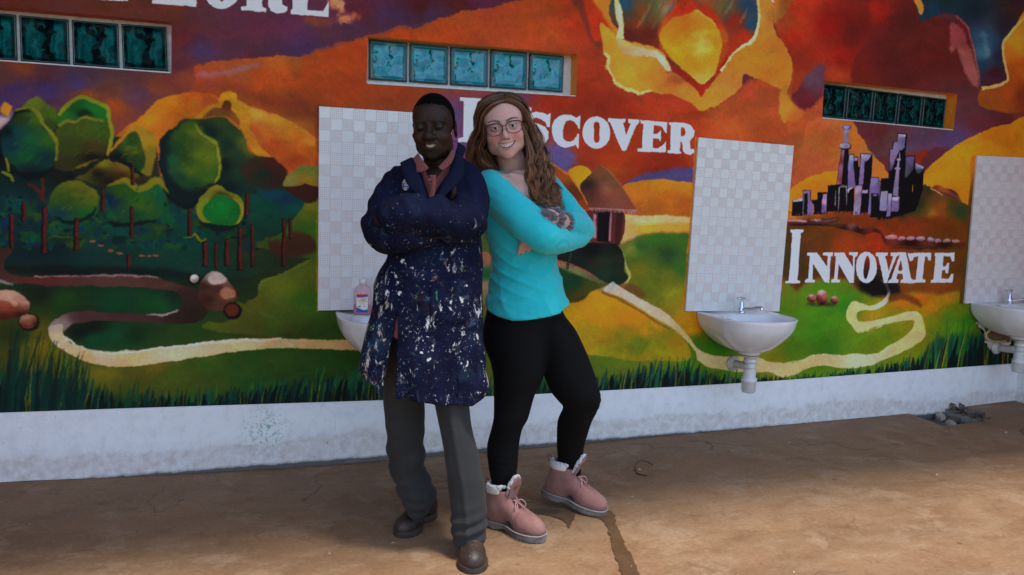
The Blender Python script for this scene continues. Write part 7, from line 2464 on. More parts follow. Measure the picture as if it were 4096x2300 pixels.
def ribbon(pa, pb, name, mat, parent, n=16, off=.006, fn=None, thick=.004):
    """folded strip between two polylines given as local 3-D points"""
    A, B = spline(pa, 5), spline(pb, 5)
    A = np.stack([np.interp(np.linspace(0, 1, n), np.linspace(0, 1, len(A)), A[:, i]) for i in range(3)], 1)
    B = np.stack([np.interp(np.linspace(0, 1, n), np.linspace(0, 1, len(B)), B[:, i]) for i in range(3)], 1)
    V, Fc, mcount = [], [], 6
    for i in range(n):
        for j in range(mcount):
            t = j / (mcount - 1)
            p = A[i] * (1 - t) + B[i] * t
            p = p + np.array([0, -.006 * math.sin(math.pi * t), 0])
            V.append(p)
    k0 = len(V)
    V += [p + np.array([0, thick, 0]) for p in V]
    for i in range(n - 1):
        for j in range(mcount - 1):
            q = (i * mcount + j, i * mcount + j + 1, (i + 1) * mcount + j + 1, (i + 1) * mcount + j)
            Fc += [q, tuple(k0 + e for e in q[::-1])]
    ed = [i * mcount for i in range(n)] + [(n - 1) * mcount + j for j in range(1, mcount)] + [i * mcount + mcount - 1 for i in range(n - 2, -1, -1)] + [j for j in range(mcount - 2, 0, -1)]
    for q in range(len(ed)):
        a, b = ed[q], ed[(q + 1) % len(ed)]
        Fc.append((a, b, k0 + b, k0 + a))
    return obj(name, mesh(name, V, Fc, True), mat, parent)


def on_coat(px, py, off=.005, y=-.10):
    q = Lm(px, py, y)
    for _ in range(4):
        ys = surf_y(coat, q[0], q[2])
        q = Lm(px, py, ys - off)
    return q


ribbon([Lm(1647, 628, -.060), Lm(1668, 668, -.095), Lm(1690, 730, -.120), Lm(1712, 800, -.150)], [Lm(1600, 650, -.070), Lm(1612, 700, -.105), Lm(1640, 752, -.128), Lm(1700, 808, -.148)], 'lapel', NAVY, coat_o)
ribbon([Lm(1822, 600, .0), Lm(1806, 660, -.06), Lm(1775, 730, -.110), Lm(1738, 800, -.150)], [Lm(1850, 625, .0), Lm(1858, 690, -.08), Lm(1822, 745, -.118), Lm(1752, 806, -.150)], 'lapel', NAVY, coat_o)
ribbon([Lm(1822, 604, -.012), Lm(1830, 570, .03), Lm(1800, 560, .085)], [Lm(1852, 628, .0), Lm(1862, 590, .05), Lm(1835, 570, .105)], 'collar', NAVY, coat_o)
# buttons
M_BTN = simple('pale_button', (.50, .50, .50), .35, .15, 60)
for px, py in ((1600, 1174), (1612, 1045)):
    q = on_coat(px, py, .002)
    vv, ff = lathe([(.0, .0), (.0035, .0), (.0045, .001), (.0075, .0015), (.0085, 0), (.0085, -.002), (.0, -.002)], 18)
    vv = [(x + q[0], -z + q[1], y + q[2]) for x, y, z in vv]
    obj('button', mesh('button', vv, ff, True), M_BTN, coat_o)


def badge_img():
    n = 160
    im = np.zeros((n, n, 4), np.float32)
    yy, xx = (np.mgrid[0:n, 0:n] + .5) / n * 2 - 1
    r = np.sqrt((xx / .80) ** 2 + (yy / .97) ** 2)
    im[..., 3] = r < 1
    im[..., :3] = lin((22, 40, 95))
    im[(r < 1) & (r > .95), :3] = lin((200, 170, 90))
    g = lin((205, 150, 60))
    im[(r < .60), :3] = g
    im[(r < .62) & (yy < -.12), :3] = lin((60, 110, 165))
    wv = np.abs(yy + .22 + .16 * np.cos(xx * 3.4)) < .10
    im[wv & (r < .9), :3] = lin((40, 95, 165))
    mt = (yy < .06 - .5 * np.abs(xx)) & (yy > -.14)
    im[mt & (r < .6), :3] = lin((175, 60, 40))
    band = (np.abs(yy + .17) < .075) & (np.abs(xx) < .46)
    im[band, :3] = lin((60, 100, 165))
    F5 = {'P': '110101110100100', 'A': '010101111101101', 'I': '111010010010111', 'N': '111101101101101', 'T': '111010010010010', 'E': '111100110100111', 'R': '110101110101101', 'S': '011100010001110', 'C': '011100100100011', 'L': '100100100100111', 'U': '101101101101111', 'B': '110101110101110',
          'O': '010101101101010', 'W': '101101101111101'}

    def put(ch, cx, cy, ang, s, col):
        b = F5[ch]
        ca, sa = math.cos(ang), math.sin(ang)
        u = ((xx - cx) * ca + (yy - cy) * sa) / s
        v = (-(xx - cx) * sa + (yy - cy) * ca) / s
        ci, ri = np.floor(u * 1.5 + 1.5).astype(int), np.floor(2.5 - v * 1.5).astype(int)
        for r_ in range(5):
            for c_ in range(3):
                if b[r_ * 3 + c_] == '1':
                    im[(ri == r_) & (ci == c_), :3] = col
    wh = lin((215, 215, 220))
    for i, ch in enumerate('PAINTERS'):
        a = math.radians(160 - i * 20)
        put(ch, .62 * math.cos(a), .78 * math.sin(a), a - math.pi / 2, .115, wh)
    for i, ch in enumerate('CLUB'):
        put(ch, -.33 + .22 * i, -.70, 0, .13, wh)
    for i, ch in enumerate('CROWN'):
        put(ch, -.32 + .16 * i, -.17, 0, .075, wh)
    b = bpy.data.images.new('club_badge', n, n, alpha=True, float_buffer=True, is_data=True)
    b.pixels.foreach_set(im.ravel())
    b.update()
    b.pack()
    return b


bm_ = NT('embroidered_badge')
ti = bm_.n('TexImage')
ti.image = badge_img()
bm_.l(bm_.n('UVMap').outputs[0], ti.inputs[0])
bm_.l(ti.outputs['Color'], bm_.b.inputs['Base Color'])
bm_.set(rough=.7)
bq = on_coat(1631, 736, .0)
V, Fc, uv = [(bq[0], bq[1] - .016, bq[2])], [], [(.5, .5)]
for i in range(28):
    a = 2 * math.pi * i / 28
    V.append((bq[0] + .0185 * math.cos(a) + .003 * math.sin(a), bq[1] - .0135 + .006 * abs(math.cos(a)), bq[2] + .0225 * math.sin(a)))
    uv.append((.5 + .40 * math.cos(a), .5 + .485 * math.sin(a)))
    Fc.append((0, 1 + i, 1 + (i + 1) % 28))
me = mesh('badge', V, Fc, True)
ul = me.uv_layers.new(name='UVMap')
for lp in me.loops:
    ul.data[lp.index].uv = uv[lp.vertex_index]
obj('badge', me, bm_.m, coat_o)

# --- shirt
M_SHIRT = cloth('faded_red_check_shirt', (.30, .085, .070), .85, 500, .2, .3, 12)
_v = M_SHIRT.coord()
_sp = M_SHIRT.n('SeparateXYZ')
M_SHIRT.l(_v, _sp.inputs[0])
_w = M_SHIRT.math('SINE', M_SHIRT.math('MULTIPLY', _sp.outputs[0], 620.0))
_c = M_SHIRT.mix(M_SHIRT.ramp(_w, [(.4, 0.0), (.9, .35)]), (.17, .040, .034), (.24, .11, .10))
M_SHIRT.l(_c, M_SHIRT.b.inputs['Base Color'])
M_SHIRT = M_SHIRT.m


def shirt(P):
    x, y, z = P[..., 0], P[..., 1], P[..., 2]
    f = sd_col(P, shrink(M_TORSO, .020), 2.2, .03)
    f = f + .002 * vnoise(P, 25, 51)
    nb = m_tf(np.array([[0, .03, -.09], [.004, .052, -.20]]))
    f = smax(f, -sd_cone(P, nb[0], nb[1], .064, .072), .006)
    v0, v1 = Lm(1724, 735, -.10), Lm(1735, 640, -.06)
    zz = np.clip((z - v0[2]) / (v1[2] - v0[2]), 0, 1.5)
    cut = np.maximum(np.maximum(np.abs(x - (v0[0] + (v1[0] - v0[0]) * zz)) - .055 * zz, v0[2] - z), y - .005)
    f = smax(f, -cut, .004)
    return smax(f, np.interp(x, [-.3, -.16, -.125, .2], [.86, .80, .79, .86]) - z, .004)


sV, sQ = sdf_mesh('shirt', shirt, (-.28, -.20, .58), (.22, .19, 1.46), .007, 1)
sh_o = obj('shirt', np_mesh('shirt', sV, sQ), M_SHIRT, man)
ribbon([Lm(1672, 612, -.045), Lm(1690, 640, -.085), Lm(1716, 672, -.105)], [Lm(1648, 640, -.055), Lm(1668, 688, -.108), Lm(1704, 682, -.112)], 'shirt_collar', M_SHIRT, sh_o, 12)
ribbon([Lm(1806, 598, -.02), Lm(1790, 628, -.07), Lm(1752, 668, -.105)], [Lm(1822, 606, -.025), Lm(1806, 652, -.085), Lm(1768, 682, -.112)], 'shirt_collar', M_SHIRT, sh_o, 12)
ribbon([Lm(1716, 700, -.112), Lm(1722, 745, -.122), Lm(1716, 800, -.138)], [Lm(1744, 700, -.112), Lm(1746, 745, -.122), Lm(1732, 800, -.138)], 'button_placket', M_SHIRT, sh_o, 10)
q = Lm(1718, 720, -.128)
vv, ff = lathe([(.0, .0), (.004, .0005), (.0055, 0), (.0055, -.002), (.0, -.002)], 14)
obj('shirt_button', mesh('shirt_button', [(x + q[0], -z + q[1], y + q[2]) for x, y, z in vv], ff, True), simple('red_button', (.12, .04, .035), .4), sh_o)
# ================================================================== the woman
FW = Frame((1.229, -1.005))
Lw = FW.L
KW = dict(eye=(2016, 507), y=-.115, s=1.045, yaw=.03, pitch=.12, roll=.195, mw=.0325, open=.0150, neck=(.020, .052, -.185), neckr=.049, w=1.02, chinw=.98, nosew=1.0, lip=1.0, slit=.0043, browt=.0042,
          skin=(.63, .365, .290), blush=1.1, blushc=(.62, .185, .150), shade=(.46, .25, .18), lashc=(.03, .015, .01), lash=.9, brow=1.15, browc=(.035, .017, .010), lipc=(.47, .13, .115), sclera=(.62, .58, .55))
wV, wQ, w_tf, w_R, w_o = build_head(FW, KW)
wC = head_paint(wV, KW)
wh_w = w_tf(wV)

RU = ([Lw(1968, 742, -.035), Lw(2040, 822, -.105), Lw(2130, 908, -.165), Lw(2188, 955, -.19)], [.066, .064, .057, .050])
RF = ([Lw(2188, 955, -.19), Lw(2230, 960, -.145), Lw(2285, 955, -.07), Lw(2330, 945, -.01)], [.050, .045, .038, .030])
LU = ([Lw(2185, 752, .10), Lw(2255, 842, .075), Lw(2325, 918, .02)], [.058, .054, .050])
LF = ([Lw(2325, 918, .02), Lw(2292, 905, -.055), Lw(2250, 887, -.130)], [.050, .046, .040])
LWR = [Lw(2290, 902, -.055), Lw(2236, 882, -.150), Lw(2195, 872, -.175), Lw(2150, 890, -.13)]
W_TORSO = rows_px(FW, [(668, 2010, 2120, .04, .05), (700, 1965, 2175, .03, .085), (740, 1932, 2215, .02, .105), (807, 1910, 2232, .01, .118), (870, 1917, 2225, .0, .122), (921, 1931, 2215, .0, .122), (1015, 1960, 2222, .0, .115), (1067, 1966, 2232, .0, .115),
                       (1118, 1962, 2246, .0, .12), (1160, 1956, 2258, .0, .125), (1200, 1946, 2270, .0, .132), (1250, 1938, 2282, .0, .138), (1330, 1935, 2285, .0, .14)])
W_LEGR = rows_px(FW, [(1110, 1985, 2222, .0, .095), (1180, 1965, 2230, .0, .11), (1290, 1936, 2215, .0, .125), (1345, 1930, 2200, -.005, .125), (1398, 1941, 2192, -.01, .118), (1451, 1961, 2186, -.015, .108), (1516, 1973, 2172, -.02, .097), (1565, 1975, 2143, -.025, .084), (1620, 1975, 2126, -.03, .074),
                      (1672, 1974, 2113, -.035, .068), (1717, 1965, 2089, -.03, .064), (1786, 1949, 2076, -.02, .064), (1869, 1954, 2069, -.02, .058), (1945, 1969, 2060, -.03, .046), (2010, 1984, 2058, -.035, .040)])
W_LEGL = rows_px(FW, [(1110, 2010, 2225, .02, .09), (1180, 2000, 2235, .02, .10), (1253, 2080, 2256, .03, .105), (1322, 2130, 2306, .03, .10), (1420, 2158, 2352, .03, .098), (1516, 2178, 2386, .03, .092), (1573, 2206, 2402, .035, .086), (1605, 2232, 2402, .045, .078), (1632, 2252, 2392, .06, .070), (1687, 2232, 2366, .10, .064), (1778, 2227, 2339, .155, .056),
                      (1862, 2231, 2325, .19, .046), (1930, 2236, 2322, .205, .040)])


# --- turquoise top
HEMW = np.array([(-9, Lw(1935, 1233, -.05)[2])] + [(lambda q: (q[0], q[2]))(Lw(px, py, -.11)) for px, py in ((1939, 1236), (1955, 1252), (1990, 1268), (2049, 1280), (2120, 1276), (2180, 1268), (2244, 1257), (2250, 1246), (2280, 1232))])


def top_arms(P):
    a = smin(sd_chain(P, RU[0], RU[1], .03, 3), sd_chain(P, RF[0], RF[1], .02, 3), .010)
    b = smin(sd_chain(P, LU[0], LU[1], .03, 3), sd_chain(P, LF[0], LF[1], .02, 3), .014)
    x, z = P[..., 0], P[..., 2]
    # pushed-up sleeve: rings of folds near the left cuff and the right elbow
    d = np.sqrt(((P - Lw(2300, 915, -.04).astype(np.float32)) ** 2).sum(-1))
    b = b - .0065 * (1 - np.abs(np.sin(d * 190 + 1.3 * vnoise(P, 18, 63)))) ** 2 * np.exp(-(d / .075) ** 2)
    d2 = np.sqrt(((P - Lw(2215, 985, -.17).astype(np.float32)) ** 2).sum(-1))
    a = a - .0065 * (1 - np.abs(np.sin(d2 * 165 + 1.6 * vnoise(P, 15, 64)))) ** 2 * np.exp(-(d2 / .085) ** 2)
    d3 = np.sqrt(((P - Lw(1985, 815, -.06).astype(np.float32)) ** 2).sum(-1))
    a = a - .0060 * (1 - np.abs(np.sin((x * .6 + z) * 85 + 1.5 * vnoise(P, 10, 65)))) ** 2 * np.exp(-(d3 / .09) ** 2)
    # open cuff
    c0, c1 = LF[0][2], LF[0][1]
    ax = (c0 - c1) / np.linalg.norm(c0 - c1)
    t = (P - c0.astype(np.float32)) @ ax.astype(np.float32)
    b = smax(b, t + .020, .003)
    near = np.sqrt(((P - c0.astype(np.float32)) ** 2).sum(-1)) < .12
    tube_ = sd_cone(P, c1, c0 + ax * .05, .036, .034)
    b = np.where(near, smax(b, -np.maximum(tube_, -t - .06), .002), b)
    return a, b


def top(P):
    x, y, z = P[..., 0], P[..., 1], P[..., 2]
    body = sd_col(P, W_TORSO, 2.15, .02)
    # bust
    body = smin(body, sd_ell(P, Lw(2090, 862, -.070), (.085, .075, .070)), .04)
    body = smin(body, sd_ell(P, Lw(2175, 862, -.055), (.075, .070, .066)), .04)
    # soft cloth: folds fan out from under the arm, bunch up at the back of the waist

    def crease(ph, sharp=2.2):
        return (1 - np.abs(np.sin(ph))) ** sharp
    zw = Lw(2000, 1085, 0)[2]
    left = np.clip((.07 - x) / .17, 0, 1)
    body = body - .0075 * crease(z * 62 + x * 26 + 1.6 * vnoise(P, 7, 66)) * np.exp(-((z - zw) / .10) ** 2) * left
    body = body - .0070 * crease(x * 34 - z * 30 + 1.5 * vnoise(P, 6, 67)) * np.exp(-((z - zw - .01) / .12) ** 2) * (1 - .6 * left)
    body = body - .0055 * crease(x * 42 + z * 9 + 1.8 * vnoise(P, 5, 73)) * np.clip((zw + .02 - z) / .14, 0, 1)
    body = body - .0060 * np.exp(-((z - Lw(2000, 1150, 0)[2] - .25 * (x + .05)) / .012) ** 2) * left
    a, b = top_arms(P)
    f = smin(body, b, .012)
    f = smin(f, a, .007)
    f = f + .0018 * vnoise(P, 22, 68)
    hem = np.interp(x, HEMW[:, 0], HEMW[:, 1])
    hem = np.where(y > 0, hem + .010 * np.clip(y / .1, 0, 1), hem)
    f = np.maximum(f, hem - z)
    # hem band
    f = f + .0012 * np.exp(-((z - hem - .020) / .0018) ** 2)
    inn = sd_col(P, shrink(W_TORSO, .013), 2.15, .004)
    f = np.maximum(f, -np.maximum(inn, z - (hem + .05)))
    # scooped neck with a small placket opening
    nk = sd_chain(P, [Lw(2010, 640, -.03), Lw(2062, 690, -.05), Lw(2118, 740, -.08), Lw(2150, 775, -.10)], [.052, .064, .064, .050], .02)
    nk = smin(nk, sd_chain(P, [Lw(2110, 640, .0), Lw(2160, 720, -.02)], [.07, .062], .02), .03)
    f = smax(f, -nk, .004)
    return f




def woman_body(P):
    f = smax(sd_col(P, shrink(W_TORSO, .030), cap=.02), .95 - P[..., 2], .02)
    f = smin(f, sd_col(P, shrink(W_LEGR, .014), cap=.02), .02)
    f = smin(f, sd_col(P, shrink(W_LEGL, .014), cap=.02), .02)
    f = smax(f, P[..., 2] - Lw(2080, 705, 0)[2], .06)
    # upper chest and collar bones
    nb = w_tf(np.array([[.010, .040, -.10], [.020, .055, -.19]]))
    f = smin(f, sd_chain(P, [nb[0], nb[1], Lw(2085, 735, .02)], [.044, .050, .075], .03), .03)
    f = smin(f, sd_ell(P, Lw(2095, 770, -.02), (.095, .085, .07)), .03)
    cb = sd_chain(P, [Lw(2092, 706, -.07), Lw(2040, 700, -.06), Lw(1985, 705, -.03)], [.007, .007, .006], .01)
    f = smin(f, cb, .015)
    f = smin(f, sd_chain(P, RU[0], np.array(RU[1]) - .012, .02), .02)
    f = smin(f, sd_chain(P, RF[0], np.array(RF[1]) - .010, .02), .02)
    f = smin(f, sd_chain(P, LU[0], np.array(LU[1]) - .012, .02), .02)
    # left forearm, wrist, hand passing under the right arm
    f = smin(f, sd_chain(P, [LF[0][0]] + LWR, [.036, .036, .0275, .030, .034], .02), .012)
    return f


def on_top(px, py, off=.002, y=-.12):
    q = Lw(px, py, y)
    for _ in range(4):
        ys = surf_y(top, q[0], q[2], -.27, .12)
        q = Lw(px, py, ys - off)
    return q


def bnd(pts_, m):
    A = np.array(pts_)
    return tuple(A.min(0) - m), tuple(A.max(0) + m)


def hand_w(P):
    """fingers of the left hand, curling out below the right upper arm"""
    f = sd_chain(P, [Lw(2160, 905, -.13), KN[1]], [.030, .024], .02)
    kn = KN
    tips = [((2141, 976), (2136, 991), .0078), ((2123, 984), (2113, 1001), .0084), ((2101, 985), (2090, 1010), .0086), ((2085, 980), (2074, 1014), .0080)]
    for k_, (m1, t1, r) in zip(kn, tips):
        a, b = on_body(*m1, .012), on_body(*t1, .007)
        g = sd_chain(P, [k_, a, b], [r * 1.18, r * 1.06, r * .86], .004)
        f = smin(f, g, .0035)
    return f


def top_body(P):
    b = sd_col(P, W_TORSO, 2.15, .02)
    return smin(b, sd_ell(P, Lw(2090, 862, -.070), (.085, .075, .070)), .04)


def on_body(px, py, off):
    q = Lw(px, py, -.12)
    for _ in range(4):
        q = Lw(px, py, surf_y(top_body, q[0], q[2], -.27, .12) - off)
    return q


KN = [on_body(px, py, .014) for px, py in ((2150, 948), (2131, 950), (2113, 953), (2097, 956))]
bV, bQ = sdf_mesh('body', woman_body, (-.30, -.27, .02), (.40, .29, 1.42), .0065, 1)
fV, fQ = sdf_mesh('hand', hand_w, *bnd([Lw(2070, 1020, -.13), Lw(2165, 890, -.13), Lw(2100, 950, -.20)], .05), .0026, 1)
w_skin = skin_mat('fair_skin', .12, .45, .4)
n1, n2 = len(wh_w), len(wh_w) + len(bV)
wom_me = np_mesh('person', np.concatenate([wh_w, bV, fV]), np.concatenate([wQ, bQ + n1, fQ + n2]))
sk = np.array(KW['skin'])
bC = np.tile(sk, (len(bV), 1)) * (1 + .04 * vnoise(bV, 40, 5))[:, None]
fC = np.tile(sk * (.95, .82, .78), (len(fV), 1))
set_col(wom_me, np.clip(np.concatenate([wC, bC, fC]), 0, 1))
woman = obj('person', wom_me, w_skin, None, label='smiling woman with long wavy brown hair and glasses, arms folded, in a turquoise top', category='person')
woman.location = tuple(FW.p)
woman.rotation_euler = (0, 0, ROTZ)
eyes_teeth(woman, w_tf, KW['s'], KW, (.045, .036, .026), (.80, .76, .70))

oV, oQ = sdf_mesh('top', top, (-.35, -.275, .70), (.42, .20, 1.42), .0050, 1)


def jersey():
    m = NT('turquoise_rib_jersey')
    v = m.coord()
    nz = m.noise(v, 7, 5, .6)
    c = m.ramp(nz, [(.3, (.012, .44, .475)), (.7, (.026, .54, .57))])
    wv = m.n('TexWave', bands_direction='DIAGONAL')
    wv.inputs['Scale'].default_value = 130
    wv.inputs['Distortion'].default_value = 1.0
    m.l(m.coord(rot=(.1, .7, .2)), wv.inputs['Vector'])
    c = m.mix(.12, c, wv.outputs['Color'], 'MULTIPLY')
    c = m.mix(m.ramp(m.noise(v, 40, 3), [(.55, 0.0), (.75, .18)]), c, (.10, .60, .64))
    m.set(col=c, rough=.9, spec=.15, sheen=.25)
    m.bump(m.mix(.6, wv.outputs['Fac'], m.noise(v, 60, 5, .6)), .3, .0014)
    return m.m


M_TOP = jersey()
top_o = obj('top', np_mesh('top', oV, oQ), M_TOP, woman)


# frilled neckline edge and buttons of the placket
fr = [on_top(px, py, .003) for px, py in ((2098, 742), (2118, 748), (2136, 764), (2150, 772), (2158, 784), (2170, 782))]
vv, ff = tube(spline(fr, 5), [.0035 + .0012 * math.sin(i * 1.9) for i in range(26)], 8)
obj('neck_frill', mesh('neck_frill', vv, ff, True), M_TOP, top_o)
M_BB = simple('dark_button', (.02, .02, .03), .3)
for px, py in ((2184, 804), (2170, 783)):
    q = on_top(px, py, .001)
    vv, ff = lathe([(.0, .0015), (.004, .0012), (.0052, 0), (.0052, -.003), (.0, -.003)], 14)
    obj('button', mesh('button', [(x + q[0], -z + q[1], y + q[2]) for x, y, z in vv], ff, True), M_BB, top_o)

# --- leggings


def leggings(P):
    a = sd_col(P, W_LEGR, 2.0, .004)
    b = sd_col(P, W_LEGL, 2.0, .004)
    z = P[..., 2]
    f = smin(a, b, .014)
    f = f + .0010 * np.sin(z * 240 + 30 * P[..., 0]) * np.exp(-((z - .26) / .05) ** 2) + .0012 * vnoise(P, 18, 71)
    zk = Lw(2300, 1610, .04)[2]
    f = f + .0016 * np.sin(z * 210 - 60 * P[..., 0]) * np.exp(-((z - zk) / .05) ** 2) * (P[..., 0] > .15)
    return f


gV, gQ = sdf_mesh('leggings', leggings, (-.34, -.17, .10), (.40, .28, 1.02), .0055, 1)
M_LEG = cloth('black_leggings_jersey', (.0030, .0032, .0036), .85, 900, .2, .12, 12, 0).m
obj('leggings', np_mesh('leggings', gV, gQ), M_LEG, woman)

# --- boots
M_PINK = NT('dusty_pink_nubuck')
_v = M_PINK.coord()
_c = M_PINK.ramp(M_PINK.noise(_v, 12, 6, .65), [(.3, (.22, .095, .078)), (.55, (.285, .135, .115)), (.75, (.34, .175, .15))])
_c = M_PINK.mix(M_PINK.ramp(M_PINK.noise(_v, 26, 5, .7), [(.56, 0.0), (.74, .5)]), _c, (.32, .17, .115))
M_PINK.set(col=_c, rough=.75, spec=.25, sheen=.15)
M_PINK.bump(M_PINK.noise(_v, 120, 5, .6), .25, .0012)
M_PINK = M_PINK.m
M_FLEECE = simple('white_fleece', (.66, .66, .66), .95, .16, 120, 1.0, .006, sheen=.4)
M_CREAM = simple('cream_padded_cuff', (.62, .58, .51), .6, .10, 30, .2)
M_BSOLE = simple('grey_rubber_sole', (.150, .135, .118), .8, .3, 40, .4)
M_WELT = simple('pale_welt', (.27, .23, .20), .7, .2, 60, .3)
M_PLACE = simple('pink_lace', (.46, .24, .22), .7, .12, 80)
M_EYELET = simple('dark_metal_eyelet', (.030, .020, .016), .4, .2, 80, metal=.6)
M_TAN = simple('tan_leather_patch', (.22, .085, .025), .6, .2, 40)


def boot(root, toe, heel, pitch, mirror, label=None):
    """laced ankle boot built in its own frame: x heel to toe, y to the wearer's left, z up; heel raised by pitch"""
    d = toe - heel
    Lb = .292
    ang = math.atan2(d[1], d[0])
    c, s = math.cos(ang), math.sin(ang)
    cp, sp = math.cos(pitch), math.sin(pitch)

    def tf(X):
        X = np.asarray(X, float).copy()
        X[:, 0] -= Lb * .80                       # pivot on the ball of the foot
        x, z = X[:, 0] * cp - X[:, 2] * sp * -1 * 1.0, X[:, 2] * cp - X[:, 0] * sp
        x = X[:, 0] * cp + X[:, 2] * sp
        z = -X[:, 0] * sp + X[:, 2] * cp
        x = x + Lb * .80 - Lb
        W = np.column_stack([x * c - X[:, 1] * s, x * s + X[:, 1] * c, z])
        return W + np.array([toe[0], toe[1], 0.0])
    hw = .050
    SH = .030                                     # sole height

    def foot2d(P, e):
        Z = P * np.array([1, 1, 0], np.float32)
        w = sd_ell(Z, (.212, .003, 0), (.080 + e, hw + e, 1))
        w = smin(w, sd_ell(Z, (.055, 0, 0), (.057 + e, hw * .80 + e, 1)), .07)
        return w

    def up(P):
        x, y, z = P[..., 0], P[..., 1], P[..., 2]
        f = sd_ell(P, (.222, .002, .046), (.068, hw * .94, .044))
        f = smin(f, sd_cone(P, (.190, .002, .062), (.118, 0, .098), .041, .041), .03)
        f = smin(f, sd_ell(P, (.060, 0, .060), (.060, hw * .80, .070)), .03)
        f = smin(f, sd_cone(P, (.070, 0, .085), (.058, 0, .160), .046, .049), .025)
        f = smin(f, sd_cone(P, (.110, 0, .105), (.088, 0, .155), .038, .040), .02)
        f = smax(f, z - .158 - .10 * (x - .06), .006)
        f = smax(f, SH - .004 - z, .003)
        f = smax(f, -sd_cone(P, (.072, 0, .118), (.066, 0, .20), .038, .041), .005)
        # tongue gap at the front of the shaft
        g = np.maximum(np.abs(y) - .011 - .10 * np.clip(z - .10, 0, 1), .105 - x + .0 * z)
        g = np.maximum(g, .098 - z)
        f = smax(f, -g, .004)
        # panels: eyestay and quarter edges stand proud
        eye = np.exp(-((np.abs(y) - .020 - .12 * np.clip(z - .10, 0, .06)) / .0016) ** 2) * (x > .09) * (z > .085)
        q = np.exp(-((z - .060 - 1.1 * np.clip(x - .085, 0, .06) * (x < .15)) / .0017) ** 2) * (x > .02) * (x < .155)
        v_ = np.exp(-((x - .158 - .35 * np.abs(y)) / .0018) ** 2) * (z > .05)
        b_ = np.exp(-((x - .036 - .15 * (z - .05)) / .0018) ** 2) * (z < .13)
        f = f + .0016 * (eye + q + v_ + b_) - .0006 * vnoise(P, 30, 9)
        f = f + .0014 * np.sin((x - .15) * 260) * np.exp(-((x - .172) / .020) ** 2) * (z > .06)
        return f

    def so(P):
        x, y, z = P[..., 0], P[..., 1], P[..., 2]
        f = smax(foot2d(P, .004), np.abs(z - .0145) - .0145, .003)
        f = smax(f, -sd_ell(P, (.112, 0, -.004), (.022, .1, .014)), .003)
        # lugs and side grooves
        lug = (np.sin(x * 420) > .6) & (z < .008) & (np.abs(foot2d(P, .004)) < .010)
        f = np.where(lug, f + .0022, f)
        f = f + .0014 * np.exp(-((z - .0185) / .0016) ** 2)
        return f

    def cuff(P):
        x, y, z = P[..., 0], P[..., 1], P[..., 2]
        o = smin(sd_cone(P, (.062, 0, .135), (.056, 0, .185), .0500, .0525), sd_cone(P, (.09, 0, .135), (.083, 0, .18), .041, .043), .02)
        f = smax(o, np.abs(z - .160 - .10 * (x - .06)) - .0155, .007)
        f = smax(f, x - .096, .004)
        return smax(f, -sd_cone(P, (.070, 0, .118), (.064, 0, .20), .039, .042), .004)

    def fleece(P):
        x, y, z = P[..., 0], P[..., 1], P[..., 2]
        o = smin(sd_cone(P, (.062, 0, .15), (.056, 0, .20), .0490, .0520), sd_cone(P, (.09, 0, .15), (.083, 0, .20), .040, .044), .02)
        f = smax(o, np.abs(z - .174 - .10 * (x - .06)) - .0085, .006)
        f = smax(f, -sd_cone(P, (.068, 0, .118), (.062, 0, .21), .036, .039), .005)
        f = smax(f, x - .105, .006)
        return f + .0022 * vnoise(P, 150, 15)

    def tongue(P):
        f = sd_chain(P, [(.140, 0, .118), (.128, 0, .150), (.142, 0, .188), (.150, 0, .202)], [.018, .026, .030, .026], .01)
        q = P - np.array([.135, 0, .16], np.float32)
        n_ = np.array([.93, 0, -.30], np.float32) * 1.0
        n_ /= np.linalg.norm(n_)
        sl = np.abs(q @ n_ + .6 * (P[..., 2] - .16) * .0) - .0048
        return smax(f, sl, .003)

    def tfleece(P):
        q = P - np.array([.135, 0, .16], np.float32)
        n_ = np.array([.93, 0, -.30], np.float32)
        n_ /= np.linalg.norm(n_)
        f = sd_chain(P, [(.133, 0, .150), (.140, 0, .190), (.148, 0, .206)], [.027, .033, .030], .01)
        f = smax(f, np.abs(q @ n_ + .009) - .0070, .004)
        return f + .0022 * vnoise(P, 150, 16)
    V, Q = sdf_mesh('upper', up, (-.012, -.068, .015), (.305, .068, .19), .0034)
    b = obj('boot', np_mesh('boot', tf(V), Q), M_PINK, root)
    if label:
        b['label'] = label
    V, Q = sdf_mesh('sole', so, (-.02, -.068, -.008), (.312, .068, .038), .0032)
    obj('sole', np_mesh('sole', tf(V), Q), M_BSOLE, b)
    V, Q = sdf_mesh('cuff', cuff, (-.01, -.068, .125), (.12, .068, .20), .0032)
    obj('padded_cuff', np_mesh('padded_cuff', tf(V), Q), M_CREAM, b)
    V, Q = sdf_mesh('fleece', fleece, (-.01, -.068, .15), (.125, .068, .205), .003)
    obj('fleece_collar', np_mesh('fleece_collar', tf(V), Q), M_FLEECE, b)
    V, Q = sdf_mesh('tongue', tongue, (.085, -.048, .08), (.20, .048, .245), .003)
    t_ = obj('tongue', np_mesh('tongue', tf(V), Q), M_PINK, b)
    V, Q = sdf_mesh('tf', tfleece, (.08, -.05, .10), (.20, .05, .25), .003)
    obj('tongue_fleece', np_mesh('tongue_fleece', tf(V), Q), M_FLEECE, t_)
    bm = bmesh.new()
    box_bm(bm, (-.011, -.0012, -.009), (.011, .0012, .009), .0008)
    me = bm_mesh('patch', bm)
    v = np.array([tuple(q.co) for q in me.vertices])
    v = np.column_stack([.1505 + v[:, 1] + v[:, 2] * .32, v[:, 0], .185 + v[:, 2]])
    me.vertices.foreach_set('co', tf(v).astype(np.float32).ravel())
    obj('leather_patch', me, M_TAN, t_)
    # welt strip above the sole
    a = np.linspace(0, 2 * math.pi, 80, endpoint=False)
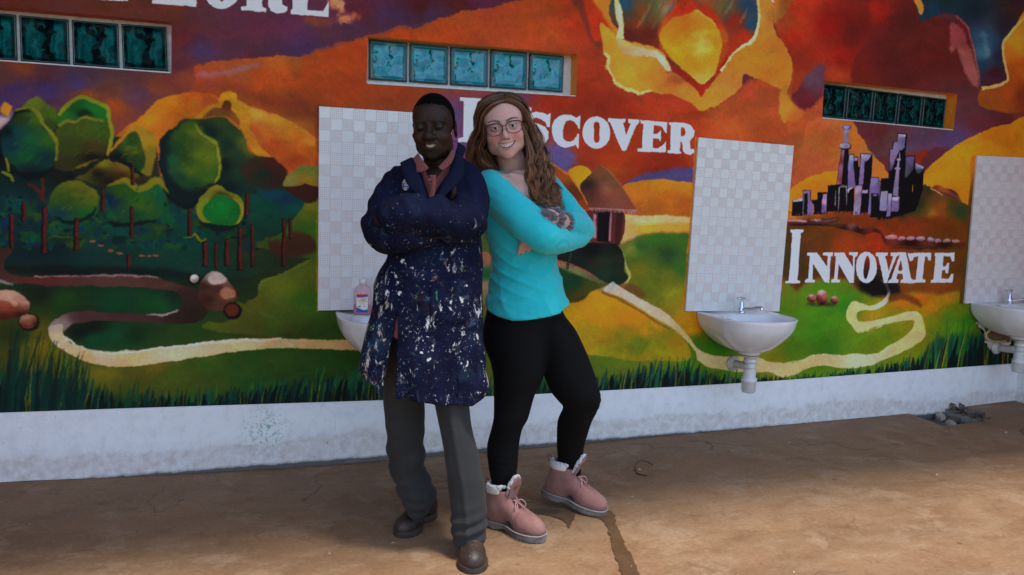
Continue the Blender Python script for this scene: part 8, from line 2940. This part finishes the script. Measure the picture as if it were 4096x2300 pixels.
    g = np.linspace(-.02, .31, 166)
    ys = np.linspace(0, .07, 80)
    X, Y = np.meshgrid(g, ys, indexing='ij')
    F0 = foot2d(np.stack([X, Y, 0 * X], -1).astype(np.float32), .0035)
    edge = [(g[i], ys[np.argmax(F0[i] > 0)]) for i in range(len(g)) if F0[i, 0] < 0]
    loop = [(x, y, SH + .0005) for x, y in edge] + [(x, -y, SH + .0005) for x, y in edge[::-1]]
    vv, ff = tube(loop + [loop[0]], .0026, 6, False)
    obj('welt', mesh('welt', tf(np.array(vv)), ff, True), M_WELT, b)
    # laces with eyelets, bow
    rows_ = [(.150, .0885, .020), (.141, .099, .0205), (.132, .111, .021), (.124, .124, .022), (.118, .139, .0235), (.115, .152, .0245)]
    ls, ey = [], []
    for i, (x, z, y) in enumerate(rows_):
        for sg in (-1, 1):
            ex, ez = x - .004 + .002, z
            ring = [(ex - .0005 + .0015 * 0, sg * y + .0042 * math.cos(w_) * .6, ez + .0042 * math.sin(w_)) for w_ in np.linspace(0, 2 * math.pi, 11)]
            ring = [(x_ + .006 - .10 * abs(y_) + .0, y_, z_) for x_, y_, z_ in ring]
            ey.append(tube(ring, .0014, 6, False))
        if i < 4:
            x2, z2, y2 = rows_[i + 1] if i < 3 else (x, z, y)
            ls.append(tube(spline([(x + .004, -y, z), (x + .014, 0, z + .003), (x + .004, y, z)], 5), .0021, 7))
            if i < 3:
                ls.append(tube(spline([(x + .004, -y, z), (x + .013, 0, (z + z2) / 2 + .003), (x2 + .004, y2, z2)], 5), .0021, 7))
    obj('laces', mesh('laces', tf(np.array(merge(ls)[0])), merge(ls)[1], True), M_PLACE, b)
    obj('eyelets', mesh('eyelets', tf(np.array(merge(ey)[0])), merge(ey)[1], True), M_EYELET, b)
    x, z, y = .138, .128, 0
    bw = []
    for sg in (-1, 1):
        bw.append(tube(spline([(x + .006, 0, z), (x + .026, sg * .018, z + .006), (x + .036, sg * .034, z - .014), (x + .030, sg * .024, z - .024), (x + .008, 0, z)], 6), .0022, 7))
        bw.append(tube(spline([(x + .008, 0, z), (x + .030, sg * .010, z - .012), (x + .040, sg * .018, z - .038)], 6), .0021, 7))
    bw.append(tube([(x + .004, -.006, z + .002), (x + .013, 0, z + .001), (x + .006, .006, z - .003)], .0042, 7))
    obj('lace_bow', mesh('lace_bow', tf(np.array(merge(bw)[0])), merge(bw)[1], True), M_PLACE, b)
    # heel pull loop
    vv, ff = tube(spline([(.006, 0, .150), (-.008, 0, .168), (-.006, 0, .184), (.010, 0, .176)], 5), .0032, 8)
    obj('pull_loop', mesh('pull_loop', tf(np.array(vv)), ff, True), M_PINK, b)
    return b


boot(woman, FW.G(2172, 2172), FW.G(1950, 2088), .0, 1)
boot(woman, FW.G(2420, 2060), FW.G(2205, 2015), .16, 1)

# --- glasses
M_FRAME = simple('plum_glasses_frame', (.075, .014, .028), .25, .15, 40)
g_lens = NT('clear_lens')
g_lens.set(col=(.98, .98, .98), rough=.0, trans=1.0, ior=1.12)
gl_root = None


def glasses():
    fr, lens = [], []
    for sg in (-1, 1):
        cx, cz, y0 = sg * .0345, -.0045, -.1085
        pts_ = []
        for a in np.linspace(0, 2 * math.pi, 37):
            ca, sa = math.cos(a), math.sin(a)
            rx = .0282 * (1 + .06 * sa)
            rz = .0212 * (1 - .02 * sa)
            px_, pz = rx * np.sign(ca) * abs(ca) ** .82, rz * np.sign(sa) * abs(sa) ** .80
            # cat-eye corner
            if ca * sg > .4 and sa > .2:
                pz += .0022 * (ca * sg - .4)
                px_ += sg * .0015
            pts_.append((cx + px_, y0 + .010 * (abs(cx + px_) / .06) ** 2, cz + pz))
        rad = [.00150 + .0010 * max(0, math.sin(a)) for a in np.linspace(0, 2 * math.pi, 37)]
        fr.append(tube(pts_, rad, 8, False))
        n = len(pts_) - 1
        lens.append(([(cx, y0 + .0005, cz)] + pts_[:-1], [(0, 1 + i, 1 + (i + 1) % n) for i in range(n)]))
        # temple arm
        fr.append(tube(spline([(sg * .0605, y0 + .012, .008), (sg * .0690, -.070, .008), (sg * .0775, -.010, .004), (sg * .0790, .020, -.004)], 5), [.0020] * 16, 8))
    fr.append(tube(spline([(-.0085, -.1085, .0025), (0, -.1115, .0055), (.0085, -.1085, .0025)], 5), .0019, 8))
    for sg in (-1, 1):
        fr.append(tube([(sg * .0100, -.1075, -.006), (sg * .0085, -.1000, -.012)], .0012, 6))
    V, Fc = merge(fr)
    g = obj('glasses', mesh('glasses', w_tf(np.array(V)), Fc, True), M_FRAME, woman)
    V, Fc = merge(lens)
    obj('lenses', mesh('lenses', w_tf(np.array(V)), Fc, True), g_lens.m, g)


glasses()

# --- hair: a close cap plus many fine locks following guide lines


def hair_cap(P):
    ax_ = np.abs(P[..., 0])
    hl = np.interp(P[..., 1], [-.115, -.078, -.055, -.020, .01, .05, .1], [.105, .082, .052, -.02, -.10, -.13, -.13]) - .05 * np.clip(ax_ - .045, 0, 1)
    up_ = np.clip((P[..., 2] - hl) / .045, 0, 1)
    f = smin(head_sdf(P, KW), sd_ell(P, (0, .026, .034), (.079, .094, .076)), .02) - .0010 - .0050 * up_ ** .8
    f = f + .0020 * up_ * vnoise(P * np.array([1, 1, .4], np.float32), 60, 81)
    return smax(f, hl - P[..., 2], .003)


cV, cQ = sdf_mesh('hair_cap', hair_cap, (-.105, -.118, -.135), (.105, .14, .145), .0036, 1)
GU = []


def H(p):           # head frame point -> person frame
    return w_tf(np.array([p]))[0]


def guide(pts_, r, n, wave=.006, pitch=60, taper=.5):
    GU.append((np.array(pts_), np.asarray(r, float), n, wave, pitch, taper))


# swept from the parting (image right of the crown) over the forehead to the left side, then behind the left shoulder
guide([H((.020, -.072, .090)), H((-.028, -.083, .082)), H((-.064, -.062, .052)), H((-.080, -.030, .010)), Lw(1905, 560, -.02), Lw(1896, 630, .0), Lw(1918, 712, .03)], [.006, .011, .012, .014, .018, .022, .020], 210, .005, 70)
guide([H((.016, -.046, .103)), H((-.042, -.050, .092)), H((-.078, -.025, .055)), H((-.086, .005, .0)), Lw(1892, 575, .0), Lw(1890, 655, .02), Lw(1912, 735, .05)], [.010, .015, .016, .018, .022, .026, .022], 250, .006, 75)
guide([H((.012, -.005, .111)), H((-.048, .0, .098)), H((-.084, .02, .050)), H((-.090, .035, -.02)), Lw(1900, 610, .04), Lw(1900, 670, .06), Lw(1935, 740, .07)], [.012, .018, .020, .022, .024, .024, .02], 200, .005, 40)
guide([H((-.070, -.055, .02)), H((-.080, -.045, -.03)), Lw(1915, 590, -.05), Lw(1930, 640, -.04), Lw(1960, 690, -.03), Lw(1990, 720, -.03)], [.006, .009, .012, .016, .018, .012], 140, .007, 80)
# back of the head to the left shoulder
guide([H((.0, .06, .104)), H((-.04, .09, .08)), H((-.06, .10, .0)), Lw(1945, 620, .09), Lw(1960, 700, .09)], [.02, .03, .034, .036, .03], 160, .004, 40)
# pinned back on the right and tumbling over the shoulder and chest
guide([H((.022, -.073, .089)), H((.046, -.070, .080)), H((.072, -.042, .055)), H((.086, -.015, .020)), Lw(2128, 520, -.01), Lw(2150, 590, -.02), Lw(2158, 660, -.05), Lw(2170, 730, -.085), Lw(2200, 800, -.105), Lw(2240, 850, -.105)],
      [.005, .010, .012, .012, .014, .018, .024, .028, .028, .014], 300, .010, 82)
guide([H((.022, -.050, .102)), H((.054, -.040, .092)), H((.082, -.010, .055)), H((.094, .012, .010)), Lw(2146, 540, .01), Lw(2166, 610, .0), Lw(2186, 690, -.03), Lw(2205, 760, -.06), Lw(2232, 825, -.08), Lw(2248, 862, -.085)],
      [.010, .014, .014, .016, .018, .024, .028, .030, .026, .012], 340, .011, 78)
guide([H((.018, .0, .111)), H((.058, .01, .096)), H((.088, .025, .05)), H((.098, .035, -.02)), Lw(2150, 570, .05), Lw(2172, 650, .03), Lw(2200, 720, .0), Lw(2228, 790, -.05), Lw(2246, 850, -.09)],
      [.012, .018, .018, .020, .022, .026, .028, .026, .012], 270, .012, 72)
guide([H((.060, -.050, .0)), H((.074, -.036, -.04)), Lw(2120, 610, -.05), Lw(2120, 680, -.08), Lw(2135, 750, -.115), Lw(2175, 800, -.135), Lw(2215, 842, -.130)], [.005, .008, .014, .018, .022, .022, .010], 190, .011, 90)
guide([H((.02, .07, .102)), H((.06, .10, .07)), H((.075, .10, -.02)), Lw(2115, 640, .09), Lw(2150, 720, .08)], [.02, .03, .034, .036, .03], 160, .004, 40)


guide([H((-.03, .09, .03)), H((-.03, .10, -.05)), Lw(1955, 610, .06), Lw(1970, 670, .05), Lw(1985, 720, .05)], [.03, .036, .04, .04, .035], 260, .005, 40)
guide([H((.03, .09, .03)), H((.03, .10, -.05)), Lw(2090, 640, .09), Lw(2120, 720, .09)], [.03, .036, .036, .03], 160, .005, 40)


def strands():
    rg_ = np.random.default_rng(99)
    V, Q, C = [], [], []
    off = 0
    NP = 34
    for pts_, r, n, wave, pitch, taper in GU:
        c0 = spline(pts_, 12)
        s = np.concatenate([[0], np.cumsum(np.linalg.norm(np.diff(c0, axis=0), axis=1))])
        u = np.linspace(0, 1, NP)
        cc = np.stack([np.interp(u * s[-1], s, c0[:, i]) for i in range(3)], 1)
        rr = np.interp(u, np.linspace(0, 1, len(r)), r)
        t = np.gradient(cc, axis=0)
        t /= np.linalg.norm(t, axis=1)[:, None]
        a = np.cross(t, [0.13, 1, .21])
        a /= np.linalg.norm(a, axis=1)[:, None]
        b = np.cross(t, a)
        nl = max(4, n // 12)
        lock_a, lock_r, lock_p = rg_.uniform(0, 2 * math.pi, nl), np.sqrt(rg_.uniform(0, 1, nl)), rg_.uniform(0, 6.28, nl)
        for k in range(n):
            li = rg_.integers(nl)
            an = lock_a[li] + rg_.normal(0, .16)
            rd = np.clip(lock_r[li] + rg_.normal(0, .10), 0, 1.12)
            stray = rg_.random() < .05
            if stray:
                rd *= 1.35
            end = rg_.uniform(.80, 1.0)
            uu = u * end
            c_ = np.stack([np.interp(uu, u, cc[:, i]) for i in range(3)], 1)
            A = np.stack([np.interp(uu, u, a[:, i]) for i in range(3)], 1)
            B = np.stack([np.interp(uu, u, b[:, i]) for i in range(3)], 1)
            R_ = np.interp(uu, u, rr) * rd
            grow = np.clip((uu - .25) / .5, 0, 1)
            ph = lock_p[li] + uu * s[-1] * pitch + rg_.normal(0, .25)
            w1, w2 = wave * grow * np.sin(ph), wave * grow * np.cos(ph * .93)
            an2 = an + .5 * np.sin(ph * .3) * grow
            p = c_ + A * (R_ * np.cos(an2) + w1)[:, None] + B * (R_ * np.sin(an2) + w2)[:, None]
            p = p + np.cumsum(rg_.normal(0, .00035 if not stray else .0009, (NP, 3)), 0)
            th = rg_.uniform(.00075, .00135) * np.interp(u, [0, .08, .75, 1], [.6, 1, 1, .25])
            tt = np.gradient(p, axis=0)
            tt /= np.linalg.norm(tt, axis=1)[:, None] + 1e-9
            e1 = np.cross(tt, [.3, .9, .2])
            e1 /= np.linalg.norm(e1, axis=1)[:, None] + 1e-9
            e2 = np.cross(tt, e1)
            ring = np.stack([p + th[:, None] * (math.cos(w_) * e1 + math.sin(w_) * e2) for w_ in (0, 2.094, 4.189)], 1)
            V.append(ring.reshape(-1, 3))
            i = np.arange(NP - 1)[:, None]
            j = np.arange(3)[None]
            q = np.stack([i * 3 + j, i * 3 + (j + 1) % 3, (i + 1) * 3 + (j + 1) % 3, (i + 1) * 3 + j], -1).reshape(-1, 4) + off
            Q.append(q)
            off += NP * 3
            base = np.array((.115, .050, .024)) * rg_.uniform(.6, 1.5) * (1 + .5 * math.sin(lock_p[li]))
            if rg_.random() < .12:
                base = base * 1.7 + np.array((.02, .01, .004))
            tip = base * np.array((1.5, 1.42, 1.3))
            C.append(np.repeat(base[None] * (1 - u[:, None]) + tip[None] * u[:, None], 3, 0))
    return np.concatenate(V), np.concatenate(Q), np.concatenate(C)


sV, sQ, sC = strands()
hair_m = NT('brown_hair')
_at = hair_m.n('Attribute', attribute_name='paint')
hair_m.l(_at.outputs['Color'], hair_m.b.inputs['Base Color'])
hair_m.set(rough=.42, spec=.45)
hair_m = hair_m.m
cw = w_tf(cV)
hair_me = np_mesh('hair', np.concatenate([cw, sV]), np.concatenate([cQ, sQ + len(cw)]))
set_col(hair_me, np.concatenate([np.tile(np.array((.070, .030, .015)), (len(cw), 1)) * (1 + .3 * vnoise(cV * np.array([1, 1, .2]), 160, 82))[:, None], sC]))
obj('hair', hair_me, hair_m, woman)
# hair clip
cl = []
for i in range(3):
    cl.append(tube(spline([H((.080, -.052 + .006 * i, .075)), H((.092, -.040 + .006 * i, .062)), H((.096, -.028 + .006 * i, .044))], 4), .0035, 7))
obj('hair_clip', mesh('hair_clip', *merge(cl), True), simple('black_hair_clip', (.012, .010, .010), .3), woman)
# earring
q = H((.074, .004, -.050))
vv, ff = tube(spline([q, q + (.001, -.004, -.02), q + (.0, -.004, -.034)], 4), [.0012] * 5 + [.004] * 4, 8)
obj('earring', mesh('earring', vv, ff, True), simple('rose_earring', (.55, .33, .28), .3, metal=.6), woman)
# scrunchie bunched on the wrist
M_VELVET = cloth('grey_velvet', (.105, .085, .10), .8, 400, .35, .5, 40, .6).m


def scrunchie(P):
    ax0, ax1 = LWR[1], LWR[0]
    d = (ax1 - ax0) / np.linalg.norm(ax1 - ax0)
    f = None
    for c_, rad, th in ((Lw(2258, 893, -.115), .034, .0085), (Lw(2218, 877, -.165), .034, .012)):
        q = P - c_.astype(np.float32)
        t = q @ d.astype(np.float32)
        rr_ = np.sqrt(np.maximum((q * q).sum(-1) - t * t, 0))
        an = np.arctan2(q[..., 2], q[..., 0])
        g = np.sqrt((rr_ - rad) ** 2 + (t * .8) ** 2) - th - .0032 * np.sin(an * 11 + t * 60) - .0025 * vnoise(P, 60, 91)
        f = g if f is None else np.minimum(f, g)
    for px, py, y, r in ((2180, 850, -.200, .013), (2196, 860, -.205, .015), (2212, 868, -.205, .017)):
        g = sd_ell(P, Lw(px, py, y), (r * 1.2, r * .8, r)) - .004 * vnoise(P, 110, 92)
        f = smin(f, g, .012)
    return f


V, Q = sdf_mesh('scrunchie', scrunchie, *bnd([Lw(2180, 840, -.20), Lw(2265, 930, -.08)], .05), .003)
obj('scrunchie', np_mesh('scrunchie', V, Q), M_VELVET, woman)
# cord loop hanging from what she holds in the hidden hand
sp = [Lw(2262, 962, -.085), Lw(2272, 975, -.095), Lw(2284, 992, -.10), Lw(2280, 1020, -.10), Lw(2270, 1055, -.10), Lw(2267, 1072, -.10), Lw(2272, 1074, -.10), Lw(2276, 1050, -.10), Lw(2284, 1015, -.10), Lw(2280, 985, -.098)]
vv, ff = tube(spline(sp, 6), .0024, 7)
v2, f2 = tube([Lw(2258, 955, -.082), Lw(2266, 968, -.09), Lw(2274, 980, -.096)], [.0065, .0075, .005], 8)
V, Fc = merge([(vv, ff), (v2, f2)])
st_o = thing('wrist_strap', 'thin black cord loop dangling below the folded arms of the woman', 'strap', tuple(FW.p), ROTZ)
obj('cord', mesh('cord', vv, ff, True), simple('black_cord', (.010, .010, .010), .5), st_o)
obj('cord_toggle', mesh('cord_toggle', v2, f2, True), simple('dark_green_toggle', (.012, .035, .020), .4), st_o)
